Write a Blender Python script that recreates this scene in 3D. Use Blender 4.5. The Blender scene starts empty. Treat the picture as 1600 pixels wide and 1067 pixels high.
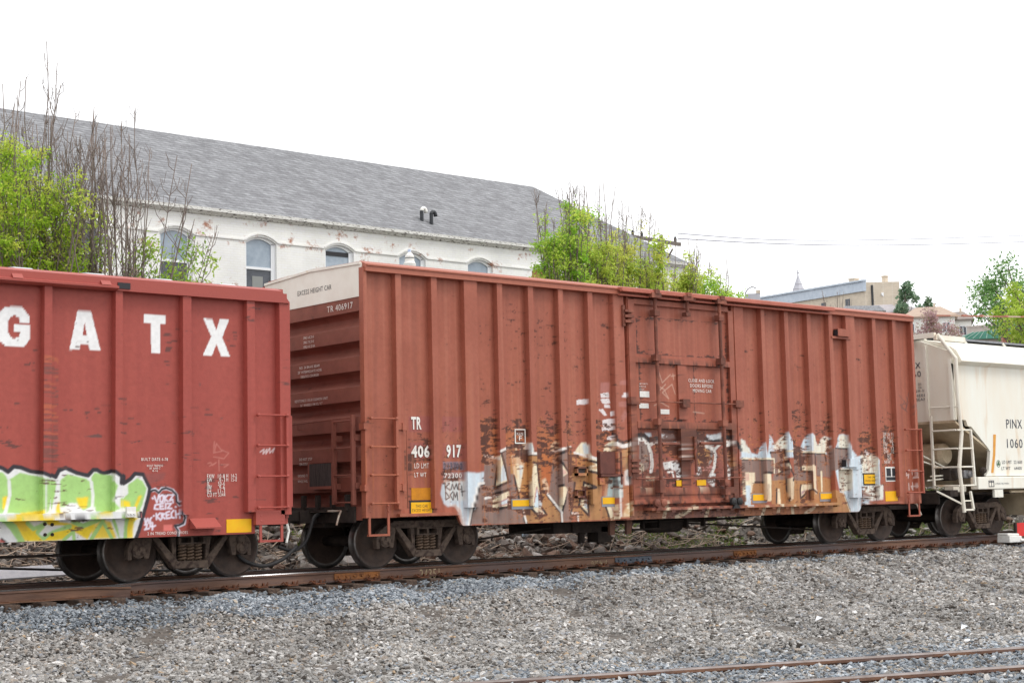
import bpy, bmesh, math, random
import numpy as np
from mathutils import Vector, Matrix
scene=bpy.context.scene
# ---------------------------------------------------------------- camera, sky, sun, exposure
CAM_LOC=(-15.0131,-21.3192,1.0729)
CAM_R=(0.761397,-0.647881,-0.022910)
CAM_U=(-0.047688,-0.091217,0.994689)
CAM_F=(0.646530,0.756260,0.100349)
LENS=55.6416

cd=bpy.data.cameras.new('camera'); cam=bpy.data.objects.new('camera',cd); scene.collection.objects.link(cam)
cd.sensor_width=36; cd.lens=LENS; cd.clip_start=.1; cd.clip_end=4000
cam.matrix_world=Matrix(((CAM_R[0],CAM_U[0],-CAM_F[0],CAM_LOC[0]),(CAM_R[1],CAM_U[1],-CAM_F[1],CAM_LOC[1]),(CAM_R[2],CAM_U[2],-CAM_F[2],CAM_LOC[2]),(0,0,0,1)))
scene.camera=cam
SUN_AZ=math.radians(142); SUN_EL=math.radians(56)      # azimuth clockwise from +Y
w=bpy.data.worlds.new('World'); scene.world=w; w.use_nodes=True
nt=w.node_tree; nt.nodes.clear()
sky=nt.nodes.new('ShaderNodeTexSky'); sky.sky_type='NISHITA'; sky.sun_disc=False; sky.sun_elevation=SUN_EL; sky.sun_rotation=SUN_AZ
hs=nt.nodes.new('ShaderNodeHueSaturation'); hs.inputs['Saturation'].default_value=.12; hs.inputs['Value'].default_value=1
mx=nt.nodes.new('ShaderNodeMix'); mx.data_type='RGBA'; mx.inputs[0].default_value=.82
mx.inputs[7].default_value=(12.6,12.7,12.9,1)            # the even cloud layer
bg=nt.nodes.new('ShaderNodeBackground'); bg.inputs[1].default_value=.1
out=nt.nodes.new('ShaderNodeOutputWorld')
nt.links.new(sky.outputs[0],hs.inputs['Color']); nt.links.new(hs.outputs[0],mx.inputs[6]); nt.links.new(mx.outputs[2],bg.inputs[0]); nt.links.new(bg.outputs[0],out.inputs[0])
ld=bpy.data.lights.new('sun','SUN'); ld.energy=1.3; ld.angle=math.radians(22); ld.color=(1,.97,.93)
sun=bpy.data.objects.new('sun',ld); scene.collection.objects.link(sun)
sd=Vector((math.sin(SUN_AZ)*math.cos(SUN_EL),math.cos(SUN_AZ)*math.cos(SUN_EL),math.sin(SUN_EL)))
sun.rotation_euler=sd.to_track_quat('Z','Y').to_euler()
scene.view_settings.view_transform='Standard'; scene.view_settings.look='None'; scene.view_settings.gamma=1
scene.view_settings.exposure=.35
scene.cycles.max_bounces=6; scene.cycles.diffuse_bounces=3; scene.cycles.glossy_bounces=3; scene.cycles.transparent_max_bounces=6
# ---------------------------------------------------------------- helpers
COL=scene.collection
def lin(c): 
    c=np.asarray(c,float)/255.; return np.where(c<=.04045,c/12.92,((c+.055)/1.055)**2.4)
KA=.98                                                   # photo colour to base colour
def alb(r,g,b): return tuple(float(v) for v in np.minimum(lin((r,g,b))/KA,.86))
def link(o,parent=None):
    COL.objects.link(o)
    if parent is not None: o.parent=parent
    return o
def tag(o,label=None,cat=None,group=None,kind=None):
    for k,v in (('label',label),('category',cat),('group',group),('kind',kind)):
        if v: o[k]=v
    return o
def thing(name,loc,label,cat,group=None,rz=0):
    o=bpy.data.objects.new(name,None); o.empty_display_size=.2; link(o); o.location=loc; o.rotation_euler=(0,0,rz); return tag(o,label,cat,group)
def dup(o,parent=None):
    c=o.copy(); link(c,parent)
    for ch in list(o.children): dup(ch,c)
    return c
MATS={}
def mat(name,c1,c2=None,scale=4,rough=.7,metal=0,bump=0,bscale=30,thr=(.35,.65),stretch=(1,1,1),spec=.4,c3=None,s3=20,t3=(.55,.6)):
    m=bpy.data.materials.new(name); m.use_nodes=True; n=m.node_tree.nodes; l=m.node_tree.links; b=n['Principled BSDF']
    b.inputs['Roughness'].default_value=rough; b.inputs['Metallic'].default_value=metal; b.inputs['Specular IOR Level'].default_value=spec
    tc=n.new('ShaderNodeTexCoord'); mp=n.new('ShaderNodeMapping'); mp.inputs['Scale'].default_value=stretch; l.new(tc.outputs['Object'],mp.inputs[0])
    if c2 is None: b.inputs['Base Color'].default_value=(*c1,1)
    else:
        nz=n.new('ShaderNodeTexNoise'); nz.inputs['Scale'].default_value=scale; nz.inputs['Detail'].default_value=6; nz.inputs['Roughness'].default_value=.65
        l.new(mp.outputs[0],nz.inputs[0]); rp=n.new('ShaderNodeValToRGB'); rp.color_ramp.elements[0].position=thr[0]; rp.color_ramp.elements[1].position=thr[1]
        rp.color_ramp.elements[0].color=(*c1,1); rp.color_ramp.elements[1].color=(*c2,1); l.new(nz.outputs[0],rp.inputs[0]); src=rp.outputs[0]
        if c3 is not None:
            n3=n.new('ShaderNodeTexNoise'); n3.inputs['Scale'].default_value=s3; n3.inputs['Detail'].default_value=5; l.new(mp.outputs[0],n3.inputs[0])
            r3=n.new('ShaderNodeValToRGB'); r3.color_ramp.elements[0].position=t3[0]; r3.color_ramp.elements[1].position=t3[1]; l.new(n3.outputs[0],r3.inputs[0])
            mm=n.new('ShaderNodeMix'); mm.data_type='RGBA'; mm.inputs[7].default_value=(*c3,1); l.new(r3.outputs[0],mm.inputs[0]); l.new(src,mm.inputs[6]); src=mm.outputs[2]
        l.new(src,b.inputs['Base Color'])
    if bump:
        nb=n.new('ShaderNodeTexNoise'); nb.inputs['Scale'].default_value=bscale; nb.inputs['Detail'].default_value=4; l.new(mp.outputs[0],nb.inputs[0])
        bp=n.new('ShaderNodeBump'); bp.inputs['Strength'].default_value=bump; bp.inputs['Distance'].default_value=.02; l.new(nb.outputs[0],bp.inputs['Height']); l.new(bp.outputs[0],b.inputs['Normal'])
    MATS[name]=m; return m
def attr_mat(name,rough=.55,instancer=False,bump=.12,bscale=14,mul=None):
    m=bpy.data.materials.new(name); m.use_nodes=True; n=m.node_tree.nodes; l=m.node_tree.links; b=n['Principled BSDF']
    b.inputs['Roughness'].default_value=rough; b.inputs['Specular IOR Level'].default_value=.35
    a=n.new('ShaderNodeAttribute'); a.attribute_name='Col'; a.attribute_type='INSTANCER' if instancer else 'GEOMETRY'
    tc=n.new('ShaderNodeTexCoord')
    nz=n.new('ShaderNodeTexNoise'); nz.inputs['Scale'].default_value=bscale; nz.inputs['Detail'].default_value=6; l.new(tc.outputs['Object'],nz.inputs[0])
    if mul:
        mr=n.new('ShaderNodeMapRange'); mr.inputs[1].default_value=.3; mr.inputs[2].default_value=.7; mr.inputs[3].default_value=mul[0]; mr.inputs[4].default_value=mul[1]; l.new(nz.outputs[0],mr.inputs[0])
        vm=n.new('ShaderNodeVectorMath'); vm.operation='SCALE'; l.new(a.outputs['Color'],vm.inputs[0]); l.new(mr.outputs[0],vm.inputs['Scale']); l.new(vm.outputs[0],b.inputs['Base Color'])
    else: l.new(a.outputs['Color'],b.inputs['Base Color'])
    if bump:
        bp=n.new('ShaderNodeBump'); bp.inputs['Strength'].default_value=bump; bp.inputs['Distance'].default_value=.02; l.new(nz.outputs[0],bp.inputs['Height']); l.new(bp.outputs[0],b.inputs['Normal'])
    MATS[name]=m; return m
class MB:
    "collects polygons and links them as one mesh object"
    def __init__(s): s.v=[];s.f=[];s.mi=[];s.cur=0
    def add(s,vs,fs):
        o=len(s.v); s.v.extend(tuple(map(float,v)) for v in vs); s.f.extend(tuple(o+i for i in f) for f in fs); s.mi.extend([s.cur]*len(fs)); return s
    def box(s,x0,x1,y0,y1,z0,z1,seg=0):
        ax=[x1-x0,y1-y0,z1-z0]; k=ax.index(max(ax)); n=max(1,int(ax[k]/seg)) if seg else 1
        lo=(x0,y0,z0); hi=(x1,y1,z1); a,b=[i for i in range(3) if i!=k]
        vs=[]
        for i in range(n+1):
            for (p,q) in ((0,0),(1,0),(1,1),(0,1)):
                v=[0,0,0]; v[k]=lo[k]+(hi[k]-lo[k])*i/n; v[a]=(lo,hi)[p][a]; v[b]=(lo,hi)[q][b]; vs.append(v)
        fs=[(3,2,1,0),tuple(4*n+j for j in range(4))]
        for i in range(n):
            for j in range(4): fs.append((4*i+j,4*i+(j+1)%4,4*i+4+(j+1)%4,4*i+4+j))
        if k==1: fs=[f[::-1] for f in fs]
        return s.add(vs,fs)
    def prism(s,pts,a0,a1,axis='Y'):
        "polygon pts extruded along an axis: Y uses (x,z), X uses (y,z), Z uses (x,y)"
        n=len(pts)
        def P(p,a): return {'Y':(p[0],a,p[1]),'X':(a,p[0],p[1]),'Z':(p[0],p[1],a)}[axis]
        area=sum(pts[i][0]*pts[(i+1)%n][1]-pts[(i+1)%n][0]*pts[i][1] for i in range(n))
        if (area<0)^(axis=='Y'): pts=pts[::-1]
        vs=[P(p,a0) for p in pts]+[P(p,a1) for p in pts]
        fs=[tuple(range(n))[::-1],tuple(range(n,2*n))]+[(i,(i+1)%n,n+(i+1)%n,n+i) for i in range(n)]
        return s.add(vs,fs)
    def tube(s,path,r,n=7,cap=True):
        path=[Vector(p) for p in path]; rr=r if isinstance(r,(list,tuple)) else [r]*len(path); vs=[];fs=[]; prev=None
        for i,p in enumerate(path):
            d=(path[min(i+1,len(path)-1)]-path[max(i-1,0)])
            if d.length<1e-9: d=Vector((0,0,1))
            d.normalize()
            u=prev if prev is not None else (Vector((0,0,1)) if abs(d.z)<.9 else Vector((1,0,0)))
            u=(u-d*u.dot(d)).normalized(); prev=u; v=d.cross(u)
            for k in range(n):
                t=2*math.pi*k/n; vs.append(p+u*(rr[i]*math.cos(t))+v*(rr[i]*math.sin(t)))
        for i in range(len(path)-1):
            for k in range(n): fs.append((i*n+k,i*n+(k+1)%n,(i+1)*n+(k+1)%n,(i+1)*n+k))
        if cap: fs.append(tuple(range(n))[::-1]); fs.append(tuple((len(path)-1)*n+k for k in range(n)))
        return s.add(vs,fs)
    def bar(s,p0,p1,w,h,up=(0,0,1)):
        p0=Vector(p0);p1=Vector(p1); d=(p1-p0).normalized(); u=Vector(up); u=(u-d*u.dot(d))
        if u.length<1e-6: u=Vector((1,0,0))-d*d.x
        u.normalize(); v=d.cross(u); vs=[]
        for p in (p0,p1):
            for a,b in ((-1,-1),(1,-1),(1,1),(-1,1)): vs.append(p+v*(a*w/2)+u*(b*h/2))
        return s.add(vs,[(3,2,1,0),(4,5,6,7),(0,1,5,4),(1,2,6,5),(2,3,7,6),(3,0,4,7)])
    def lathe(s,prof,c,axis='Y',n=24):
        "prof: (radius, offset along the axis)"
        vs=[];fs=[];m=len(prof)
        for k in range(n):
            t=2*math.pi*k/n; ct,st=math.cos(t),math.sin(t)
            for r,a in prof:
                vs.append({'Y':(c[0]+r*ct,c[1]+a,c[2]+r*st),'Z':(c[0]+r*ct,c[1]+r*st,c[2]+a),'X':(c[0]+a,c[1]+r*ct,c[2]+r*st)}[axis])
        for k in range(n):
            k2=(k+1)%n
            for i in range(m-1):
                f=(k*m+i,k*m+i+1,k2*m+i+1,k2*m+i); fs.append(f if axis=='Y' else f[::-1])
        return s.add(vs,fs)
    def build(s,name,m,parent=None,smooth=False,bevel=0,col=None):
        me=bpy.data.meshes.new(name); me.from_pydata(s.v,[],s.f)
        for q in (m if isinstance(m,(list,tuple)) else [m]): me.materials.append(q)
        if len(me.materials)>1: me.polygons.foreach_set('material_index',s.mi)
        if smooth: me.polygons.foreach_set('use_smooth',[True]*len(me.polygons))
        me.update()
        bm=bmesh.new(); bm.from_mesh(me); bmesh.ops.recalc_face_normals(bm,faces=bm.faces); bm.to_mesh(me); bm.free()
        if col is not None: set_col(me,col(np.array(s.v)))
        o=link(bpy.data.objects.new(name,me),parent)
        if bevel:
            bv=o.modifiers.new('bevel','BEVEL'); bv.width=bevel; bv.segments=2; bv.limit_method='ANGLE'; bv.angle_limit=math.radians(40)
        return o
def set_col(me,c):
    a=me.color_attributes.new('Col','FLOAT_COLOR','POINT'); c=np.asarray(c,np.float32)
    a.data.foreach_set('color',np.concatenate([c,np.ones((len(c),1),np.float32)],1).ravel())
def grid_obj(name,P,m,parent=None,col=None,smooth=False,flip=False):
    nr,nc=P.shape[:2]; idx=np.arange(nr*nc).reshape(nr,nc)
    q=np.stack([idx[:-1,:-1],idx[:-1,1:],idx[1:,1:],idx[1:,:-1]],-1).reshape(-1,4)
    if flip: q=q[:,::-1]
    return raw_mesh(name,P.reshape(-1,3),q,m,parent,col,smooth)
def raw_mesh(name,V,Q,m,parent=None,col=None,smooth=False):
    me=bpy.data.meshes.new(name); k=Q.shape[1]
    me.vertices.add(len(V)); me.vertices.foreach_set('co',np.ascontiguousarray(V,np.float32).ravel())
    me.loops.add(Q.size); me.loops.foreach_set('vertex_index',np.ascontiguousarray(Q,np.int32).ravel())
    me.polygons.add(len(Q)); me.polygons.foreach_set('loop_start',np.arange(0,Q.size,k,dtype=np.int32))
    me.polygons.foreach_set('use_smooth',np.full(len(Q),smooth)); me.update(calc_edges=True)
    for q in (m if isinstance(m,(list,tuple)) else [m]): me.materials.append(q)
    if col is not None: set_col(me,col)
    return link(bpy.data.objects.new(name,me),parent)
def vnoise(h,wd,cy,cx,seed,oct=4,gain=.5):
    rng=np.random.default_rng(seed); out=np.zeros((h,wd)); amp=1;tot=0
    for o in range(oct):
        gy=max(2,int(h/cy)+3); gx=max(2,int(wd/cx)+3); g=rng.random((gy,gx))
        y=np.arange(h)/cy; x=np.arange(wd)/cx; iy=y.astype(int);ix=x.astype(int); fy=y-iy; fx=x-ix
        fy=fy*fy*(3-2*fy); fx=fx*fx*(3-2*fx)
        a=g[iy][:,ix];b=g[iy][:,ix+1];c=g[iy+1][:,ix];d=g[iy+1][:,ix+1]
        out+=amp*((a*(1-fx)+b*fx)*(1-fy)[:,None]+(c*(1-fx)+d*fx)*fy[:,None]); tot+=amp; amp*=gain; cy=max(1.01,cy/2); cx=max(1.01,cx/2)
    return out/tot
def sstep(a,b,x):
    t=np.clip((x-a)/(b-a),0,1); return t*t*(3-2*t)
class Paint:
    "coats of paint on a car side: a table of base colours over (x, z) in metres"
    def __init__(s,x0,x1,z0,z1,res,base):
        s.x0,s.z0,s.res=x0,z0,res; s.w=int((x1-x0)/res)+1; s.h=int((z1-z0)/res)+1
        s.a=np.empty((s.h,s.w,3)); s.a[:]=alb(*base)
        s.X=s.x0+np.arange(s.w)*res; s.Z=s.z0+np.arange(s.h)*res
    def blend(s,m,c,sl=None):
        t=s.a if sl is None else s.a[sl]; t[:]=t*(1-m[...,None])+np.array(alb(*c))*m[...,None]
    def mask(s,pts):
        P=np.array(pts); pad=3
        i0=max(0,int((P[:,1].min()-s.z0)/s.res)-pad); i1=min(s.h,int((P[:,1].max()-s.z0)/s.res)+pad+1)
        j0=max(0,int((P[:,0].min()-s.x0)/s.res)-pad); j1=min(s.w,int((P[:,0].max()-s.x0)/s.res)+pad+1)
        return i0,i1,j0,j1
    def poly(s,c,pts,alpha=1,soft=1):
        i0,i1,j0,j1=s.mask(pts)
        if i1<=i0 or j1<=j0: return
        X,Z=np.meshgrid(s.X[j0:j1],s.Z[i0:i1]); ins=np.zeros(X.shape,bool); n=len(pts)
        for k in range(n):
            xa,za=pts[k];xb,zb=pts[(k+1)%n]
            if za==zb: continue
            c1=(za>Z)!=(zb>Z); ins^=c1&(X<(xb-xa)*(Z-za)/(zb-za)+xa)
        m=ins.astype(float)
        for _ in range(soft):
            p=np.pad(m,1,mode='edge'); m=(p[:-2,1:-1]+p[2:,1:-1]+p[1:-1,:-2]+p[1:-1,2:]+2*m)/6
        s.blend(m*alpha,c,(slice(i0,i1),slice(j0,j1)))
    def stroke(s,c,pts,wd,alpha=1,soft=.5):
        P=list(pts); hw=wd/2
        Q=[(x+dx,z+dz) for x,z in P for dx in(-wd,wd) for dz in(-wd,wd)]; i0,i1,j0,j1=s.mask(Q)
        if i1<=i0 or j1<=j0: return
        X,Z=np.meshgrid(s.X[j0:j1],s.Z[i0:i1]); d=np.full(X.shape,9.)
        for (xa,za),(xb,zb) in zip(P[:-1],P[1:]):
            L=(xb-xa)**2+(zb-za)**2+1e-12; t=np.clip(((X-xa)*(xb-xa)+(Z-za)*(zb-za))/L,0,1)
            d=np.minimum(d,np.hypot(X-xa-t*(xb-xa),Z-za-t*(zb-za)))
        m=np.clip((hw-d)/(s.res*1.2)+.5,0,1); s.blend(m*alpha,c,(slice(i0,i1),slice(j0,j1)))
    def sample(s,x,z):
        u=np.clip((np.asarray(x)-s.x0)/s.res,0,s.w-1.001); v=np.clip((np.asarray(z)-s.z0)/s.res,0,s.h-1.001)
        i=v.astype(int);j=u.astype(int);fy=(v-i)[...,None];fx=(u-j)[...,None];a=s.a
        return (a[i,j]*(1-fx)+a[i,j+1]*fx)*(1-fy)+(a[i+1,j]*(1-fx)+a[i+1,j+1]*fx)*fy
def text_mesh(items,name,m,parent,face='Y',bold=0.):
    "items: (string, (a0,z1), (a1,z0), plane): lettering fitted into a rectangle on a wall facing -Y or -X"
    V=[];F=[]
    for (st,(a0,z1),(a1,z0),pl) in items:
        cu=bpy.data.curves.new('t','FONT'); cu.body=st; cu.resolution_u=2; cu.offset=bold; cu.space_character=1.12; ob=bpy.data.objects.new('t',cu)
        me=ob.to_mesh(); vs=np.array([v.co[:] for v in me.vertices]) if len(me.vertices) else np.zeros((0,3)); fs=[tuple(p.vertices) for p in me.polygons]
        ob.to_mesh_clear(); bpy.data.objects.remove(ob); bpy.data.curves.remove(cu)
        if not len(vs): continue
        lo=vs.min(0);hi=vs.max(0); u=(vs[:,0]-lo[0])/max(1e-6,hi[0]-lo[0]); v=(vs[:,1]-lo[1])/max(1e-6,hi[1]-lo[1])
        A=a0+(a1-a0)*u; Z=z0+(z1-z0)*v; o=len(V)
        V+= [(a,pl,z) for a,z in zip(A,Z)] if face=='Y' else [(pl,a,z) for a,z in zip(A,Z)]
        F+= [tuple(o+i for i in f) for f in fs]
    me=bpy.data.meshes.new(name); me.from_pydata(V,[],F); me.materials.append(m); me.update()
    return link(bpy.data.objects.new(name,me),parent)
# ---------------------------------------------------------------- common materials
M_rail=mat('rail_rust',alb(92,66,54),alb(134,98,76),scale=2.5,rough=.6,bump=.3,c3=alb(96,84,84),s3=1.1,t3=(.45,.7),stretch=(.35,3,3))
M_shine=mat('rail_top',alb(225,226,230),alb(190,188,188),scale=3,rough=.2,metal=.9,stretch=(.3,6,1))
M_dull=mat('rail_top_dull',alb(128,120,118),alb(98,88,84),scale=3,rough=.5,metal=.4)
M_tie=mat('old_timber',alb(62,50,44),alb(98,80,68),scale=9,rough=.9,bump=.5,stretch=(3,.4,3))
M_plate=mat('tie_plate_rust',alb(78,50,38),alb(125,76,50),scale=15,rough=.85,bump=.3)
M_truck=mat('truck_steel',alb(74,62,55),alb(104,88,76),scale=7,rough=.85,bump=.35,c3=alb(60,46,40),s3=12,t3=(.5,.65))
M_wheel=mat('wheel_steel',alb(58,47,42),alb(82,66,57),scale=5,rough=.7,bump=.2)
M_rim=mat('wheel_tread',alb(125,122,120),alb(90,84,80),scale=5,rough=.35,metal=.8)
M_spring=mat('spring_steel',alb(88,72,60),alb(118,96,78),scale=12,rough=.8)
M_under=mat('under_grime',alb(44,38,36),alb(66,56,50),scale=6,rough=.9,bump=.3)
M_hose=mat('rubber',alb(34,33,34),alb(52,50,50),scale=9,rough=.6)
M_white=mat('white_paint',alb(238,236,232),alb(222,218,212),scale=20,rough=.6)
M_letter=mat('white_stencil',alb(240,236,230),alb(215,200,190),scale=6,rough=.6,thr=(.4,.75))
M_black=mat('black_stencil',alb(45,44,48),rough=.6)
M_yellow=mat('reflector_yellow',alb(246,186,16),alb(236,172,20),scale=8,rough=.5)
M_paint=attr_mat('car_paint',.5,mul=(.93,1.06))
# ---------------------------------------------------------------- ground
def gz(x,y):
    x=np.asarray(x,float);y=np.asarray(y,float)
    base=-.70+.34*sstep(2,22,x)*sstep(-14,-4,y)
    z=base+(-.315-base)*sstep(-3.2,-.35,y)
    z=z-.14*sstep(3.1,4.0,y)+ 2.45*sstep(3.9,9.5,y)
    r=np.hypot(x+15,y+21); ang=np.degrees(np.arctan2(x+15,y+21))
    hill=(6.2*sstep(52,78,r)+12*sstep(90,250,r))*sstep(44,52,ang)*sstep(8,24,y)
    return z+hill
def gbump(x,y): return .028*np.sin(x*1.9+y*.7)*np.sin(y*2.3-x*.6)+.02*np.sin(x*4.3-y*3.1)
M_ground=mat('gravel_ground',alb(84,79,74),alb(112,106,100),scale=22,rough=.95,bump=.8,bscale=40,c3=alb(70,65,60),s3=9,t3=(.45,.7))  # base colour darkened so the gaps between the stones read as shadow
xs=np.concatenate([np.linspace(-900,-40,20),np.arange(-36,60,.8),np.linspace(62,160,40),np.linspace(170,900,30)])
ys=np.concatenate([np.linspace(-900,-30,20),np.arange(-28,14,.4),np.linspace(15,70,40),np.linspace(80,900,40)])
GX,GY=np.meshgrid(xs,ys); g=grid_obj('ground',np.stack([GX,GY,gz(GX,GY)-.03],-1),M_ground,smooth=True); tag(g,kind='structure')
# ---------------------------------------------------------------- main track
TY=1.56; RAIL_Y=(.80,2.32)
def rail_profile(): # (y,z) of a rail about its centre line, top at 0
    return [(-.07,-.185),(.07,-.185),(.07,-.173),(.014,-.155),(.010,-.055),(.036,-.045),(.036,-.016),(.024,0),(-.024,0),(-.036,-.016),(-.036,-.045),(-.010,-.055),(-.014,-.155),(-.07,-.173)]
def rail(mb,pts,cap=True):
    prof=rail_profile(); n=len(prof); vs=[];fs=[];mi=[]
    for i,(x,y,z) in enumerate(pts):
        a=pts[max(i-1,0)];b=pts[min(i+1,len(pts)-1)]; dx,dy=b[0]-a[0],b[1]-a[1]; L=math.hypot(dx,dy); nx,ny=-dy/L,dx/L
        for (o,h) in prof: vs.append((x+nx*o,y+ny*o,z+h))
    for i in range(len(pts)-1):
        for k in range(n): fs.append((i*n+k,i*n+(k+1)%n,(i+1)*n+(k+1)%n,(i+1)*n+k)); mi.append(1 if k in (6,7,8) else 0)
    fs.append(tuple(range(n))[::-1]); mi.append(0); fs.append(tuple((len(pts)-1)*n+k for k in range(n))); mi.append(0)
    o=len(mb.v); mb.v.extend(vs); mb.f.extend(tuple(o+i for i in f) for f in fs); mb.mi.extend(mi)
track=thing('railway_track',(0,0,0),'rusty railway track under the freight train','railway track')
def rail_dip(x): # the near rail sags and kinks at the joint under the left car
    return -.035*math.exp(-((x+4.3)/.45)**2)-.02*sstep(-4.0,-5.0,x)
def rail_kink(x): return float(-.05*sstep(-3.9,-5.2,x))
for y in RAIL_Y:
    mb=MB(); X=[-40]+list(np.arange(-9,-2,.15))+list(np.arange(-2,40,4))+[150]
    rail(mb,[(x,y+(rail_kink(x) if y<1 else 0),float(rail_dip(x)) if y<1 else 0) for x in X]); mb.build('rail',[M_rail,M_shine],track,smooth=False)
# guard/closure rail lying against the near rail at the left joint
mb=MB(); rail(mb,[(x,.665+(.02*float(sstep(-4.6,-3.9,x))),-.018-.03*float(sstep(-4.6,-3.8,x))) for x in np.arange(-10,-3.75,.15)]); mb.build('guard_rail',[M_rail,M_shine],track)
tie0=plate0=None; rnd=random.Random(4)
txs=[-9.6+.535*i for i in range(95)]
for i,x in enumerate(txs):
    if tie0 is None:
        mb=MB(); mb.box(-.115,.115,-1.30,1.30,-.37,-.20); tie0=mb.build('tie',M_tie,track,bevel=.012)
        mb=MB(); mb.box(-.095,.095,-.955,-.575,-.199,-.180); 
        for sx in (-.06,.06):
            for sy in (-.855,-.66): mb.box(sx-.014,sx+.014,sy-.02,sy+.02,-.18,-.135)
        mb.tube([(-.15,-.84,-.165),(-.13,-.87,-.14),(-.09,-.88,-.17),(-.05,-.86,-.19)],.014,5); mb.tube([(.15,-.84,-.165),(.13,-.88,-.13),(.1,-.88,-.17)],.013,5)
        plate0=mb.build('tie_plate',M_plate,tie0); t=tie0
    else: t=dup(tie0,track)
    t.location=(x+rnd.uniform(-.03,.03),TY+rnd.uniform(-.06,.05),rnd.uniform(-.012,.004)); t.rotation_euler=(0,0,rnd.uniform(-.012,.012))
    for ch in t.children: ch.location=(0,TY-t.location.y,-t.location.z)
M_barold=mat('joint_bar_rust',alb(110,72,46),alb(160,104,58),scale=9,rough=.85,bump=.4)
M_barnew=mat('joint_bar_steel',alb(70,76,86),alb(96,102,112),scale=9,rough=.6)
def joint(x0,x1,m):
    mb=MB(); mb.prism([(-.038,-.06),(-.018,-.05),(-.014,-.15),(-.045,-.17),(-.055,-.15),(-.036,-.10)],x0,x1,'X')
    n=6
    for k in range(n):
        x=x0+(x1-x0)*(k+.5)/n; mb.lathe([(0,-.035),(.016,-.035),(.020,-.02),(.020,.0)],(x,-.038,-.105),n=8)
    o=mb.build('joint_bar',m,track); o.location=(0,RAIL_Y[0],0); return o
for a,b,m in (((-0.665,0.05)[0],(0.185,-0.04)[0],M_barold),((5.802,-0.029)[0],(6.718,-0.042)[0],M_barnew),((9.204,0.049)[0],(9.825,0.026)[0],M_barold)):
    joint(a+.55,b+.62,m)
text_mesh([('24351',[(1.662,-0.058),(2.092,-0.221)][0],[(1.662,-0.058),(2.092,-0.221)][1],.782),('136 RE-HH-11P',[(5.731,-0.084),(6.146,-0.198)][0],[(5.731,-0.084),(6.146,-0.198)][1],.782),('24351',[(11.938,-0.096),(12.276,-0.205)][0],[(11.938,-0.096),(12.276,-0.205)][1],.782)],'chalk_mark',mat('old_chalk',alb(204,188,150),alb(150,126,100),scale=40,rough=.8),track)
# ---------------------------------------------------------------- siding in the gravel, lower right
sd_=thing('railway_track',(0,0,0),'nearer pair of thin rails sunk in the gravel at the bottom right','railway track')
for pts in ([(-6.126,-9.574),(-3.718,-9.948),(-1.703,-10.745),(0.594,-11.557),(3.118,-12.474)], [(-6.258,-10.76),(-3.89,-11.452),(-2.244,-12.195),(-1.045,-12.571),(0.873,-13.306)]):
    (xa,ya),(xb,yb)=pts[1],pts[3]; dx,dy=xb-xa,yb-ya
    mb=MB(); P=[(xa+dx*t,ya+dy*t,-.63) for t in (-6,-3,-1,0,.5,1,1.5,2,3,5,8)]
    rail(mb,P); mb.build('rail',[M_rail,M_dull],sd_)
SID=((-3.718,-9.948),(0.594,-11.557),(-1.045,-12.571))
# ---------------------------------------------------------------- main boxcar
L=15.24; PY=.11; SH=.78          # length, panel depth behind the post faces, sideways slant of a post flank in the paint table
BR=(162,93,74)                  # weathered boxcar red
P=Paint(-.3,15.6,.4,5.3,.01,BR)
XX,ZZ=np.meshgrid(P.X,P.Z)
n1=vnoise(P.h,P.w,40,60,11); n2=vnoise(P.h,P.w,6,14,12); n3=vnoise(P.h,P.w,300,12,13)
P.blend(np.clip((n1-.4)*1.2,0,.4),(146,79,61)); P.blend(np.clip((n3-.5)*1.6,0,.35)*sstep(4.6,2.2,ZZ),(170,100,72))
P.blend(.35*sstep(2.6,1.2,ZZ)*np.clip(n1*1.4,0,1),(160,84,58))
LB=(206,221,230);CR=(236,222,192);MV=(138,116,108);OC=(178,130,84);DK=(50,46,48);WH=(236,232,226);RU=(78,46,38);OR=(196,122,70);TN=(166,120,92)
PL,ST=P.poly,P.stroke
# first paint coats: stencil patches, then the graffiti, left to right
for q in ([(0.885,2.537),(1.364,2.545),(1.358,2.279),(0.88,2.274)],[(0.91,2.098),(1.371,2.101),(1.365,1.827),(0.904,1.827)],[(1.607,2.544),(2.103,2.552),(2.096,2.287),(1.601,2.281)],[(1.614,2.088),(2.127,2.092),(2.12,1.827),(1.608,1.827)]): PL((152,84,80),q,.7)
PL((122,122,138),[(1.607,1.772),(2.119,1.771),(2.115,1.626),(1.603,1.629)],.75); PL((172,176,184),[(1.603,1.593),(2.114,1.59),(2.111,1.465),(1.6,1.47)],.4)
PL(LB,[(1.756,1.441),(1.581,1.401),(1.542,1.224),(1.607,1.059),(1.693,1.002),(1.852,1.041),(1.973,0.942),(2.038,0.678),(2.198,0.674),(2.199,0.715),(2.487,0.708),(2.512,1.602),(2.366,1.575),(2.079,1.599),(2.075,1.438)],.95,4)
PL((228,226,214),[(1.617,1.47),(2.076,1.466),(2.066,1.106),(1.644,1.113)],.5,6)
PL(WH,[(1.676,1.03),(1.853,1.054),(1.992,0.963),(2.055,0.664),(1.991,0.666),(1.937,0.887),(1.834,1)],.5,2)
PL((150,100,86),[(0.928,1.327),(1.371,1.322),(1.367,1.131),(0.924,1.139)],1)
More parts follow.
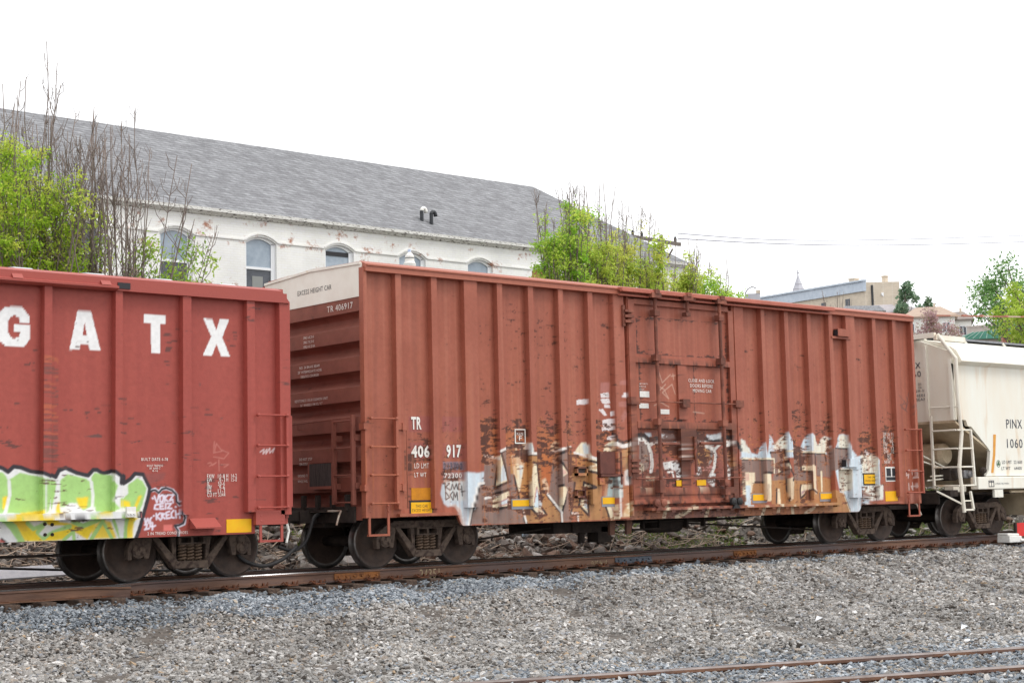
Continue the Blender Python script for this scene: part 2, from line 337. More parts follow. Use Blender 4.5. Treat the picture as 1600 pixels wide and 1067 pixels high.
for a in ([(1.633,1.415),(1.648,1.291)],[(1.738,1.4),(1.649,1.346),(1.746,1.29)],[(1.771,1.298),(1.797,1.391),(1.841,1.302),(1.889,1.398),(1.912,1.301)],[(1.974,1.397),(1.931,1.39),(1.929,1.296),(1.982,1.3)],[(1.647,1.264),(1.651,1.126),(1.732,1.166),(1.647,1.264)],[(1.805,1.261),(1.751,1.207),(1.801,1.124)],[(1.819,1.124),(1.829,1.247),(1.862,1.164),(1.9,1.252),(1.911,1.119)],[(2.002,1.356),(2.015,1.189)],[(2.073,1.369),(2.076,1.189)],[(1.992,1.259),(2.088,1.266)]): ST(DK,a,.022)
# letters between the wide post and the door
PL(OC,[(3.112,1.9),(3.831,1.892),(3.853,1.446),(3.895,1.245),(4.312,0.818),(4.295,0.681),(3.443,0.685),(3.355,0.938),(3.268,1.2),(3.113,1.56)])
PL((196,140,84),[(3.428,1.738),(3.62,1.738),(3.582,1.303),(3.361,1.126),(3.316,1.217)],.8,3)
PL(CR,[(3.326,1.919),(3.341,2.009),(3.414,2.078),(3.536,2.119),(3.632,2.101),(3.667,1.992),(3.664,1.916)]); PL(LB,[(3.449,2.046),(3.535,2.11),(3.631,2.092),(3.662,1.992),(3.665,1.919),(3.505,1.919)],.8,5)
PL(CR,[(3.195,1.918),(3.2,2.062),(3.27,2.034),(3.304,1.919)],.9); PL(CR,[(4.067,1.966),(4.095,2.077),(4.197,2.149),(4.295,2.105),(4.316,2.004)],.9,3)
PL(MV,[(2.39,1.371),(2.504,1.38),(2.521,1.158),(3.082,1.283),(3.1,0.949),(3.355,0.944),(3.447,0.685),(2.157,0.693),(2.223,0.921),(2.299,0.951)])
PL(MV,[(2.518,1.882),(2.845,1.832),(2.751,1.313),(3.067,1.413),(3.105,1.273),(2.521,1.161),(2.509,1.387)])
PL(MV,[(2.908,1.932),(3.092,2.03),(3.213,2.045),(3.211,1.98),(3.106,1.951),(3.11,1.282),(3.063,1.431)])
PL(CR,[(2.828,1.825),(2.913,1.925),(3.067,1.428),(2.742,1.328)]); PL((224,170,120),[(2.796,1.739),(2.892,1.846),(2.853,1.454),(2.769,1.384)],.6,4); PL(LB,[(2.91,1.668),(2.966,1.739),(3.035,1.453),(2.87,1.415)],.9,2)
PL(CR,[(2.699,1.116),(3.07,1.274),(3.101,0.991),(2.68,0.929)]); PL(LB,[(2.888,1.081),(3.053,1.122),(3.074,1.042),(2.875,1.019)],.9); ST((170,90,110),[(2.853,1.064),(3.066,1.14),(3.089,1.042),(2.867,1.001),(2.853,1.064)],.02,.8)
PL(MV,[(3.113,1.56),(3.212,1.55),(3.308,1.106),(3.104,1.091)]); PL(CR,[(3.142,1.879),(3.332,1.897),(3.409,1.738),(3.458,1.789),(3.316,1.217),(3.195,1.523)]); PL(LB,[(3.32,1.738),(3.407,1.684),(3.373,1.522),(3.335,1.45)],.7,3); PL((230,176,120),[(3.157,1.846),(3.252,1.829),(3.276,1.451),(3.207,1.523)],.6,4)
PL(CR,[(3.654,1.756),(3.741,1.734),(3.832,1.104),(3.837,0.952),(3.945,0.823),(3.754,0.798),(3.571,0.957),(3.558,1.159)]); PL(LB,[(3.715,1.302),(3.783,1.156),(3.84,1.046),(3.837,0.952),(3.638,0.956)],.95,2)
ST((176,84,96),[(3.651,1.049),(3.715,1.316),(3.767,1.192),(3.821,1.056)],.022,.8); ST((176,84,96),[(3.738,0.903),(3.857,0.828),(3.836,0.928)],.016,.7)
PL(MV,[(3.869,1.92),(4.567,2.014),(4.578,1.476),(4.494,0.942),(4.544,0.68),(4.324,0.682),(4.305,0.847),(4.007,1.207),(4.048,1.408),(4.125,1.865)])
PL((186,104,56),[(3.845,1.92),(4.138,1.893),(4.058,1.407),(4.012,1.211),(3.9,1.241),(3.829,1.446)],.85,4); PL(CR,[(3.853,1.446),(3.947,1.481),(4.02,1.298),(3.997,1.207),(3.9,1.241)],.6,4)
PL(CR,[(4.263,1.332),(4.523,1.355),(4.327,0.887),(4.258,0.911)]); PL((236,188,140),[(4.267,1.323),(4.367,1.331),(4.335,1.111),(4.265,1.112)],.6,3)
PL(CR,[(4.352,1.746),(4.506,1.569),(4.368,1.5)]); PL((216,150,150),[(4.366,1.644),(4.451,1.57),(4.369,1.524)],.7,2); PL(CR,[(4.509,1.94),(4.578,1.959),(4.572,1.791)])
for a in ([(2.737,1.314),(3.067,1.417),(2.908,1.932),(3.099,2.026),(3.213,2.041),(3.211,1.98),(3.106,1.954)],[(2.84,1.829),(2.742,1.314)],[(2.521,1.161),(3.07,1.277)],[(2.68,0.929),(3.101,0.984)],[(2.241,0.917),(2.401,1.367),(2.504,1.376)],[(2.168,0.692),(2.219,0.918)],[(3.385,1.901),(3.831,1.891)],[(3.385,1.901),(3.386,1.789),(3.477,1.774)],[(3.195,1.523),(3.308,1.106)],[(3.654,1.756),(3.741,1.738),(3.836,1.064)],[(3.571,0.952),(3.754,0.798),(3.949,0.819),(3.837,0.946)],[(3.355,0.938),(3.447,0.685)],[(3.895,1.241),(4.305,0.847),(4.295,0.686)],[(4.263,1.332),(4.523,1.355),(4.326,0.854)],[(4.138,1.865),(4.572,1.992)],[(4.352,1.746),(4.506,1.569),(4.553,1.606)],[(4.509,1.94),(4.572,1.782)],[(4.162,1.865),(4.21,1.81),(4.298,1.829),(4.32,1.755),(4.207,1.718),(4.155,1.663)]): ST(DK,a,.048)
for a in ([(2.145,0.693),(2.205,0.918),(2.379,1.388),(2.5,1.401)],[(3.352,1.919),(3.832,1.913)],[(3.379,0.938),(3.466,0.684)],[(4.313,0.854),(4.325,0.686)],[(2.895,1.954),(3.092,2.026)],[(2.522,1.885),(2.863,1.825)],[(4.078,1.939),(4.573,2.04)],[(2.52,1.136),(2.798,1.18)],[(3.925,1.248),(4.325,0.847)]): ST(WH,a,.045)
PL(OC,[(4.565,1.468),(4.717,1.466),(4.734,1.924),(5.304,1.798),(5.294,1.546),(5.175,1.463),(5.346,1.377),(5.329,0.958),(5.416,0.935),(5.523,0.691),(4.689,0.698),(4.692,0.801),(4.552,0.812),(4.637,1.219)])
PL((200,150,98),[(4.582,1.944),(4.677,1.923),(4.703,1.467),(4.564,1.457)],.9,3)
PL(CR,[(4.672,1.94),(4.738,2.028),(4.855,2.129),(4.97,2.121),(5.049,1.941),(5.098,1.857),(4.903,1.878)],1,2); PL(LB,[(4.868,2.091),(4.969,2.113),(5.036,1.966),(5.062,1.893),(4.904,1.913)],.8,4)
PL(CR,[(4.663,1.936),(5.305,1.815),(5.295,1.563),(5.064,1.572),(4.981,1.663),(5.045,1.694),(5.184,1.704),(4.986,1.799)]); PL(OC,[(4.704,1.892),(4.988,1.84),(5.17,1.714),(5.012,1.715)],.9); PL(OC,[(5.068,1.673),(5.3,1.693),(5.298,1.641),(5.094,1.62)],.7)
PL(CR,[(4.885,1.394),(5.183,1.295),(4.851,1.253)]); PL(CR,[(4.783,1.109),(4.96,1.106),(4.993,0.777),(4.75,0.973)]); PL(LB,[(4.888,1.101),(4.96,1.1),(4.974,0.881),(4.868,0.946)],.9); PL(CR,[(5.416,0.956),(5.74,0.971),(5.764,0.692),(5.528,0.689)]); ST((176,100,120),[(5.576,0.932),(5.685,0.698)],.022,.7)
PL(MV,[(4.565,1.468),(4.663,1.384),(4.552,0.818),(4.403,0.955),(4.456,1.263),(4.376,1.356)],.9)
PL(CR,[(5.404,1.963),(5.431,2.069),(5.527,2.116),(5.709,2.224),(5.733,1.951)],.95); PL((150,160,160),[(5.506,2.095),(5.669,2.117),(5.575,1.989)],.7,3)
PL((172,186,184),[(5.527,1.523),(5.882,1.521),(5.864,1.092),(5.364,1.1),(5.462,1.376)],1,2); PL((196,128,84),[(5.38,1.503),(5.541,1.502),(5.452,1.124),(5.364,1.104)],.8,4); ST((96,104,106),[(5.643,1.48),(5.757,1.373),(5.637,1.332),(5.781,1.246),(5.726,1.352),(5.848,1.415)],.05,.8)
for a in ([(4.857,1.257),(4.885,1.394),(5.183,1.295),(4.857,1.253)],[(4.75,0.973),(4.783,1.109)],[(4.75,0.973),(4.993,0.773),(4.965,1.1)],[(4.552,0.812),(4.692,0.801),(4.689,0.698)],[(4.552,0.812),(4.657,1.384)],[(4.957,1.799),(5.302,1.735)],[(5.036,1.589),(5.294,1.546)],[(5.416,0.956),(5.523,0.691)],[(4.582,1.944),(4.509,1.944),(4.573,1.778)]): ST(DK,a,.048)
for a in ([(4.576,0.838),(4.716,0.821),(4.717,0.701)],[(4.663,1.932),(5.304,1.803)]): ST(WH,a,.045)
# beside and on the door: brush strokes
DR=[(5.74,2.053)]
PL((160,124,96),[(5.749,2.043),(6.298,2.099),(6.283,1.755),(6.172,1.626),(5.884,1.574),(5.776,1.841)]); PL(MV,[(6.085,2.077),(6.222,2.088),(6.209,1.798),(6.09,1.841)],.8); PL((190,146,100),[(5.873,2.011),(6.053,2.034),(6.043,1.798),(5.888,1.67)],.8,3)
PL(WH,[(5.915,1.585),(6.006,1.627),(6.111,1.622),(6.09,1.327),(5.904,1.325)],.85,2); PL((140,140,142),[(5.939,1.457),(6.034,1.573),(6.101,1.584),(6.025,1.371)],.7,3)
PL((176,116,80),[(5.861,1.313),(6.131,1.31),(6.106,0.73),(5.837,0.736)],.9,2); PL((226,196,150),[(5.853,0.821),(6.009,0.987),(6.113,0.9),(6.106,0.73),(5.849,0.736)],.8,4); ST((232,220,190),[(5.948,0.967),(6.084,0.986),(5.976,0.903),(6.094,0.879),(6.033,0.838)],.035,.9)
PL(WH,[(5.773,1.267),(5.842,1.266),(5.825,0.737),(5.76,0.738)],.8)
ST(DK,[(5.676,2.298),(5.76,2.16),(5.906,2.097),(6.134,2.152),(6.308,2.181)],.10,1); ST(WH,[(5.742,2.1),(5.904,2.05),(6.147,2.103),(6.305,2.121)],.075,1)
PL((128,74,60),[(6.174,2.404),(9.078,2.391),(9.116,1.336),(6.172,1.365)],.55,6); PL((150,86,74),[(6.331,2.186),(8.957,2.206),(8.955,1.25),(6.337,1.281)],.75,2)
PL(LB,[(6.474,2.317),(6.674,2.319),(6.686,2.232),(6.562,2.231)],.9,3);PL(LB,[(6.914,2.31),(7.3,2.292),(7.343,2.189),(7.026,2.173),(6.91,2.223)],.95,3);PL(LB,[(8.224,2.29),(8.524,2.304),(8.66,2.344),(8.651,2.181),(8.283,2.167)],.95,3)
PL(MV,[(6.339,2.175),(6.557,2.1),(6.591,1.84),(6.568,1.667),(6.472,1.581),(6.321,1.625)],1); PL((150,130,120),[(6.466,2.143),(6.585,2.057),(6.599,1.667),(6.505,1.624)],.7,3); PL(CR,[(6.332,1.732),(6.447,1.711),(6.441,1.581),(6.324,1.539)],.7,4)
PL((120,74,60),[(6.472,1.57),(6.811,1.568),(6.797,1.275),(6.337,1.281),(6.344,1.452)],.8,3); PL(CR,[(6.498,1.484),(6.744,1.471),(6.71,1.406),(6.495,1.408)],.6,4)
PL((166,96,84),[(6.915,2.081),(7.37,2.083),(7.356,1.796),(6.976,1.775)],1)
PL(WH,[(6.969,1.749),(7.356,1.792),(7.449,1.73),(7.479,1.576),(7.637,1.526),(7.599,1.398),(7.338,1.418),(7.314,1.587),(7.158,1.621),(7.007,1.617)]); PL((150,86,74),[(7.075,1.545),(7.219,1.588),(7.276,1.445),(7.086,1.446)],.9); ST(WH,[(7.092,1.567),(7.234,1.566),(7.26,1.445)],.04); PL((150,140,136),[(6.931,1.47),(7.042,1.501),(7.054,1.425),(6.929,1.426)],.8,2)
PL(WH,[(7.444,2.172),(7.568,2.217),(7.634,2.107),(7.586,1.796),(7.465,1.796)],.95,2); ST((150,92,80),[(7.534,2.173),(7.533,1.818)],.02,.7)
PL((186,140,92),[(7.949,2.064),(8.228,2.054),(8.345,1.953),(8.304,1.796),(8.061,1.68),(7.948,1.707)]); ST((150,132,122),[(8.161,1.706),(8.354,1.931)],.05,.8)
ST((160,150,146),[(8.015,2.075),(8.212,2.065),(8.356,1.976),(8.365,1.818),(8.259,1.706)],.06); ST(WH,[(8.212,2.07),(8.425,2.01),(8.475,1.886),(8.423,1.661),(8.272,1.437)],.075)
PL(WH,[(8.311,1.56),(8.456,1.525),(8.407,1.234),(8.177,1.389)],.95,2); PL(WH,[(7.88,1.662),(8.027,1.651),(8.066,1.528),(7.926,1.48)],.95,2); PL((206,150,146),[(8.094,1.684),(8.358,1.683),(8.356,1.526),(8.086,1.528)],.8)
PL((150,130,120),[(7.856,1.507),(8.115,1.461),(8.178,1.411),(7.852,1.414)],.8,3)
PL((176,132,92),[(8.782,2.114),(8.986,2.115),(9.076,1.887),(9.021,1.522),(8.862,1.705)],.9,2); PL(WH,[(8.75,2.147),(8.955,2.165),(9.066,2.024),(8.88,2.046),(8.771,2.023)],.95,2);PL(WH,[(8.76,1.709),(8.885,1.636),(8.897,1.427),(8.779,1.428)],.95,2); PL((130,120,118),[(8.81,2),(8.925,1.932),(8.88,1.727),(8.765,1.795)],.6,3)
ST(WH,[(6.331,2.203),(6.469,2.195),(6.587,2.09),(6.654,1.927),(6.675,1.71),(6.638,1.58)],.085); ST((110,104,102),[(6.554,2.035),(6.582,1.84),(6.554,1.624)],.03,.7); ST(WH,[(6.665,2.101),(6.775,2.145),(7.055,2.121),(7.387,2.105)],.07); ST(WH,[(7.889,2.153),(8.184,2.15),(8.413,2.111)],.06,.8); ST(WH,[(8.441,1.999),(8.649,2.135)],.06)
ST(DK,[(6.334,2.261),(6.472,2.263),(6.621,2.17),(6.809,2.207),(6.934,2.208),(7.058,2.169),(7.311,2.189),(7.468,2.265),(7.535,2.317),(7.632,2.191),(7.765,2.268),(7.962,2.306),(8.023,2.225),(8.219,2.205),(8.415,2.134),(8.652,2.199),(8.789,2.246),(8.959,2.247),(9.096,2.138),(9.219,2.001)],.10)
ST((76,82,88),[(7.831,2.298),(8.027,2.311),(8.025,2.255)],.06)
PL(CR,[(6.337,1.281),(6.765,1.254),(6.886,1.176),(6.332,1.163)],.6,5);PL(CR,[(7.266,1.248),(7.585,1.244),(7.711,1.187),(7.326,1.17)],.6,5);PL(CR,[(7.911,1.306),(8.17,1.259),(8.567,1.232),(8.498,1.199),(7.972,1.217)],.7,4)
# right of the door
PL(LB,[(9.197,1.813),(9.22,2.218),(9.334,2.18),(9.391,2.064),(9.507,2.042),(9.56,1.945),(9.758,1.906),(9.813,2.027),(9.982,2.165),(10.031,1.891),(10.129,2.324),(10.222,2.266),(10.286,2.124),(10.347,2.136),(10.5,2.248),(10.658,2.329),(10.711,2.39),(10.862,2.147),(10.979,2.032),(11.103,2.029),(11.242,2.234),(11.374,2.336),(11.508,2.354),(11.598,2.278),(11.707,2.084),(11.813,2.239),(11.946,2.301),(12.074,2.282),(12.139,2.18),(12.12,1.914),(10.08,1.812)],1,3)
PL((234,226,202),[(9.206,1.967),(9.22,2.218),(9.334,2.18),(9.391,2.064),(9.507,2.042),(9.524,1.929)],.7,6);PL((236,228,204),[(10.273,2.01),(10.286,2.124),(10.5,2.248),(10.658,2.329),(10.638,2.011)],.75,6);PL((236,228,204),[(11.508,1.974),(11.537,2.318),(11.598,2.278),(11.707,2.084),(11.813,2.239),(11.946,2.301),(12.089,2.262),(12.069,1.975)],.8,6);PL(CR,[(10.851,1.972),(10.919,2.072),(11.102,2.013),(11.161,1.953)],.7,5)
PL(MV,[(9.237,1.805),(10.26,1.805),(10.238,1.533),(9.944,1.535),(9.909,1.34),(9.666,1.342),(9.661,1.548),(9.223,1.551)])
PL(OC,[(9.578,1.343),(9.903,1.34),(9.924,0.896),(9.494,0.904)]); PL(CR,[(9.24,1.543),(9.655,1.548),(9.661,1.342),(9.576,1.308),(9.529,1.106),(9.458,0.881),(9.29,0.885),(9.22,1.197)]); PL((206,150,140),[(9.268,1.533),(9.471,1.522),(9.464,1.387),(9.288,1.369)],.6,5)
PL(LB,[(9.327,1.282),(9.504,1.28),(9.499,0.881),(9.313,0.884)]); PL(CR,[(9.938,1.535),(10.159,1.522),(10.136,0.947),(9.934,0.958)]); PL((150,110,90),[(9.99,1.304),(10.056,1.303),(10.031,0.991),(9.96,0.992)],.5,4)
PL(OC,[(10.161,1.4),(10.938,1.394),(10.903,0.838),(10.128,0.853)]); PL(MV,[(10.142,1.946),(10.24,1.97),(10.604,1.951),(10.71,1.693),(10.74,1.574),(10.645,1.392),(10.168,1.373),(10.277,1.576)]); PL(CR,[(10.406,1.718),(10.538,1.575),(10.378,1.505)])
PL(CR,[(10.302,1.203),(10.405,1.201),(10.428,0.886),(10.283,0.889)]); PL(CR,[(10.63,1.396),(10.849,1.454),(10.806,0.959),(10.695,0.96)],.8,2)
PL(MV,[(10.843,1.936),(11.557,1.937),(11.528,1.691),(11.13,1.672),(11.104,1.56),(11.436,1.55),(11.437,1.365),(10.844,1.367)]); PL(CR,[(11.13,1.672),(11.464,1.679),(11.462,1.554),(11.117,1.564)]); PL(OC,[(10.832,1.371),(11.443,1.365),(11.541,1.127),(11.625,0.864),(10.782,0.88)])
PL(CR,[(11.086,1.273),(11.402,1.309),(11.431,1.189),(11.23,1.091),(11.099,1.001),(11.05,1.01)]); PL((170,130,150),[(11.108,1.143),(11.251,1.171),(11.103,1.063)],.8); PL(CR,[(11.458,1.691),(11.56,1.691),(11.545,1.187),(11.639,1.065),(11.553,0.966),(11.473,1.188)])
PL(MV,[(11.633,1.933),(11.922,1.938),(11.976,1.69),(12.101,1.624),(12.087,1.425),(11.564,1.469)]); PL(OC,[(11.545,1.465),(12.085,1.394),(12.047,0.836),(11.611,0.844),(11.632,1.065)]); PL(CR,[(11.752,1.569),(11.816,1.569),(11.796,1.123),(11.754,1.124)])
for a in ([(9.237,1.809),(10.26,1.805),(10.238,1.533),(9.95,1.539)],[(9.649,1.346),(9.909,1.34)],[(10.149,1.95),(10.605,1.971),(10.711,1.713),(10.765,1.594)],[(10.331,1.478),(10.537,1.571),(10.406,1.714)],[(10.63,1.396),(10.618,1.199),(10.701,0.956)],[(10.764,1.574),(10.849,1.454),(10.813,1.375)],[(10.314,1.202),(10.283,0.889)],[(10.849,1.936),(11.557,1.937),(11.541,1.691)],[(11.124,1.668),(11.117,1.56),(11.436,1.55),(11.425,1.189),(11.068,0.998),(11.061,1.173),(11.092,1.273)],[(11.425,1.189),(11.627,1.075),(11.562,0.966)],[(11.633,1.933),(11.922,1.938),(11.976,1.69),(12.101,1.624)]): ST(DK,a,.048)
for a in ([(9.238,1.824),(10.267,1.82),(10.256,1.533)],[(10.621,1.981),(11.558,1.962)],[(11.622,1.958),(11.942,1.959)],[(10.597,1.852),(10.743,1.633)]): ST((240,226,200),a,.035)
PL(LB,[(12.246,2.053),(12.292,2.13),(12.437,2.336),(12.563,2.358),(12.685,2.334),(12.827,1.998),(12.985,1.869),(13.148,1.9),(13.279,1.966),(13.37,2.044),(13.428,1.966),(13.625,1.914),(13.762,1.79),(13.747,1.244),(13.92,1.242),(13.896,0.927),(13.413,0.903),(13.285,0.781),(13.226,0.673),(12.716,0.674),(12.34,1.055),(12.212,1.566)],1,3)
PL((238,228,204),[(12.411,2.079),(12.436,2.311),(12.562,2.351),(12.675,2.313),(12.714,1.977),(12.434,1.822)],.8,5);PL((238,228,204),[(13.157,1.921),(13.617,1.914),(13.73,1.822),(13.692,1.48),(13.202,1.497)],.8,5);PL((238,228,204),[(13.227,1.249),(13.911,1.242),(13.887,0.927),(13.413,0.909),(13.211,1.042)],.6,6)
PL(MV,[(11.992,2.021),(12.246,2.053),(12.697,2.034),(12.687,1.77),(12.463,1.642),(12.22,1.566),(11.971,1.593)],.95); PL(OC,[(11.417,1.068),(12.192,1.159),(12.513,1.073),(12.716,0.674),(11.393,0.703)]); PL(CR,[(12.379,1.617),(12.792,1.615),(12.759,1.151),(12.425,1.105),(12.341,1.361)],.7,4)
ST(DK,[(12.245,2.047),(12.697,2.039)],.03); ST(CR,[(12.506,1.091),(12.708,0.677)],.03); ST((90,80,80),[(12.53,1.077),(12.733,0.676)],.015)
for a in ([(13.226,1.822),(13.398,1.848),(13.303,1.718),(13.518,1.743),(13.423,1.613),(13.643,1.691)],[(13.263,1.744),(13.694,1.796),(13.377,1.561)],[(13.528,1.874),(13.59,1.56)]): ST((150,86,70),a,.012,.8)
ST((110,80,74),[(14.637,3.262),(14.906,3.067),(14.67,3.031),(14.943,2.881),(14.717,2.97),(14.859,3.128)],.02,.8);ST((96,78,76),[(14.918,3.223),(14.986,3.1),(14.867,2.911),(15.03,3.32)],.018,.8);ST((96,78,76),[(15.193,3.073),(15.078,2.946),(15.269,3.044),(15.131,2.822)],.018,.8)
for a in ([(14.909,1.566),(14.794,1.54),(14.787,1.447),(14.879,1.473),(14.85,1.392)],[(15.014,1.472),(14.998,1.553),(15.135,1.565),(15.147,1.444),(15.03,1.391),(15.167,1.403)],[(14.862,1.272),(14.864,1.124)],[(14.999,1.284),(15.008,1.123),(14.947,1.204),(15.082,1.202)],[(15.112,1.283),(15.141,1.202),(15.076,1.122)]): ST((224,206,200),a,.03,.85)
PL((206,160,150),[(14.889,1.044),(15.16,1.04),(15.122,0.852),(14.894,0.83)],.35,4)
# lower sill wash under the letters
for a,b,c in (((6.075,0.814)[0],(6.962,0.795)[0],(150,106,84)),((6.962,0.795)[0],(9.149,0.747)[0],(128,96,88)),((9.17,0.814)[0],(12.035,0.755)[0],(170,118,82))): PL(c,[(a,.60),(b,.60),(b,.845),(a,.845)],.75,3)
for a in ([(6.957,0.687),(7.063,0.945)],[(7.303,0.689),(7.562,0.782),(7.825,0.887)],[(8.14,0.68),(8.213,0.812)],[(9.835,0.684),(9.918,0.838)],[(10.312,0.673),(10.385,0.868)],[(10.799,0.662),(10.778,0.821)],[(11.203,0.673),(11.495,0.806)]): ST(CR,a,.09,.8)
PL(CR,[(5.837,0.736),(5.853,0.821),(6.029,0.753)],.5,2)
# torn labels and paste
for q in ([(4.754,2.907),(4.999,2.927),(5.003,2.832),(4.758,2.817)],[(5.366,3.042),(5.585,3.069),(5.598,2.979),(5.38,2.961)],[(5.354,2.936),(5.589,2.957),(5.619,2.867),(5.492,2.843),(5.409,2.862)],[(5.45,2.833),(5.597,2.836),(5.615,2.776),(5.468,2.772)],[(5.301,2.739),(5.426,2.756),(5.526,2.637),(5.462,2.621)],[(5.612,2.7),(5.676,2.716),(5.672,2.625),(5.601,2.639)],[(5.397,2.545),(5.649,2.579),(5.661,2.443),(5.413,2.424)],[(5.911,2.98),(5.966,3.067),(6.06,3.061),(6.056,2.969)],[(5.372,2.411),(5.417,2.433),(5.653,2.447),(5.664,2.351),(5.384,2.339)],[(5.604,2.702),(5.664,2.718),(5.69,2.629),(5.615,2.617)],[(5.511,2.233),(5.66,2.262),(5.671,2.16),(5.5,2.163)],[(5.51,2.562),(5.575,2.574),(5.552,2.509)]): PL((232,226,226),q,.92,0)
for q in ([(5.869,3.285),(6.062,3.307),(6.058,3.214),(5.866,3.209)],[(5.839,2.887),(6.054,2.907),(6.049,2.8),(5.836,2.795)],[(5.884,2.629),(5.996,2.753),(6.043,2.662),(5.899,2.476)],[(5.374,3.239),(5.614,3.262),(5.606,3.079),(5.367,3.057)]): PL((188,130,124),q,.55,2)
# rust: flakes along the panels, thickest low down and on the door
posts=[(.66,.78),(1.42,1.54),(2.14,2.43),(2.89,3.01),(3.62,3.74),(4.35,4.47),(5.09,5.21),(9.15,9.43),(9.98,10.09),(10.72,10.84),(11.46,11.58),(12.19,12.31),(12.78,13.08),(13.72,13.84),(14.46,14.58)]
onpost=np.zeros_like(XX)
for a,b in posts: onpost=np.maximum(onpost,((XX>a-.06)&(XX<b+.02)).astype(float))
def qn(n): return (n.argsort(axis=None).argsort().reshape(n.shape)/n.size)
f1=qn(.62*vnoise(P.h,P.w,5,20,21,5,.66)+.38*vnoise(P.h,P.w,60,40,22,2)); f2=qn(.7*vnoise(P.h,P.w,3,9,23,3,.6)+.3*vnoise(P.h,P.w,40,40,24,2))
I=.012+.19*sstep(2.9,2.0,ZZ)*(1-.86*sstep(1.9,1.5,ZZ))+.045*sstep(3.4,2.4,ZZ)+.03*sstep(4.6,4.2,ZZ)*sstep(2.6,3.2,ZZ)*((XX>.8)&(XX<5.2))
I*=np.where(XX<1.4,.12,1)*np.where((XX>1.4)&(XX<2.45),.35,1)*np.where(XX>14.5,.1,1); I*=1-.93*onpost
I*=np.where((XX>2.45)&(XX<5.1)&(ZZ>1.7)&(ZZ<2.75),1.9,1); I*=np.where((XX>6.2)&(XX<9.1)&(ZZ>2.5),.05,1)*np.where((XX>4.5)&(XX<5.2)&(ZZ>1.9),.35,1)*np.where((XX>2.5)&(XX<4.6)&(ZZ<2.4),1.35,1)
P.blend(np.clip((I*1.9-(1-f1))/.03,0,1)*.5*sstep(2.9,2.2,ZZ),OR)
P.blend(np.clip((I-(1-f1))/.008,0,1)*.93,RU); P.blend(np.clip((I*.45-(1-f2))/.006,0,1)*.9,(80,50,42))
for (x0,x1,z,s) in ((.78,1.3,2.05,1.),(.78,1.35,1.78,1.4),(1.55,2.1,1.55,.6)):
    m=np.exp(-((ZZ-z)/.16)**2)*((XX>x0)&(XX<x1)); P.blend(np.clip((.30*m*s-(1-f1))/.01,0,1)*.9,RU)
st=qn(vnoise(P.h,P.w,120,4,31,3)); P.blend(np.clip((st-.8)*2.2,0,.32)*sstep(2.5,1.6,ZZ)*(1-onpost*.5),(186,112,62))
P.blend(np.clip((qn(vnoise(P.h,P.w,30,50,33))-.45)*.5,0,.22)*sstep(1.5,.7,ZZ),(120,86,66))
for wd,pts in ((.085,[(6.331,2.203),(6.469,2.195),(6.587,2.09),(6.654,1.927),(6.675,1.71),(6.638,1.58)]),(.075,[(6.665,2.101),(6.775,2.145),(7.055,2.121),(7.387,2.105)]),(.07,[(7.889,2.153),(8.184,2.15),(8.413,2.111)]),(.08,[(8.212,2.07),(8.425,2.01),(8.475,1.886),(8.423,1.661),(8.272,1.437)]),(.07,[(8.75,2.147),(8.955,2.165),(9.066,2.024)]),(.07,[(8.76,1.709),(8.873,1.614),(8.846,1.428)]),(.075,[(5.742,2.1),(5.904,2.05),(6.147,2.103),(6.305,2.121)])): ST(WH,pts,wd,.7)
ST(DK,[(6.334,2.261),(6.472,2.263),(6.621,2.17),(6.809,2.207),(6.934,2.208),(7.058,2.169),(7.311,2.189),(7.468,2.265),(7.535,2.317),(7.632,2.191),(7.765,2.268),(7.962,2.306),(8.023,2.225),(8.219,2.205),(8.415,2.134),(8.652,2.199),(8.789,2.246),(8.959,2.247),(9.096,2.138),(9.219,2.001)],.085,.75)
for q in ([(6.914,2.31),(7.3,2.292),(7.344,2.215),(7.028,2.202),(6.91,2.234)],[(8.224,2.29),(8.524,2.304),(8.66,2.344),(8.653,2.215),(8.285,2.196)],[(6.968,1.731),(7.355,1.77),(7.448,1.708),(7.479,1.576),(7.605,1.531),(7.568,1.421),(7.339,1.444),(7.314,1.587),(7.158,1.621),(7.007,1.626)],[(7.88,1.662),(8.027,1.651),(8.066,1.528),(7.926,1.48)],[(8.311,1.56),(8.456,1.525),(8.408,1.256),(8.178,1.397)]): PL((224,226,226),q,.7,2)
v_=qn(vnoise(P.h,P.w,500,7,61,3)); P.blend(np.clip((v_-.7)*1.1,0,.22)*(1-onpost*.4),(120,70,56)); P.blend(np.clip((.3-v_)*.9,0,.16),(196,132,108))
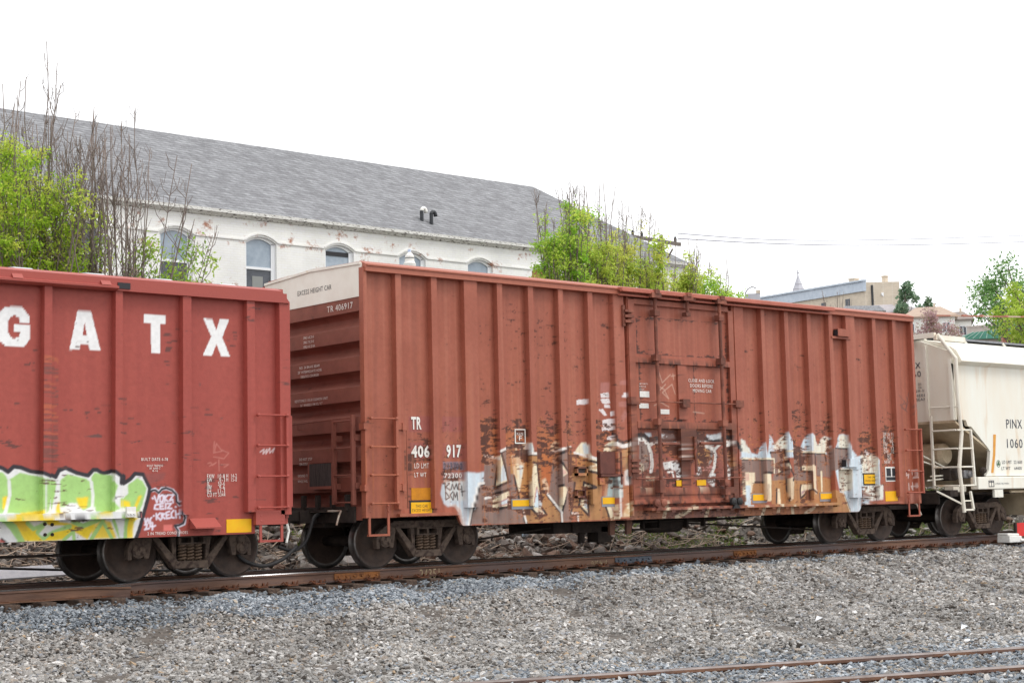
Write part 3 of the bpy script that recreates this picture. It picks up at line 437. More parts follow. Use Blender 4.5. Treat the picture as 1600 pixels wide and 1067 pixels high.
# chipped door edges
for (xa,xb,za,zb) in ((6.36,8.9,3.83,4.55),(6.40,7.55,2.55,3.68),(7.92,8.92,2.55,3.68),(6.4,7.5,1.15,2.45),(7.95,8.95,1.15,2.45)):
    d=np.minimum(np.minimum(XX-xa,xb-XX),np.minimum(ZZ-za,zb-ZZ)); e=np.where(d>-.01,np.exp(-np.clip(d,0,1)/.035),0)
    P.blend(np.clip((e*1.0-(1-f2)*1.15)/.08,0,1)*.92,(76,50,44))
dd=((XX>6.2)&(XX<9.3))*sstep(2.6,2.3,ZZ)*(1-sstep(1.0,.8,ZZ)*.5); P.blend(np.clip((.27*dd-(1-f1))/.02,0,1)*.85,(98,58,46)); P.blend(np.clip((.2*dd-(1-f2))/.02,0,1)*.85,(76,48,42))
for a in ([(6.904,3.569),(7.025,3.29),(7.258,3.456)],[(6.888,3.224),(7.064,3.166),(7.19,2.981),(7.017,3.102),(7.294,3.267),(7.376,3.08)],[(7.279,3.425),(7.393,3.444)],[(7.327,3.474),(7.344,3.364)],[(6.929,3.131),(7.114,3.262)],[(6.783,2.846),(6.963,2.913),(7.183,2.824)],[(7.863,2.743),(8.188,2.717)]): ST((214,180,160),a,.02,.6)
def pc(v):      # base colour of a point of the car
    v=np.asarray(v); return P.sample(v[:,0]-SH*v[:,1],v[:,2])
KN=vnoise(P.h,P.w,12,34,91,5,.6)
def pcf(v):     # door steelwork: the paint mostly gone to rust low down
    v=np.asarray(v); c=pc(v); k=(.22+.45*sstep(2.9,2.2,v[:,2]))*np.clip((KN[np.clip(((v[:,2]-P.z0)/P.res).astype(int),0,P.h-1),np.clip(((v[:,0]-P.x0)/P.res).astype(int),0,P.w-1)]-.35)*4.5,.15,1.25); return c*(1-k[:,None])+np.array(alb(104,62,48))*k[:,None]
def zbot(x): return np.where(x<2.0,.85,np.where(x>13.2,.815,.675+.16*(1-np.clip((x-2.0)/.13,0,1))**2+.14*(1-np.clip((13.2-x)/.13,0,1))**2))
car=thing('boxcar',(0,0,0),'tall rust-flaked brown boxcar with a white top end panel, standing between the other two railcars','railcar')
# side sheet
xs=np.unique(np.concatenate([np.arange(0,L,.0145),[L,1.995,2.0,13.2,13.205]])); zb=zbot(xs)
tt=np.concatenate([np.linspace(0,.56,175),np.linspace(.565,1,75)])
Zg=zb[None]+(4.99-zb[None])*tt[:,None]; Xg=np.broadcast_to(xs,Zg.shape); yy=np.full(Zg.shape,PY)
lip=np.stack([xs,np.full_like(xs,PY+.06),zb],-1)[None]
G=np.concatenate([lip,np.stack([Xg,yy,Zg],-1)])
side=grid_obj('side_panel',G,M_paint,car,col=pc(G.reshape(-1,3)))
# posts: hat sections, each one its own part
def post(x0,x1,z0,z1,parent,colf,dx=.014,y0=0.,y1=PY,name='side_post',stp=.015,matl=None):
    zs=np.linspace(z0,z1,max(2,int((z1-z0)/stp))); pr=[(x0-dx,y1),(x0-dx*.3,y0+(y1-y0)*.2),(x0,y0)]+[(x0+(x1-x0)*k/6,y0) for k in range(1,6)]+[(x1,y0),(x1+dx*.3,y0+(y1-y0)*.2),(x1+dx,y1)]
    G=np.array([[(a,b,z) for a,b in pr] for z in zs]); cap=np.array([[(a,max(b,y1),zs[0]) for a,b in pr]]); G=np.concatenate([cap,G])
    return grid_obj(name,G,matl or M_paint,parent,col=colf(G.reshape(-1,3)))
for a,b in posts: post(a,b,.985,4.93,car,pc)
post(0,.07,.86,4.99,car,pc,dx=.01,name='corner_post'); post(L-.09,L,.82,4.99,car,pc,dx=.01,name='corner_post')
post(.10,.16,.95,2.3,car,pc,dx=.02,y0=.05,name='ladder_stile',stp=.05)
# core: far side, roof, floor
RED2=alb(150,82,66)
M_red=mat('boxcar_red',alb(168,92,74),alb(150,80,62),scale=3,rough=.6,bump=.1,c3=alb(100,60,48),s3=7,t3=(.64,.72))
M_silver=mat('roof_silver',alb(196,198,202),alb(160,160,164),scale=5,rough=.45,metal=.2)
mb=MB(); mb.box(.30,L-.06,.17,3.02,.95,5.06); mb.build('body_core',M_red,car)
mb=MB(); mb.prism([(0.02,5.0),(.12,5.105),(1.56,5.15),(3.0,5.105),(3.1,5.0)],.04,L-.04,'X')
roof=mb.build('roof',M_red,car)
mb=MB()
for k in range(13): x=.9+k*1.12; mb.prism([(.34,5.10),(.55,5.178),(1.56,5.22),(2.6,5.178),(2.8,5.10)],x-.13,x+.13,'X')
mb.build('roof_rib',M_silver,roof,bevel=.02)
def painted(mb,name,parent,f=pc,m=None,bevel=0): return mb.build(name,m or M_paint,parent,bevel=bevel,col=f)
def sub(P0,P1,n): return [tuple(P0[i]+(P1[i]-P0[i])*t/n for i in range(3)) for t in range(n+1)]
mb=MB(); mb.prism([(.13,5.112),(-.035,5.045),(-.035,4.925),(.12,4.925)],.03,L-.02,'X'); mb.prism([(-.034,5.04),(-.055,5.036),(-.055,5.016),(-.034,5.01)],.05,L-.02,'X'); painted(mb,'top_chord',car)
# end wall at the left: stepped corrugation, white top panel
ez=[.86,1.08]; prof=[(0,5.04),(0,4.512)]
M_endwhite=mat('end_white',alb(236,232,222),alb(224,216,204),scale=1.3,rough=.6,bump=.05,c3=alb(206,160,112),s3=2.1,t3=(.66,.74))
M_endred=mat('end_red',alb(142,84,70),alb(124,72,60),scale=2.5,rough=.65,bump=.1,c3=alb(92,56,48),s3=5,t3=(.68,.76))
bands=[]; z=4.512; prof2=[(0,4.512)]
for k in range(8):
    zt=4.512-.485*k if k==0 else 4.512-.24-.497*(k)+.24
    prof2+=[(0,zt)]+[(.17*math.sin(math.pi*t**.8)**.8 if 0<t<1 else 0,zt-.235-.262*t) for t in (0,.06,.14,.24,.36,.48,.6,.72,.84,.94)]
prof2=[p for i,p in enumerate(prof2) if i==0 or p!=prof2[i-1]]; prof2=[p for p in prof2 if p[1]>.8]+[(0,.82)]
n=len(prof2); ysn=np.linspace(.118,3.06,30)
G=np.array([[(x,y,z) for y in ysn] for x,z in prof2]); G[:,:,0]+=.012; endw=grid_obj('end_wall',G,M_endred,car,flip=True)
mb=MB(); mb.box(.004,.06,.012,.116,.86,4.99); painted(mb,'corner_angle',car) if False else mb.build('corner_angle',M_endred,car)
mb=MB(); mb.prism([(.06,4.512),(3.06,4.512),(3.06,5.04),(1.56,5.115),(.06,5.065)],0,.05,'X'); mb.build('end_panel',M_endwhite,car)
mb=MB(); mb.prism([(.08,5.045),(1.56,5.095),(3.05,5.03),(3.05,5.07),(1.56,5.135),(.08,5.085)],-.025,.06,'X'); mb.build('end_cap_strip',M_endwhite,car)
mb=MB(); mb.box(L-.06,L-.01,.08,3.05,.85,5.05); mb.build('end_wall',M_endred,car)
mb=MB(); mb.box(-.01,.10,3.06,3.13,.86,5.02); mb.box(L-.1,L,3.06,3.13,.86,5.02); mb.build('corner_post',M_red,car)
mb=MB(); mb.box(.05,L-.05,3.02,3.10,.8,5.0)
for a,b in posts: mb.box(a,b,3.1,3.18,.98,4.9)
mb.build('side_panel',M_red,car)
M_board=mat('weathered_board',alb(84,76,74),alb(50,46,46),scale=7,rough=.85,stretch=(1,6,.6))
mb=MB()
q=[(1.539,1.793),(0.828,1.769),(0.845,1.397),(1.546,1.399)]; zt=(q[0][1]+q[1][1])/2; zb_=(q[2][1]+q[3][1])/2
mb.box(-.10,-.03,q[1][0],q[0][0],zb_,zt); mb.build('placard_board',M_board,endw)
mb=MB()
for y in (q[0][0],q[1][0]): mb.box(-.105,-.01,y-.02,y+.02,zb_-.03,zt+.03)
mb.box(-.12,0,q[1][0],q[0][0],zb_-.05,zb_); mb.build('placard_frame',M_endred,endw)
# end ladder
mb=MB()
(ya,za),(yb,zb2)=(0.779,2.478),(0.784,1.086)
(yc,zc),(yd,zd)=(0.22,2.502),(0.22,1.078)
mb.box(-.13,-.06,ya-.03,ya+.02,zb2,za); mb.box(-.13,-.06,yc-.03,yc+.02,zd,zc+.05)
for k in range(4):
    z=zb2+.03+(za-zb2-.05)*k/3; mb.tube([(-.11,ya,z),(-.11,yc,z)],.014)
for z in (za-.3,zb2+.3): mb.box(-.08,.05,yc-.05,yc+.06,z-.05,z+.05); mb.box(-.08,.05,ya-.05,ya+.03,z-.05,z+.05)
y9=(2.035,2.46)[0]; mb.tube([(-.12,y9+.5,za-.02),(-.12,y9,za),(-.12,ya,za+.02)],.014); mb.tube([(-.12,y9-.2,za),(-.12,y9-.2,za-.1),(.0,y9-.2,za-.1)],.012)
mb.build('end_ladder',M_endred,car)
mb=MB()
for y in np.linspace(.5,2.7,6): mb.box(-.06,.02,y-.03,y+.03,.98,1.25)
mb.box(-.18,.05,.9,2.3,.97,1.0); mb.build('end_platform',M_under,car)
# side ladders
def ladder(parent,x0,x1,zs,y,colf,ztop,zlow,m=None):
    mb=MB()
    for z in zs:
        mb.tube([(x0,y,z),(x1,y,z)],.014,6)
        for x in (x0,x1): mb.lathe([(0,-.03),(.026,-.02),(.026,.03)],(x,y,z),n=7)
    mb.box(x1-.02,x1+.03,y-.01,y+.05,zlow,ztop)
    return painted(mb,'ladder',parent,colf,m)
zz=[(0.318,2.482)[1],(0.309,2.014)[1],(0.301,1.55)[1],(0.325,1.088)[1]]; xa=(0.063,2.491)[0]; xb=(0.576,2.486)[0]
ladder(car,xa+.03,xb+.03,zz,-.05,pc,zz[0]+.03,zz[3]-.03)
for zy in (105,480):
    mb=MB()
    (x,z)=(0.764,2.353) if zy==105 else (0.744,1.343)
    mb.box(xb+.03,x+.03,-.03,.03,z-.05,z+.05); mb.box(x-.03,x+.05,-.045,.04,z-.06,z+.06); mb.box(-.05,.03,-.04,.1,z-.05,z+.05); painted(mb,'ladder_bracket',car)
mb=MB(); mb.tube([((0.832,2.395)[0],-.02,(0.832,2.395)[1]),((0.832,2.395)[0],-.02,1.0)],.012,5)
painted(mb,'ladder_rod',car)
def stirrup(parent,x0,x1,zt,zb,y=.0,m=None):
    mb=MB()
    for x in (x0,x1): mb.box(x-.022,x+.022,y-.02,y+.0,zb,zt); mb.lathe([(0,-.035),(.02,-.03),(.02,0)],(x,y,zt-.06),n=7); mb.lathe([(0,-.035),(.02,-.03),(.02,0)],(x,y,zt-.14),n=7)
    mb.box(x0-.022,x1+.022,y-.022,y+.03,zb-.022,zb+.012); return painted(mb,'step_stirrup',parent,pc,m)
stirrup(car,(0.083,0.587)[0],(0.467,0.575)[0],1.1,(0.283,0.576)[1],.04)
xr0,zr0=(14.91,2.468); xr1=(15.486,2.475)[0]; 
lz=[(15.196,2.472)[1],(15.211,2.004)[1],(15.225,1.538)[1],(15.186,1.064)[1]]
ladder(car,L-.55,L+.02,lz,-.06,pc,lz[0]+.02,lz[3]-.02,M_red)
mb=MB()
for z in lz: mb.tube([(L+.08,-.02,z),(L+.08,.45,z)],.014,6); mb.tube([(L-.02,-.06,z),(L+.08,-.04,z)],.014,6)
mb.box(L+.06,L+.10,.0,.04,lz[3],lz[0]); mb.box(L+.06,L+.10,.42,.46,lz[3],lz[0]); mb.box(L-.02,L+.1,.3,.46,lz[1]+.05,lz[1]+.15); mb.build('end_ladder',M_red,car)
stirrup(car,L-.42,L-.04,1.0,(15.04,0.551)[1],.05,M_red)
mb=MB(); mb.box(.7,2.0,.02,.10,.862,.91,seg=.1); mb.box(13.2,14.6,.02,.10,.83,.87,seg=.1); painted(mb,'sill_lip',car)
# ---- door
door=thing('door',(0,0,0),None,None); door.parent=car
dx=np.arange(6.24,9.06,.015); dz=np.arange(.93,4.86,.015); DX,DZ=np.meshgrid(dx,dz)
grid_obj('door_panel',np.stack([DX,np.full(DX.shape,.065),DZ],-1),M_paint,door,col=P.sample(DX-SH*.065,DZ).reshape(-1,3))
mb=MB(); s_=.03
X0=(6.21,4.826)[0]+.03; X1=(9.01,4.876)[0]
mb.box(X0-.10,X0+.06,-.0,.10,.93,4.86,seg=s_); mb.box(X1-.04,X1+.10,-.0,.10,.90,4.80,seg=s_)
for z,h,d in (((6.695,4.825)[1],.10,0),((6.645,3.709)[1],.11,0),((7.581,2.466)[1],.13,-.01),((7.518,1.196)[1],.13,0),((7.514,1.108)[1]-.02,.09,.02)):
    mb.box(X0+.06,X1-.04,d,.07,z-h/2,z+h/2,seg=s_)
cx0,cx1=(7.452,3.24)[0],(7.704,3.248)[0]
mb.box(cx0+.02,cx1+.02,.02,.07,2.58,3.66,seg=s_); mb.box(cx0+.05,cx1+.05,.03,.07,1.1,2.45,seg=s_)
painted(mb,'door_frame',door,pcf)
mb=MB(); (hx0,hz1),(hx1,hz0)=(7.433,2.404),(7.871,1.796)
mb.box(hx0,hx1,-.05,.06,hz0,hz1,seg=.02); mb.tube(sub((hx0+.35,-.08,hz1-.15),(hx0+.37,-.08,hz0-.25),20),.028); painted(mb,'door_latch',door,pcf)
M_lock=mat('lock_bar_rust',alb(128,74,60),alb(92,60,50),scale=6,rough=.75,c3=alb(150,92,74),s3=3,t3=(.5,.6))
for (a,b) in (((6.782,4.975),(6.85,1.081)),((8.616,5.007),(8.724,1.013))):
    mb=MB(); mb.tube(sub((a[0],-.09,a[1]),(a[0]+.02,-.09,b[1]),30),.036,10)
    for z in (b[1]+.15,1.35,2.52,3.75,4.62): mb.box(a[0]-.06,a[0]+.08,-.14,.0,z-.06,z+.06)
    mb.build('lock_bar',M_lock,door,smooth=False)
mb=MB(); a=(7.687,5.023); mb.tube([(a[0],-.09,a[1]),(a[0],-.09,(7.67,4.692)[1])],.036,10); mb.box(a[0]-.07,a[0]+.2,-.14,0,a[1]-.12,a[1]-.06); mb.box(a[0]-.06,a[0]+.06,-.12,0,a[1]-.42,a[1]-.34); mb.build('lock_bar',M_lock,door)
mb=MB()
for (p,q) in (((6.11,2.909),(9.18,2.915)),((6.162,1.443),(9.203,1.411)),((6.882,2.102),(7.371,2.105)),((7.952,2.118),(8.648,2.117))): mb.tube([(p[0],-.06,p[1]),(q[0],-.06,p[1])],.013 if p[0]<6.5 else .03,6)
(ax,az)=(7.595,2.896); mb.box(ax-.1,ax+.1,-.08,.03,az-.08,az+.08)
for p in ((6.175,2.925),(9.132,2.93)): mb.box(p[0]-.1,p[0]+.14,-.08,.04,p[1]-.08,p[1]+.06)
mb.build('door_rod',M_lock,door)
for p in ((6.049,4.526),(6.106,1.69)):
    mb=MB()
    for k in (-.1,0,.1): mb.box(p[0]-.05,p[0]+.18,-.07,.06,p[1]+k-.03,p[1]+k+.02)
    mb.box(p[0]-.08,p[0]-.02,-.03,.08,p[1]-.2,p[1]+.2)
    mb.build('hinge_bracket',M_lock,door)
post(5.76,6.03,.70,4.93,car,pc,dx=.03,y0=.01,name='door_post')
for xx_ in (9.10,6.12): mb=MB(); mb.box(xx_,xx_+.05,.02,.1,.75,4.9,seg=.03); painted(mb,'door_seal',car)
# door track above and below
(ua,uz),(ub,uz2)=(5.749,5.042),(12.165,5.059)
mb=MB(); zt=5.0; mb.prism([(-.03,5.06),(-.16,5.045),(-.17,4.975),(-.15,4.965),(-.12,5.0),(-.03,5.0)],ua+.1,ub+.05,'X'); mb.box(ua+.1,ub,-.10,-.03,4.90,4.925)
mb.tube([(ua+.08,-.135,5.0),(ub+.05,-.135,5.0)],.034,8); M_chord=mat('chord_red',alb(176,98,80),alb(160,86,68),scale=3,rough=.55,bump=.08); o=mb.build('upper_door_track',M_chord,car)
mb=MB()
for p in ((6.756,5.023),(7.651,5.046),(8.617,5.033)): mb.box(p[0]-.14,p[0]+.12,-.185,-.03,4.90,5.0); mb.box(p[0]-.05,p[0]+.06,-.2,-.1,4.98,5.06)
mb.build('track_hanger',M_lock,car)
(la,lz1)=(6.487,0.887); (lb,_)=(12.166,0.831)
mb=MB(); mb.box(la,lb,-.13,.1,lz1-.045,lz1+.005,seg=.03); mb.box(la,lb,-.135,-.13,lz1-.05,lz1+.006,seg=.03)
for x in np.arange(la+.2,lb,.42): mb.box(x-.05,x+.05,-.1,.02,lz1-.09,lz1-.045)
mb.box(lb-.1,lb+.08,-.12,.05,lz1-.02,lz1+.1,seg=.03); painted(mb,'lower_door_track',car)
mb=MB(); zs=(7.509,1.003)[1]; mb.box((6.114,1.027)[0],(9.266,0.995)[0],-.05,.1,zs-.04,zs+.04,seg=.03); painted(mb,'door_sill',car)
for p,m in (((6.68,0.931),M_lock),((8.836,0.923),M_hose)):
    mb=MB()
    for d in (-.09,.09): mb.lathe([(0,-.05),(.03,-.05),(.075,-.03),(.075,.03),(0,.03)],(p[0]+d,-.16,p[1]+.05),n=14)
    mb.prism([(p[0]-.14,p[1]+.06),(p[0]+.14,p[1]+.06),(p[0]+.05,p[1]-.01),(p[0]+.11,p[1]-.09),(p[0]-.11,p[1]-.09),(p[0]-.05,p[1]-.01)],-.17,-.1); mb.build('door_roller',m,car)
# dark patch panel, fittings
mb=MB(); (a,b),(c,d)=(5.319,1.95),(5.883,1.542); M_patch=mat('patch_plate',alb(112,66,56),alb(90,54,48),scale=5,rough=.75,c3=alb(160,110,86),s3=3.5,t3=(.6,.68))
mb.box(a+.06,c-.05,.055,.1,d,b); mb.box(a,c,.0,.1,d-.05,d-.01); mb.box(c-.06,c-.02,.0,.1,d-.2,b); mb.box(a-.02,a+.02,.0,.1,d,b); mb.build('patch_plate',M_patch,car)
def pocket(q0,q1,name,m,inner=None,t=.05):
    (a,b),(c,d)=q0,q1; mb=MB(); mb.box(a,c,.03,.1,d,d+t); mb.box(a,c,.03,.1,b-t*.6,b); mb.box(a,a+t*.7,.03,.1,d,b); mb.box(c-t*.7,c,.03,.1,d,b); o=painted(mb,name,car,pc,m)
    if inner: mb=MB(); mb.box(a+t*.7,c-t*.7,.07,.1,d+t,b-t*.6); mb.build('placard',inner,o)
pocket((4.733,1.674),(5.01,1.51),'placard_holder',None,M_board); pocket((4.718,1.255),(4.946,1.115),'routing_card_holder',M_patch,None,.03)
mb=MB(); (a,b),(c,d)=(5.291,1.468),(5.417,1.345); mb.box(a,c,.02,.1,d,b); mb.lathe([(0,-.01),(.03,0),(.03,.02)],((a+c)/2,.02,(b+d)/2),n=8); painted(mb,'defect_card_board',car)
for q0,q1 in (((12.314,4.618),(12.837,4.459)),((12.413,1.812),(12.924,1.639))):
    mb=MB(); (a,b),(c,d)=q0,q1; mb.box(a+.1,c,-.07,.06,d,b,seg=.03); o=painted(mb,'label_reader_box',car); mb=MB(); mb.box(a+.085,a+.1,-.06,.05,d+.01,b-.02); mb.build('box_opening',M_black,o); mb=MB(); mb.box(a-.05,c+.08,-.02,.08,d-.05,d-.005,seg=.05); painted(mb,'box_bracket',o)
mb=MB(); (a,b),(c,d)=(12.802,1.473),(12.938,1.33); mb.box(a,c,.01,.1,d,b); painted(mb,'defect_card_board',car); mb=MB(); (a,b),(c,d)=(13.193,1.081),(13.442,1.007); mb.box(a,c,.05,.1,d,b); mb.box(a-.04,c+.1,.04,.09,d-.03,d); painted(mb,'card_holder',car)
# reflectors and signs
def plate(q0,q1,y,name,m,parent,t=.004):
    (a,b),(c,d)=q0,q1; mb=MB(); mb.box(a,c,y-t,y,d,b); return mb.build(name,m,parent)
M_grey=mat('primer_grey',alb(140,142,150),rough=.6)
for q0,q1 in (((3.225,1.094),(3.676,0.982)),((5.424,1.105),(5.859,0.983)),((9.638,1.096),(10.043,0.973)),((11.797,1.089),(12.176,0.969))):
    z0=q1[1]; plate((q0[0]-.02,q0[1]+.02),(q1[0]+.03,q1[1]-.05),PY-.003,'reflector_backing',M_grey,side); plate((q0[0],q0[1]),(q1[0],q1[1]),PY-.009,'reflector',M_yellow,side)
plate((14.058,1.105),(14.502,0.886),PY-.003,'reflector',M_yellow,side)
M_oldyel=mat('faded_yellow',alb(206,134,16),alb(178,112,24),scale=7,rough=.6,c3=alb(130,80,60),s3=5,t3=(.6,.7)); plate((1.003,1.334),(1.443,1.131),PY-.003,'reflector',M_oldyel,side)
plate((7.36,1.405),(7.574,1.292),.055,'reflector',M_yellow,door,.01); plate((7.942,1.406),(8.199,1.299),.055,'reflector',M_yellow,door,.01)
for q0,q1,tx in (((0.988,1.093),(1.431,0.9),((1.082,1.056),(1.337,1.005),(1.012,0.985),(1.411,0.933))),((13.317,1.48),(13.811,1.277),((13.437,1.44),(13.712,1.399),(13.359,1.365),(13.775,1.319)))):
    plate((q0[0]-.025,q0[1]+.03),(q1[0]+.025,q1[1]-.03),PY-.003,'sign_border',M_black,side); s=plate(q0,q1,PY-.009,'sign_plate',M_yellow,side)
    text_mesh([('THIS CAR',tx[0],tx[1],PY-.0145),('EXCESS HEIGHT',tx[2],tx[3],PY-.0145)],'sign_lettering',M_black,side)
plate((14.095,1.645),(14.519,1.318),PY-.003,'label_border',M_white,side); M_navy=mat('label_black',alb(46,48,54),rough=.6)
for q0,q1 in (((14.132,1.613),(14.289,1.437)),((14.338,1.612),(14.488,1.435)),((14.117,1.419),(14.481,1.345))): plate(q0,q1,PY-.008,'label_field',M_navy,side)
T=PY-.012
text_mesh([('TR',(1.017,2.531),(1.235,2.318),T),('406',(1.011,2.054),(1.397,1.841),T),('917',(1.762,2.066),(2.086,1.842),T)],'lettering',M_letter,side,bold=.035)
tx=[('LD LMT',(1.072,1.749),(1.379,1.666),T),('LT WT',(1.069,1.591),(1.321,1.516),T),
 ('PLATE',(3.358,2.285),(3.511,2.239),T),('F',(3.409,2.228),(3.479,2.148),T),('72300',(1.705,1.576),(2.085,1.496),T),('LIFT AND JACK HERE',(0.893,0.896),(1.375,0.846),T)]
for k,s in enumerate(['EXW  10-6  W 16-8','EW   9-11  H 17-0','IL   50-6','IW    9-6','IH   13-1','DW   12-0','CU FT','6240','NEW  3-79']):
    y0=82+29*k; pa=(14.07,2.405); pb=(14.529,2.356); dz=((14.07,2.405)[1]-(14.087,1.772)[1])/8.2
    tx.append((s,(pa[0]+(0 if len(s)>8 else .12),pa[1]-dz*k),(pb[0] if len(s)>8 else pb[0]-.2,pa[1]-dz*k-.075),T))
text_mesh(tx,'lettering',M_letter,side)
mb=MB(); (a,b),(c,d)=(3.313,2.354),(3.566,2.091)
for r in ((a,c,b-.02,b),(a,c,d,d+.02),(a,a+.02,d+.02,b-.02),(c-.02,c,d+.02,b-.02)): mb.box(r[0],r[1],T,T+.006,r[2],r[3])
mb.build('plate_outline',M_letter,side)
M_faded=mat('faded_black',alb(84,84,96),rough=.7); text_mesh([('213700',(1.702,1.753),(2.103,1.646),T)],'lettering',M_faded,side)
T2=.05
text_mesh([('CLOSE AND LOCK',(7.796,3.392),(8.544,3.328),T2),('DOORS BEFORE',(7.842,3.294),(8.496,3.226),T2),('MOVING CAR',(7.916,3.194),(8.453,3.128),T2),('SECURITY',(6.434,3.266),(6.665,3.236),T2),('DEVICE',(6.432,3.214),(6.606,3.185),T2),('ONLY',(6.43,3.161),(6.56,3.13),T2)],'lettering',M_letter,door)
for q0,q1 in (((6.441,3.112),(6.699,2.997)),((6.417,2.879),(6.672,2.785)),((6.928,2.775),(7.237,2.683))): plate(q0,q1,.058,'paper_label',M_white,door,.003)
E1=-.012
def etext(s,tl,br,h,x=E1):   # level line of end lettering of height h between two points
    z=(tl[1]+br[1])/2; return (s,(tl[0],z+h/2),(br[0],z-h/2),x)
text_mesh([etext('EXCESS HEIGHT CAR',(1.98,4.776),(0.931,4.758),.085,-.004)],'lettering',M_black,endw,'X')
text_mesh([etext('TR 406917',(1.056,4.391),(0.294,4.383),.105),etext('SPRG 6 IC D-5',(1.793,3.969),(1.473,3.965),.045),etext('SPRG 7 IC D-5',(1.794,3.89),(1.474,3.886),.045),etext('SPRG 4 IC D-5A',(1.796,3.811),(1.446,3.805),.045),
 etext('NO. 24 BRAKE BEAM',(1.93,3.461),(1.308,3.451),.045),etext('28" INTERMEDIATE HOSE',(1.983,3.383),(1.244,3.376),.045),etext('SBE67CE COUPLER',(1.892,3.3),(1.33,3.297),.045),
 etext('KEYSTONE E-15G-B CUSHION UNIT',(2.085,2.887),(1.067,2.883),.045),etext('36" WHEELS 1W CL "C"',(1.916,2.803),(1.226,2.805),.045),etext('DO NOT STEP',(1.958,1.871),(1.562,1.877),.045),etext('ON COUPLER',(1.959,1.787),(1.574,1.797),.045),etext('GROUND TO CAR',(2.014,1.587),(1.557,1.597),.045),etext('WHILE WELDING',(2.016,1.493),(1.559,1.504),.045)],'lettering',M_letter,endw,'X')
# ---------------------------------------------------------------- trucks
def coil(mb,x,y,z0,z1,R,r,turns,n=10):
    N=int(turns*n); mb.tube([(x+R*math.cos(2*math.pi*k/n),y+R*math.sin(2*math.pi*k/n),z0+(z1-z0)*k/N) for k in range(N+1)],r,5)
def frame_mesh(sy):
    mb=MB(); y0,y1=(-1.08,-.95) if sy<0 else (.95,1.08)
    mb.prism([(-.70,.79),(.70,.79),(.72,.66),(-.72,.66)],y0,y1)
    for s in (-1,1):
        pg=[(.66,.79),(.86,.72),(1.02,.60),(1.06,.50),(1.06,.33),(.99,.33),(.98,.52),(.80,.53),(.79,.34),(.71,.34),(.66,.60)]
        mb.prism([(s*a,b) for a,b in pg],y0+.003,y1-.003)
        mb.prism([(s*a,b) for a,b in [(.70,.70),(.60,.70),(.24,.30),(.24,.17),(.30,.17)]],y0-.015,y1+.012)
        mb.prism([(s*a,b) for a,b in [(.25,.665),(.35,.665),(.31,.36),(.25,.28)]],y0+.01,y1-.01)
    mb.prism([(-.27,.285),(.27,.285),(.29,.17),(-.29,.17)],y0-.03,y1+.02); return mb
def make_truck(parent):
    t=thing('truck',(0,0,0),None,None); t.parent=parent
    for sx in (-1,1):
        for sy in (-1,1):
            mb=MB(); c=(sx*.889,sy*.765,.457); s=-sy if False else sy
            pr=[(0,.085),(.09,.085),(.115,.03),(.24,.005),(.36,.02),(.385,.055),(.43,.062)]
            mb.lathe([(r,sy*o) for r,o in pr],c,n=40); mb.lathe([(r,sy*o) for r,o in [(.40,-.07),(.2,-.05),(.09,-.07),(0,-.07)]],c,n=40); mb.cur=1
            mb.lathe([(r,sy*o) for r,o in [(.43,.062),(.452,.055),(.457,.045),(.462,-.045),(.484,-.055),(.487,-.07),(.48,-.08),(.40,-.07)]],c,n=40)
            mb.build('wheel',[M_wheel,M_rim],t,smooth=True)
        mb=MB(); mb.tube([(sx*.889,-.9,.457),(sx*.889,.9,.457)],.085,12); mb.build('axle',M_under,t)
        for sy in (-1,1):
            mb=MB(); mb.lathe([(r,sy*o) for r,o in [(0,.06),(.06,.06),(.085,.045),(.105,.04),(.115,0),(.115,-.12)]],(sx*.889,sy*1.06,.457),n=18)
            for k in range(3):
                a=math.pi/2+k*2.094; mb.lathe([(r,sy*o) for r,o in [(0,.03),(.018,.03),(.018,0)]],(sx*.889+.062*math.cos(a),sy*1.10,.457+.062*math.sin(a)),n=6)
            mb.box(sx*.889-.09,sx*.889+.09,sy*1.02-.07,sy*1.02+.07,.545,.60); mb.build('bearing_cap',M_truck,t)
    for sy in (-1,1):
        frame_mesh(sy).build('side_frame',M_truck,t,bevel=.014)
        for k in (-1,0,1):
            mb=MB(); coil(mb,k*.135,sy*1.03,.29,.53,.052,.019,5); mb.build('spring',M_spring,t)
        mb=MB(); y0,y1=sorted((sy*.9,sy*1.11)); mb.box(-.23,.23,y0,y1,.535,.56); mb.box(-.23,.23,y0,y1,.64,.665)
        for x in (-.23,-.02,.19): mb.box(x,x+.04,y0,y1,.56,.64)
        mb.box(-.2,.2,sy*.92-.02,sy*.92+.02,.55,.65); mb.build('bolster_end',M_truck,t)
    mb=MB(); mb.box(-.2,.2,-.95,.95,.42,.68)
    for s in (-1,1): mb.box(s*.40-.05,s*.40+.05,-.85,.85,.34,.44); mb.box(s*.41-.04,s*.41+.05,-.86,-.70,.30,.62); mb.box(s*.41-.05,s*.41+.04,.70,.86,.30,.62)
    mb.build('bolster',M_under,t); return t
TC=(1.605,13.82)
truck0=make_truck(car); truck0.location=(TC[0],TY,0)
tr=dup(truck0,car); tr.location=(TC[1],TY,0)
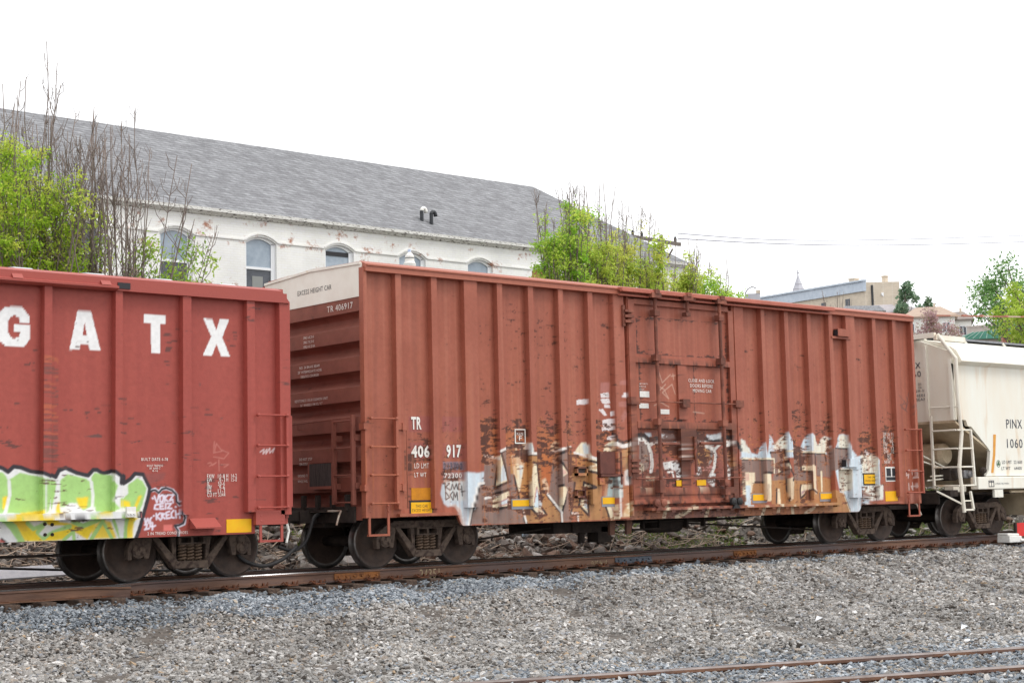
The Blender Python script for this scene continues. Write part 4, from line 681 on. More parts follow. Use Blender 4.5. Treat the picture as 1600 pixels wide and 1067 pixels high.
# ---------------------------------------------------------------- underframe and couplers
def underframe(parent,x0,x1,zs):
    mb=MB(); mb.box(x0+.02,x1-.02,TY-.28,TY+.28,.70,1.05); mb.box(x0+.3,x1-.3,.25,2.87,.90,1.0); mb.build('centre_sill',M_under,parent)
    return mb
underframe(car,0,L,.7)
def coupler(parent,x,d):
    mb=MB(); mb.box(min(x,x+d*.35),max(x,x+d*.35),TY-.14,TY+.14,.78,1.0); mb.box(min(x+d*.3,x+d*.66),max(x+d*.3,x+d*.66),TY-.09,TY+.09,.82,.98)
    mb.prism([(x+d*.6,TY-.18),(x+d*.72,TY-.22),(x+d*.9,TY-.10),(x+d*.84,TY+.02),(x+d*.74,TY+.06),(x+d*.8,TY+.2),(x+d*.62,TY+.14)],.75,1.04,'Z'); mb.box(x-.02,x+.02,.3,2.8,.78,1.05); mb.build('coupler',M_under,parent,bevel=.015)
coupler(car,0,-1); coupler(car,L,1)
def hose(parent,pts,r=.03):
    P=[Vector(p) for p in pts]; Q=[]
    for i in range(len(P)-1):
        p0=P[max(i-1,0)];p1=P[i];p2=P[i+1];p3=P[min(i+2,len(P)-1)]
        for k in range(8):
            t=k/8; Q.append(.5*((2*p1)+(p2-p0)*t+(2*p0-5*p1+4*p2-p3)*t*t+(3*p1-p0-3*p2+p3)*t**3))
    Q.append(P[-1]); mb=MB(); mb.tube(Q,r,8); return mb.build('air_hose',M_hose,parent,smooth=True)
hose(car,[(-.1,1.2,.95),(-.3,1.1,.86),(-.45,1.1,.5),(-.72,1.05,.35),(-1.0,1.08,.42)])
M_lever=mat('lever_steel',alb(150,120,104),alb(205,195,180),scale=5,rough=.6)
mb=MB(); mb.tube([(-.15,2.6,.98),(-.15,.5,.98),(-.25,.42,.9),(-.3,.42,.75)],.016,6); mb.build('uncoupling_lever',M_lever,car); mb=MB(); mb.tube([(L+.12,2.6,.85),(L+.12,.35,.85),(L+.2,.28,.8),(L+.25,.2,.55)],.018,6); mb.build('uncoupling_lever',M_lever,car)
# brake gear hanging under the floor between the trucks
mb=MB(); mb.box(4.9,6.4,.9,2.2,.45,.75); mb.build('cushion_unit_cover',M_under,car)
mb=MB()
x,z=(5.589,0.508); mb.box(x-.25,x+.5,.85,1.25,.45,.8); mb.tube([(x+.1,1.0,.6),(x+.1,1.0,.25)],.07); mb.tube([(x+.6,1.0,.6),(x+.6,1.0,.22)],.08); mb.box(x+.45,x+.8,.9,1.2,.25,.55); mb.build('brake_valve',M_under,car)
mb=MB(); (x,z)=(8.133,0.549); mb.lathe([(0,-.45),(.12,-.45),(.2,-.4),(.2,.4),(.12,.45),(0,.45)],(x,1.2,z+.03),'X',16); mb.box(x-1.4,x+1.5,1.1,1.3,z+.05,z+.12); mb.build('air_reservoir',M_under,car,smooth=False)
mb=MB()
mb.tube([(2.6,.95,.36),(4.2,1.0,.5),(5.6,1.0,.62)],.018,6); (x,z)=(6.975,0.563); mb.tube([(x-1.5,1.0,.6),(x+3.5,1.0,.62)],.022,6)
for k in (0,.35,.8): mb.box(x+k,x+k+.04,.95,1.05,z-.1,.8)
mb.box(x,x+.8,.95,1.05,z-.12,z-.08); (x,z)=(8.92,0.576)
mb.tube([(x-.6,1.0,.62),(x,1.0,z),(x+3.4,1.0,.73)],.016,6); mb.tube([(x-.2,1.05,.55),(x+4.2,1.1,.28)],.018,6)
for k in (-.4,0.1): mb.box(x+k,x+k+.05,.9,1.0,z-.1,.8)
mb.build('brake_rod',M_under,car)
M_lugrust=mat('lug_rust',alb(104,70,56),alb(78,56,48),scale=8,rough=.85)
mb=MB(); (x,z)=(5.932,0.618)
for k in (-.08,.36): mb.prism([(x+k-.06,.72),(x+k+.1,.72),(x+k+.05,.40),(x+k-.07,.40)],.3,.36)
mb.build('jacking_lug',M_lugrust,car)
# ---------------------------------------------------------------- left boxcar
XR=-1.43; XL=-17.0
Q_=Paint(-9,-1.2,.4,4.8,.009,(160,75,66)); P2=Q_
XX,ZZ=np.meshgrid(P2.X,P2.Z)
m1=vnoise(P2.h,P2.w,60,90,41); m2=vnoise(P2.h,P2.w,4,40,42); m3=vnoise(P2.h,P2.w,250,14,43)
P2.blend(np.clip((m1-.4)*1.3,0,.45),(160,76,68)); P2.blend(np.clip((m3-.45)*1.2,0,.3),(174,86,74)); P2.blend(np.clip((m2-.6)*1.2,0,.25),(152,72,62))
PL,ST=P2.poly,P2.stroke
for q in ([(-5.065,3.966),(-4.854,3.968),(-4.702,3.403),(-4.876,3.407),(-4.897,3.495),(-5.015,3.492),(-5.032,3.4),(-5.185,3.396)],[(-4.008,3.974),(-3.645,3.975),(-3.648,3.844),(-3.743,3.845),(-3.737,3.406),(-3.885,3.405),(-3.895,3.842),(-4.008,3.841)],[(-3.005,3.974),(-2.852,3.971),(-2.78,3.797),(-2.719,3.973),(-2.557,3.973),(-2.68,3.693),(-2.54,3.408),(-2.698,3.407),(-2.781,3.59),(-2.855,3.415),(-3.014,3.411),(-2.867,3.704)],[(-6.143,3.963),(-5.905,3.967),(-5.797,3.856),(-5.791,3.755),(-5.932,3.753),(-5.943,3.815),(-6,3.844),(-6.058,3.835),(-6.105,3.757),(-6.103,3.595),(-6.055,3.524),(-5.999,3.519),(-5.935,3.549),(-5.93,3.604),(-6.014,3.605),(-6.015,3.713),(-5.785,3.72),(-5.78,3.516),(-5.872,3.403),(-6.123,3.397),(-6.234,3.48),(-6.252,3.856)]): PL((240,238,236),q,1,0)
PL((160,75,66),[(-4.952,3.817),(-4.918,3.62),(-4.986,3.619)],1,0)
GR=(164,204,124);YE=(236,204,42);WT=(226,226,226);BK=(52,48,54)
body=[(-6.699,1.565),(-6.568,1.721),(-6.433,1.681),(-6.298,1.734),(-6.162,1.693),(-6.086,1.643),(-6.004,1.717),(-5.9,1.703),(-5.76,1.649),(-5.52,1.621),(-5.384,1.566),(-5.334,1.66),(-5.234,1.695),(-5.059,1.621),(-4.89,1.584),(-4.809,1.666),(-4.75,1.666),(-4.676,1.618),(-4.631,1.618),(-4.529,1.645),(-4.428,1.636),(-4.329,1.568),(-4.332,1.463),(-4.218,1.532),(-4.149,1.608),(-4.018,1.593),(-3.909,1.388),(-3.93,1.276),(-4.002,1.038),(-4.079,0.789),(-4.145,0.631),(-4.16,0.582),(-6.688,0.631)]
PL(WT,body); ST(BK,body[:-2],.06)
for q in ([(-6.567,1.616),(-6.406,1.668),(-6.161,1.634),(-6.12,1.594),(-6.078,1.507),(-6.069,1.322),(-6.115,1.137),(-6.156,1.072),(-6.56,1.042)],[(-6.075,1.531),(-5.913,1.631),(-5.745,1.595),(-5.545,1.562),(-5.494,1.542),(-5.49,1.055),(-6.115,1.069),(-6.059,1.308)],[(-5.477,1.556),(-5.376,1.498),(-5.367,1.406),(-5.452,1.084),(-5.473,1.057)],[(-5.319,1.514),(-5.204,1.608),(-4.912,1.537),(-4.846,1.479),(-4.823,1.358),(-4.837,1.139),(-4.939,1.059),(-5.071,1.198),(-5.245,1.147),(-5.317,1.142)],[(-4.839,1.562),(-4.787,1.625),(-4.631,1.585),(-4.585,1.466),(-4.584,1.051),(-4.822,1.132)],[(-4.818,1.55),(-4.789,1.625),(-4.685,1.583),(-4.55,1.596),(-4.46,1.503),(-4.384,1.433),(-4.467,1.215),(-4.353,1.102),(-4.504,1.036),(-4.787,1.067)],[(-4.301,1.421),(-4.11,1.542),(-4.029,1.499),(-3.961,1.389),(-4.032,1.151),(-4.137,0.93),(-4.261,0.722),(-4.337,0.724),(-4.231,1.044),(-4.356,1.13),(-4.353,1.238),(-4.259,1.32)]): PL(GR,q,1,2)
for q in ([(-5.332,1.243),(-5.316,1.067),(-5.1,1.046),(-5.085,1.008),(-5.459,1.003),(-5.572,1.039),(-5.628,0.994),(-5.907,0.974),(-6.004,0.963),(-5.794,0.679),(-5.527,0.663),(-5.256,0.674),(-5.113,0.791),(-4.894,0.662),(-4.747,0.918),(-4.644,0.97),(-4.644,0.997),(-4.982,0.869),(-5.113,0.9),(-5.33,0.933)],): PL(YE,q,1,3)
for q in ([(-5.908,1.064),(-5.502,1.105),(-5.501,1.018),(-5.907,0.961)],[(-6.158,1.297),(-6.076,1.309),(-6.102,1.137),(-6.156,1.125)],[(-6.018,0.964),(-5.796,0.958),(-5.626,0.673),(-5.877,0.675),(-5.989,0.844)],[(-5.072,1.266),(-4.882,1.277),(-4.91,1.113),(-4.998,1.115),(-5.042,1.17)],[(-5.374,1.203),(-5.324,1.216),(-5.316,1.054),(-5.373,1.055)],[(-4.653,1.066),(-4.459,1.062),(-4.474,0.98),(-4.638,0.984)],[(-4.338,1.226),(-4.232,1.197),(-4.216,1.099),(-4.338,1.129)],[(-4.201,1.057),(-4.048,1.053),(-4.063,0.984),(-4.17,0.903),(-4.185,0.667),(-4.322,0.657),(-4.262,0.905)],[(-4.83,0.824),(-4.698,0.944),(-4.623,0.956),(-4.488,0.676),(-4.83,0.674)],[(-4.608,0.928),(-4.533,0.912),(-4.443,0.675),(-4.533,0.678)],[(-4.094,1.278),(-4.032,1.291),(-4.124,1.097),(-4.186,1.07)]): PL(YE,q,.95,4)
PL((216,176,60),[(-5.99,0.95),(-5.768,0.944),(-5.795,0.812),(-5.906,0.815)],.5,8)
ST(GR,[(-6.113,0.953),(-6.003,0.871),(-5.891,0.669)],.11);ST(GR,[(-5.789,0.924),(-5.711,0.849),(-5.543,0.911),(-5.641,0.794),(-5.556,0.711),(-5.429,0.814),(-5.171,0.861)],.07);ST(GR,[(-5.114,0.927),(-4.968,0.862),(-4.733,0.945)],.07);ST(GR,[(-4.658,0.929),(-4.835,0.674)],.06);ST(GR,[(-5.256,0.674),(-5.113,0.785),(-5.098,0.669)],.05);ST(GR,[(-4.638,0.887),(-4.518,0.677)],.05);ST(GR,[(-4.488,0.925),(-4.382,0.673)],.05);ST(GR,[(-4.277,0.961),(-4.307,0.823),(-4.307,0.657)],.06)
for q in ([(-5.245,1.133),(-5.173,1.2),(-5.115,1.199),(-5.042,1.116),(-4.983,1.074),(-4.837,1.139),(-4.778,1.131),(-4.763,1.041),(-4.792,0.946),(-4.983,0.937),(-5.172,1.037)],[(-5.627,0.767),(-5.543,0.858),(-5.543,0.911),(-5.458,0.882),(-5.229,0.876),(-5.429,0.814),(-5.57,0.731)],[(-5.782,0.958),(-5.543,0.952),(-5.571,0.925),(-5.698,0.875)],[(-4.467,1.215),(-4.384,1.422),(-4.354,1.421),(-4.368,1.199)],[(-4.369,1.408),(-4.263,1.462),(-4.259,1.32),(-4.353,1.241)],[(-4.443,0.979),(-4.307,0.99),(-4.337,0.672),(-4.398,0.674)],[(-6.236,0.956),(-6.127,0.927),(-5.932,0.677),(-6.07,0.682)]): PL(WT,q,.95,2)
for a in ([(-6.069,1.507),(-6.059,1.322),(-6.115,1.085)],[(-5.359,1.419),(-5.374,1.203),(-5.431,1.07)],[(-4.838,1.482),(-4.815,1.303),(-4.822,1.139)]): ST(WT,a,.05,.9)
PL(BK,[(-5.041,0.98),(-4.954,0.977),(-4.983,1.019),(-4.91,0.99),(-4.807,1.029),(-4.792,0.987),(-4.88,0.948),(-4.968,0.921)],.9,1); PL(BK,[(-4.441,1.239),(-4.426,1.283),(-4.399,1.247)],1); PL(BK,[(-6.18,0.742),(-6.083,0.673),(-6.179,0.666)],1)
PL((178,84,74),[(-6.193,0.718),(-6.111,0.67),(-6.192,0.659)],1)
PL((140,80,76),[(-4.002,1.6),(-3.642,1.619),(-3.689,1.513),(-3.908,1.445)],.7,5)
ST((225,225,240),[(-3.869,1.357),(-3.823,1.37),(-3.76,1.323),(-3.713,1.379),(-3.626,1.382),(-3.531,1.352),(-3.468,1.283),(-3.455,1.183),(-3.389,1.103),(-3.381,1.039),(-3.325,0.967),(-3.341,0.853),(-3.421,0.827),(-3.485,0.821),(-3.434,0.742),(-3.445,0.671)],.05)
ST(BK,[(-3.916,1.325),(-3.862,1.359),(-3.818,1.362),(-3.762,1.316),(-3.713,1.372),(-3.642,1.388),(-3.547,1.358),(-3.476,1.29),(-3.468,1.183),(-3.412,1.14),(-3.392,1.061),(-3.349,1.024),(-3.325,0.938),(-3.357,0.86),(-3.437,0.83),(-3.5,0.829),(-3.437,0.742),(-3.453,0.671)],.034)
VI=(226,218,232)
for a in ('645,450;672,520;695,435','735,435;705,455;705,510;730,515;742,475;735,435','755,440;755,515','790,440;757,478;785,510','800,440;850,440;805,505;840,490;845,525',
 '690,540;655,545;645,585;685,592','740,530;705,535;705,590;745,590','708,562;735,560','765,535;765,590','780,535;825,535;785,585;830,590','870,572;876,574',
 '665,640;668,700','705,635;672,668;712,710','722,640;724,695;722,640;755,645;725,668;755,695','805,620;770,630;775,695;812,690','772,660;800,655','850,610;825,640;828,685;855,690','870,615;878,690','915,605;918,695','872,655;940,645','638,662;642,662',
 '545,690;555,740;575,690;590,740','615,680;598,700;610,735','545,755;570,750;560,790;545,805;590,795','605,745;600,775;640,775','625,735;625,810','652,768;656,768','625,470;630,476'):
    pts=[tuple(map(float,t.split(','))) for t in a.split(';')]
    (ox,oz),(ex,_e),(_f,ez)=(-4.835,1.881),(-3.182,1.884),(-4.828,0.419)
    ST(VI,[(ox+(ex-ox)*u/1067,oz+(ez-oz)*v/1067+(.013*u/1067)) for u,v in pts],.027,.95)
PL((222,120,112),[(-3.69,0.848),(-3.54,0.847),(-3.535,0.752),(-3.682,0.752)],.9); 
q1=qn(vnoise(P2.h,P2.w,4,26,51,4,.6)*.6+.4*vnoise(P2.h,P2.w,60,40,52,3)); 
P2.blend(np.clip((.012+.01*sstep(3,2,ZZ)-(1-q1))/.004,0,1)*.85,(96,62,58))
q2=qn(.6*vnoise(P2.h,P2.w,2.5,30,53,3)+.4*vnoise(P2.h,P2.w,40,30,54,2)); PX0,PX1=(-5.516,2.513)[0],(-5.383,2.516)[0]
P2.blend(((XX>PX0-.02)&(XX<PX1+.03)&(ZZ>1.75)&(ZZ<3.25))*np.clip((q2-.68)/.06,0,1)*.6,(104,76,70)); P2.blend(((XX>PX0-.02)&(XX<PX1+.03)&(ZZ<3.3)&(ZZ>1.75))*np.clip((.25-q2)/.06,0,1)*.3,(206,120,74))
for a in ([(-4.973,2.142),(-4.737,2.186),(-4.671,2.164),(-4.671,2.137),(-4.826,2.135)],[(-3.551,2.514),(-3.487,2.521),(-3.477,2.504),(-3.535,2.497)],[(-2.753,2.435),(-2.659,2.463),(-2.686,2.436)],[(-3.081,2.966),(-3.048,2.967),(-3.055,2.932),(-3.074,2.931)]): PL((88,72,70),a,.8)
for a in ([(-2.821,2.089),(-2.838,1.913),(-2.689,1.943),(-2.788,2.06),(-2.822,1.913)],[(-2.689,1.958),(-2.572,1.914),(-2.656,1.826),(-2.838,1.855)],[(-2.938,1.753),(-2.888,1.768),(-2.856,1.724),(-2.789,1.768),(-2.905,1.715)],[(-2.706,1.738),(-2.573,1.738),(-2.657,1.694)],[(-2.746,1.811),(-2.74,1.636)]): ST((206,140,128),a,.012,.6)
ST((224,206,206),[(-2.01,1.93),(-1.941,1.975),(-1.959,1.9),(-1.889,1.975),(-1.907,1.901),(-1.836,1.991),(-1.837,1.916),(-1.749,1.991),(-1.785,1.922)],.018,.9)
def pc2(v): v=np.asarray(v); return P2.sample(v[:,0]-SH*v[:,1],v[:,2])
lcar=thing('boxcar',(0,0,0),'red boxcar with big white letters and green graffiti, cut off by the left edge','railcar')
def zb2(x): return np.where(x>-2.03,.80,.668+0*x)
xs=np.unique(np.concatenate([np.arange(-8.6,XR,.0135),[XR,-2.03,-2.025]])); zb=zb2(xs); tt=np.concatenate([np.linspace(0,.42,130),np.linspace(.43,1,80)])
Zg=zb[None]+(4.31-zb[None])*tt[:,None]; Xg=np.broadcast_to(xs,Zg.shape); G=np.concatenate([np.stack([xs,np.full_like(xs,PY+.06),zb],-1)[None],np.stack([Xg,np.full(Zg.shape,PY),Zg],-1)])
lside=grid_obj('side_panel',G,M_paint,lcar,col=pc2(G.reshape(-1,3)))
M_lred=mat('red_paint',alb(162,77,67),alb(160,76,68),scale=2.5,rough=.5,bump=.1)
mb=MB(); mb.box(XL,XR-.04,.17,3.02,.95,4.44); mb.box(XL,-8.6,.10,.17,.67,4.31); mb.build('body_core',M_lred,lcar)
for f0,f1 in ((70,82),(181,192),(286,299),(386,398)):
    a,b=(-5.53,4.433)[0],0
    X_={70:((-5.529,4.249)[0],(-5.413,4.257)[0]),181:((-4.431,4.231)[0],(-4.318,4.239)[0]),286:((-3.327,4.237)[0],(-3.186,4.246)[0]),386:((-2.212,4.25)[0],(-2.073,4.259)[0])}[f0]
    post(X_[0],X_[1],.985 if f0!=386 else 1.0,4.31,lcar,pc2)
for k in range(2,5): post((-5.529,4.249)[0]-1.1*k,(-5.529,4.249)[0]-1.1*k+.12,.985,4.31,lcar,pc2)
post(XR-.19,XR,.95,4.31,lcar,pc2,dx=.02,name='corner_post')
mb=MB(); mb.prism([(.10,4.52),(-.03,4.47),(-.03,4.285),(.12,4.285)],XL,XR-.16,'X'); mb.prism([(.10,4.52),(1.56,4.62),(3.02,4.52),(3.02,4.3),(.10,4.3)],XL,XR-.06,'X')
mb.add([(XR-.16,-.03,4.47),(XR-.02,-.03,4.30),(XR-.02,-.03,4.285),(XR-.16,-.03,4.285),(XR-.16,.12,4.52),(XR-.02,.12,4.32),(XR-.02,.12,4.285)],[(0,1,2,3),(0,4,5,1),(4,6,5),(1,5,6,2)])
mb.build('roof_fascia',M_lred,lcar)
M_rooftop=mat('roof_coating',alb(212,214,218),alb(180,182,186),scale=4,rough=.5,metal=.1)
mb=MB(); 
for k in range(14): x=XR-.9-k*1.12; mb.prism([(.24,4.525),(.42,4.585),(1.56,4.68),(2.7,4.585),(2.85,4.525)],x-.14,x+.14,'X')
mb.prism([(.09,4.516),(1.56,4.635),(3.0,4.516)],XL,XR-.2,'X'); mb.build('roof',M_rooftop,lcar)
mb=MB(); a=(-6.732,4.307)[0]; b,zt=(-4.426,4.341); mb.prism([(-.03,zt+.02),(-.10,zt-.0),(-.10,zt-.03),(-.03,zt-.06)],a,b,'X'); o=mb.build('upper_door_track',M_lred,lcar)
mb=MB()
for p in ((-5.951,4.365),(-4.609,4.374)): mb.prism([(-.03,zt+.08),(-.09,zt+.01),(-.03,zt+.01)],p[0]-.08,p[0]+.07,'X')
mb.build('track_hanger',M_lred,lcar)
mb=MB(); p=(-4.319,4.366); mb.box(p[0]-.1,p[0]+.1,-.045,-.02,p[1]-.05,p[1]+.04); mb.build('torn_hole',M_black,lcar)
mb=MB(); mb.box(XR-.05,XR,.08,3.05,.9,4.45); mb.box(XL,XR,3.02,3.1,.8,4.45); mb.build('end_wall',M_lred,lcar)
zr=[(-1.832,2.501)[1],(-1.836,2.026)[1],(-1.84,1.548)[1],(-1.844,1.065)[1]]; zr.insert(2,0); zr.pop(2)
xa=(-2.092,2.493)[0]; xb=(-1.557,2.503)[0]
ladder(lcar,xa+.04,xb+.03,zr,-.05,pc2,zr[0]+.02,zr[3]-.02)
mb=MB(); xx=XR+.07; mb.box(xx-.02,xx+.02,.1,.14,zr[3],zr[0]); mb.box(xx-.02,xx+.02,.5,.54,zr[3],zr[0])
for z in zr: mb.tube([(xx,.12,z),(xx,.52,z)],.013,6); mb.tube([(XR-.02,.12,z),(xx,.12,z)],.012,6)
mb.build('end_ladder',M_lred,lcar)
def pcred(v): return np.tile(np.array(alb(184,88,76)),(len(v),1))
mb=MB(); (x0,zt),(x1,zb_)=(-2.053,0.907),(-1.57,0.552)
stirrup(lcar,x0+.07,x1-.03,1.0,zb_,.03,M_lred)
mb=MB(); mb.box(x0-.02,x1+.02,.0,.09,.80,1.02); mb.build('step_plate',M_lred,lcar)
mb=MB(); (a,z1),(b,z0)=(-3.175,0.928),(-2.734,0.773); mb.prism([(.10,z1),(-.10,z0+.02),(-.10,z0),(.10,z0)],a,b,'X'); mb.build('jacking_pad',M_lred,lcar)
mb=MB(); z=(-5.88,1.058)[1]; xe=(-4.052,0.955)[0]; mb.box(-8.6,xe,-.09,.1,z-.10,z-.005,seg=.03); painted(mb,'lower_door_track',lcar,pc2)
mb=MB(); (a,z1),(b,z0)=(-4.319,1.123),(-4.175,0.972); mb.box(a,b,-.14,-.09,z0,z1); 
for k in range(3): mb.lathe([(0,-.02),(.018,-.02),(.018,0)],(a+(b-a)*(k+.5)/3,-.14,z0+.05),n=6)
mb.build('track_stop',M_white,lcar)
plate((-2.536,0.899),(-2.097,0.693),PY-.004,'reflector',M_yellow,lside)
for p in ((-5.458,0.904),(-5.35,0.895),(-5.454,0.756),(-5.346,0.755)): mb=MB(); mb.lathe([(0,-.02),(.025,-.015),(.025,0)],(p[0],PY-.001,p[1]),n=8); mb.build('bolt',M_under,lside)
y='y0.088'
lt=[('BUILT DATE 6-78',(-3.966,1.84),(-3.532,1.795)),('ROOF TREMCO',(-3.876,1.738),(-3.615,1.706)),('BY NAR C',(-3.832,1.698),(-3.659,1.669)),('8-16',(-3.785,1.661),(-3.7,1.632)),('2 IN TREAD COND SHOES',(-3.866,0.743),(-3.2,0.7))]
for k,(s,a,b) in enumerate((('EXW',1080,1118),('EW',1080,1106),('IL',1080,1096),('IW',1080,1104),('IH',1080,1100),('CU FT 5344',1080,1174))):
    p=(-2.871,1.59); q=(-2.558,1.541); dz=((-2.871,1.59)[1]-(-2.872,1.308)[1])/5; sc=(q[0]-p[0])/94
    lt.append((s,(p[0],p[1]-dz*k),(p[0]+(b-a)*sc,p[1]-dz*k-.062)))
    if k<5:
        r=['10-8','9-1','50-6','9-6','11-1'][k]; lt.append((r,(p[0]+(56 if len(r)>3 else 62)*sc,p[1]-dz*k),(p[0]+92*sc,p[1]-dz*k-.062)))
    if k<2: lt.append((['H  14-2','H  15-0'][k],(p[0]+100*sc,p[1]-dz*k+.004),(p[0]+155*sc,p[1]-dz*k-.058)))
text_mesh([(s,a,b,PY-.012) for s,a,b in lt],'lettering',M_letter,lside)
tl=dup(truck0,lcar); tl.location=(-2.93,TY,0); tl=dup(truck0,lcar); tl.location=(-15.2,TY,0)
underframe(lcar,XL,XR,.7); coupler(lcar,XR,1)
hose(lcar,[(XR-.5,.9,.62),(XR-.5,.75,.3),(XR-.1,.75,.14),(XR+.35,.85,.22),(XR+.7,.95,.42)],.032)
mb=MB(); (x,z)=(-1.154,0.674); mb.tube([(x,2.0,z+.25),(x,.6,z+.2),(x+.02,.55,z),(x-.06,.5,z-.18)],.02,6); mb.build('uncoupling_lever',M_white,lcar)
mb=MB(); mb.tube([(-14,1.0,.62),(-9,1.0,.45),(-4.2,1.1,.43)],.02,6); mb.build('brake_rod',M_under,lcar)
# ---------------------------------------------------------------- white covered hopper at the right
M_hop=mat('cream_paint',alb(240,236,226),alb(232,224,208),scale=1.1,rough=.5,bump=.05,c3=alb(206,164,112),s3=1.9,t3=(.57,.78),stretch=(1,1,.22))
M_hopd=mat('cream_dark',alb(214,198,170),alb(176,156,128),scale=1.6,rough=.65,bump=.1)  # darker, more mottled cream for the slope sheet, outlet and reservoir
hop=thing('covered_hopper',(0,0,0),'cream covered hopper railcar with black lettering, cut off by the right edge','railcar')
HX0=16.77; HX1=31.5
sidep=[(16.707,4.334),(16.797,4.122)]; 
cut=[(16.682,4.042),(16.815,3.339),(16.923,2.736),(17.175,2.72),(17.238,2.584),(17.382,2.571),(18.03,2.074)] ; cut2=[(17.698,2.369),(18.113,1.988),(18.017,1.553),(17.877,1.406)]
poly=[(HX1,4.0)]+[(HX0+.12,4.0)]+cut+cut2[1:]+[(HX1,cut2[-1][1])]
mb=MB(); mb.prism(poly,.02,.10); mb.prism(poly,3.02,3.10); hs_=mb.build('side_sheet',M_hop,hop)
mb=MB(); zl=4.0
mb.prism([(.02,4.0),(-.15,4.09),(-.14,4.12),(-.01,4.36),(.30,4.55),(.9,4.68),(2.2,4.68),(2.8,4.55),(3.11,4.36),(3.24,4.12),(3.25,4.09),(3.1,4.0)],HX0+.1,HX1,'X'); mb.build('roof',M_hop,hop)
mb=MB(); mb.prism([(.03,2.72),(3.09,2.72),(3.09,4.30),(2.2,4.64),(.9,4.64),(.03,4.30)],HX0,HX0+.06,'X')
for y in (.76,2.36): mb.box(HX0-.06,HX0,y-.04,y+.04,2.72,4.5)
mb.box(HX0-.09,HX0,.02,.10,2.72,4.14); hend=mb.build('end_sheet',M_hop,hop)
mb=MB(); mb.add([(HX0,.05,2.72),(HX0,3.07,2.72),(19.6,3.07,1.35),(19.6,.05,1.35),(HX0,.05,2.66),(HX0,3.07,2.66),(19.6,3.07,1.29),(19.6,.05,1.29)],[(0,3,2,1),(4,5,6,7),(0,1,5,4),(2,3,7,6),(0,4,7,3),(1,2,6,5)]); mb.box(19.4,HX1,.12,3.0,1.2,4.0)
mb.build('slope_sheet',M_hopd,hop)
M_walk=mat('running_board',alb(150,152,158),alb(120,122,128),scale=9,rough=.6,metal=.3)
mb=MB(); mb.box(HX0-.25,HX1,1.0,2.1,4.76,4.80); 
rb=mb.build('running_board',M_walk,hop)
mb=MB()
for x in np.arange(HX0+.3,HX1,1.7):
    for y in (1.02,2.08): mb.bar((x,y,4.78),(x+.12,y+(-.18 if y<1.5 else .18),4.45),.05,.05)
mb.box(HX0-.3,HX0-.22,.3,2.8,4.66,4.78); mb.build('board_bracket',M_hop,hop)
mb=MB(); mb.box(HX0-.28,HX0+.9,.25,.33,4.60,4.72); mb.build('end_handrail',M_hop,hop)
# ladders and rails at the near corner
mb=MB(); xl=HX0-.02
A_=(16.366,4.621); B_=(16.596,4.291); C_=(16.75,0.638)
mb.tube([(xl-.18,.28,4.74),(xl+.02,-.06,4.15),(xl+.02,-.06,3.2),(xl+.1,-.06,2.4),((16.685,1.609)[0],-.06,(16.685,1.609)[1]),((16.797,0.582)[0],-.06,(16.797,0.582)[1])],.045,8)
(p0,p1)=(15.964,2.795),(15.948,1.219); ln=[(16.675,2.481),(16.702,2.054),(16.708,1.627),(16.713,1.196)]
xq=[(17.222,2.5),(17.248,2.061),(17.24,1.628),(17.288,1.192)]
for a,b in zip(ln,xq): mb.tube([(a[0],-.06,a[1]),(b[0],-.06,a[1]+.005)],.02,6); mb.tube([(a[0]-.05,-.06,a[1]),(HX0-.12,.62,a[1])],.02,6)
mb.bar((xq[0][0],-.06,xq[0][1]),(xq[3][0],-.06,xq[3][1]),.05,.05); mb.bar((HX0-.12,.62,p0[1]+.05),(HX0-.12,.62,ln[3][1]-.05),.05,.05)
mb.tube([(HX0-.12,.62,ln[0][1]+.55),(HX0-.02,-.06,ln[0][1]+.55)],.018,6)
s1,s2=(16.771,0.638),(17.18,0.579); t2=(17.083,1.056); mb.bar((s1[0],-.06,s1[1]),(s2[0],-.06,s1[1]),.05,.04); mb.bar((s2[0],-.06,s1[1]),(t2[0],-.06,t2[1]),.05,.05); m1_=(16.768,0.842); mb.tube([(m1_[0],-.06,m1_[1]),(m1_[0]+.35,-.06,m1_[1])],.018,6)
mb.bar(((16.274,1.08)[0],.3,(16.274,1.08)[1]),(s1[0],-.05,(16.761,0.762)[1]),.05,.04); mb.build('corner_ladder',M_hop,hop)
mb=MB(); zs1,zs0=(17.697,1.39)[1],(17.67,1.099)[1]; xs0=(17.404,1.354)[0]; mb.box(xs0,HX1,-.08,.14,zs0,zs1); mb.box(HX0+.1,xs0,.25,.5,zs0-.05,zs0+.12); mb.build('side_sill',M_hop,hop,bevel=.02)
mb=MB(); (a,b),(c,d)=(18.087,1.094),(18.443,0.905); mb.box(a,c,-.06,-.0,d,b); mb.lathe([(0,-.004),(.06,-.004),(.06,.01)],((a+c)/2,-.06,(b+d)/2),n=10); mb.build('jack_bracket',M_hop,hop)
mb=MB(); mb.box(20.3,HX1-2,.5,2.6,.45,1.3); mb.tube([(19,.1,(19.034,1.03)[1]),(24,.1,(19.034,1.03)[1])],.03,6); mb.build('hopper_outlet',M_hopd,hop)
mb=MB(); mb.box(HX0-1.1,HX1,TY-.3,TY+.3,.68,1.02); mb.box(HX0-.1,HX0+.2,.2,2.9,.95,1.1); mb.box(HX0-.1,HX0+3,.45,2.7,.98,1.03); mb.build('centre_sill',M_under,hop)
coupler(hop,HX0-.4,-1)
mb=MB(); c=(17.098,1.943); mb.lathe([(0,-.7),(.2,-.7),(.28,-.6),(.28,.6),(.2,.7),(0,.7)],(c[0]+.4,1.5,c[1]),'Y',18); mb.build('air_reservoir',M_hopd,hop,smooth=False)
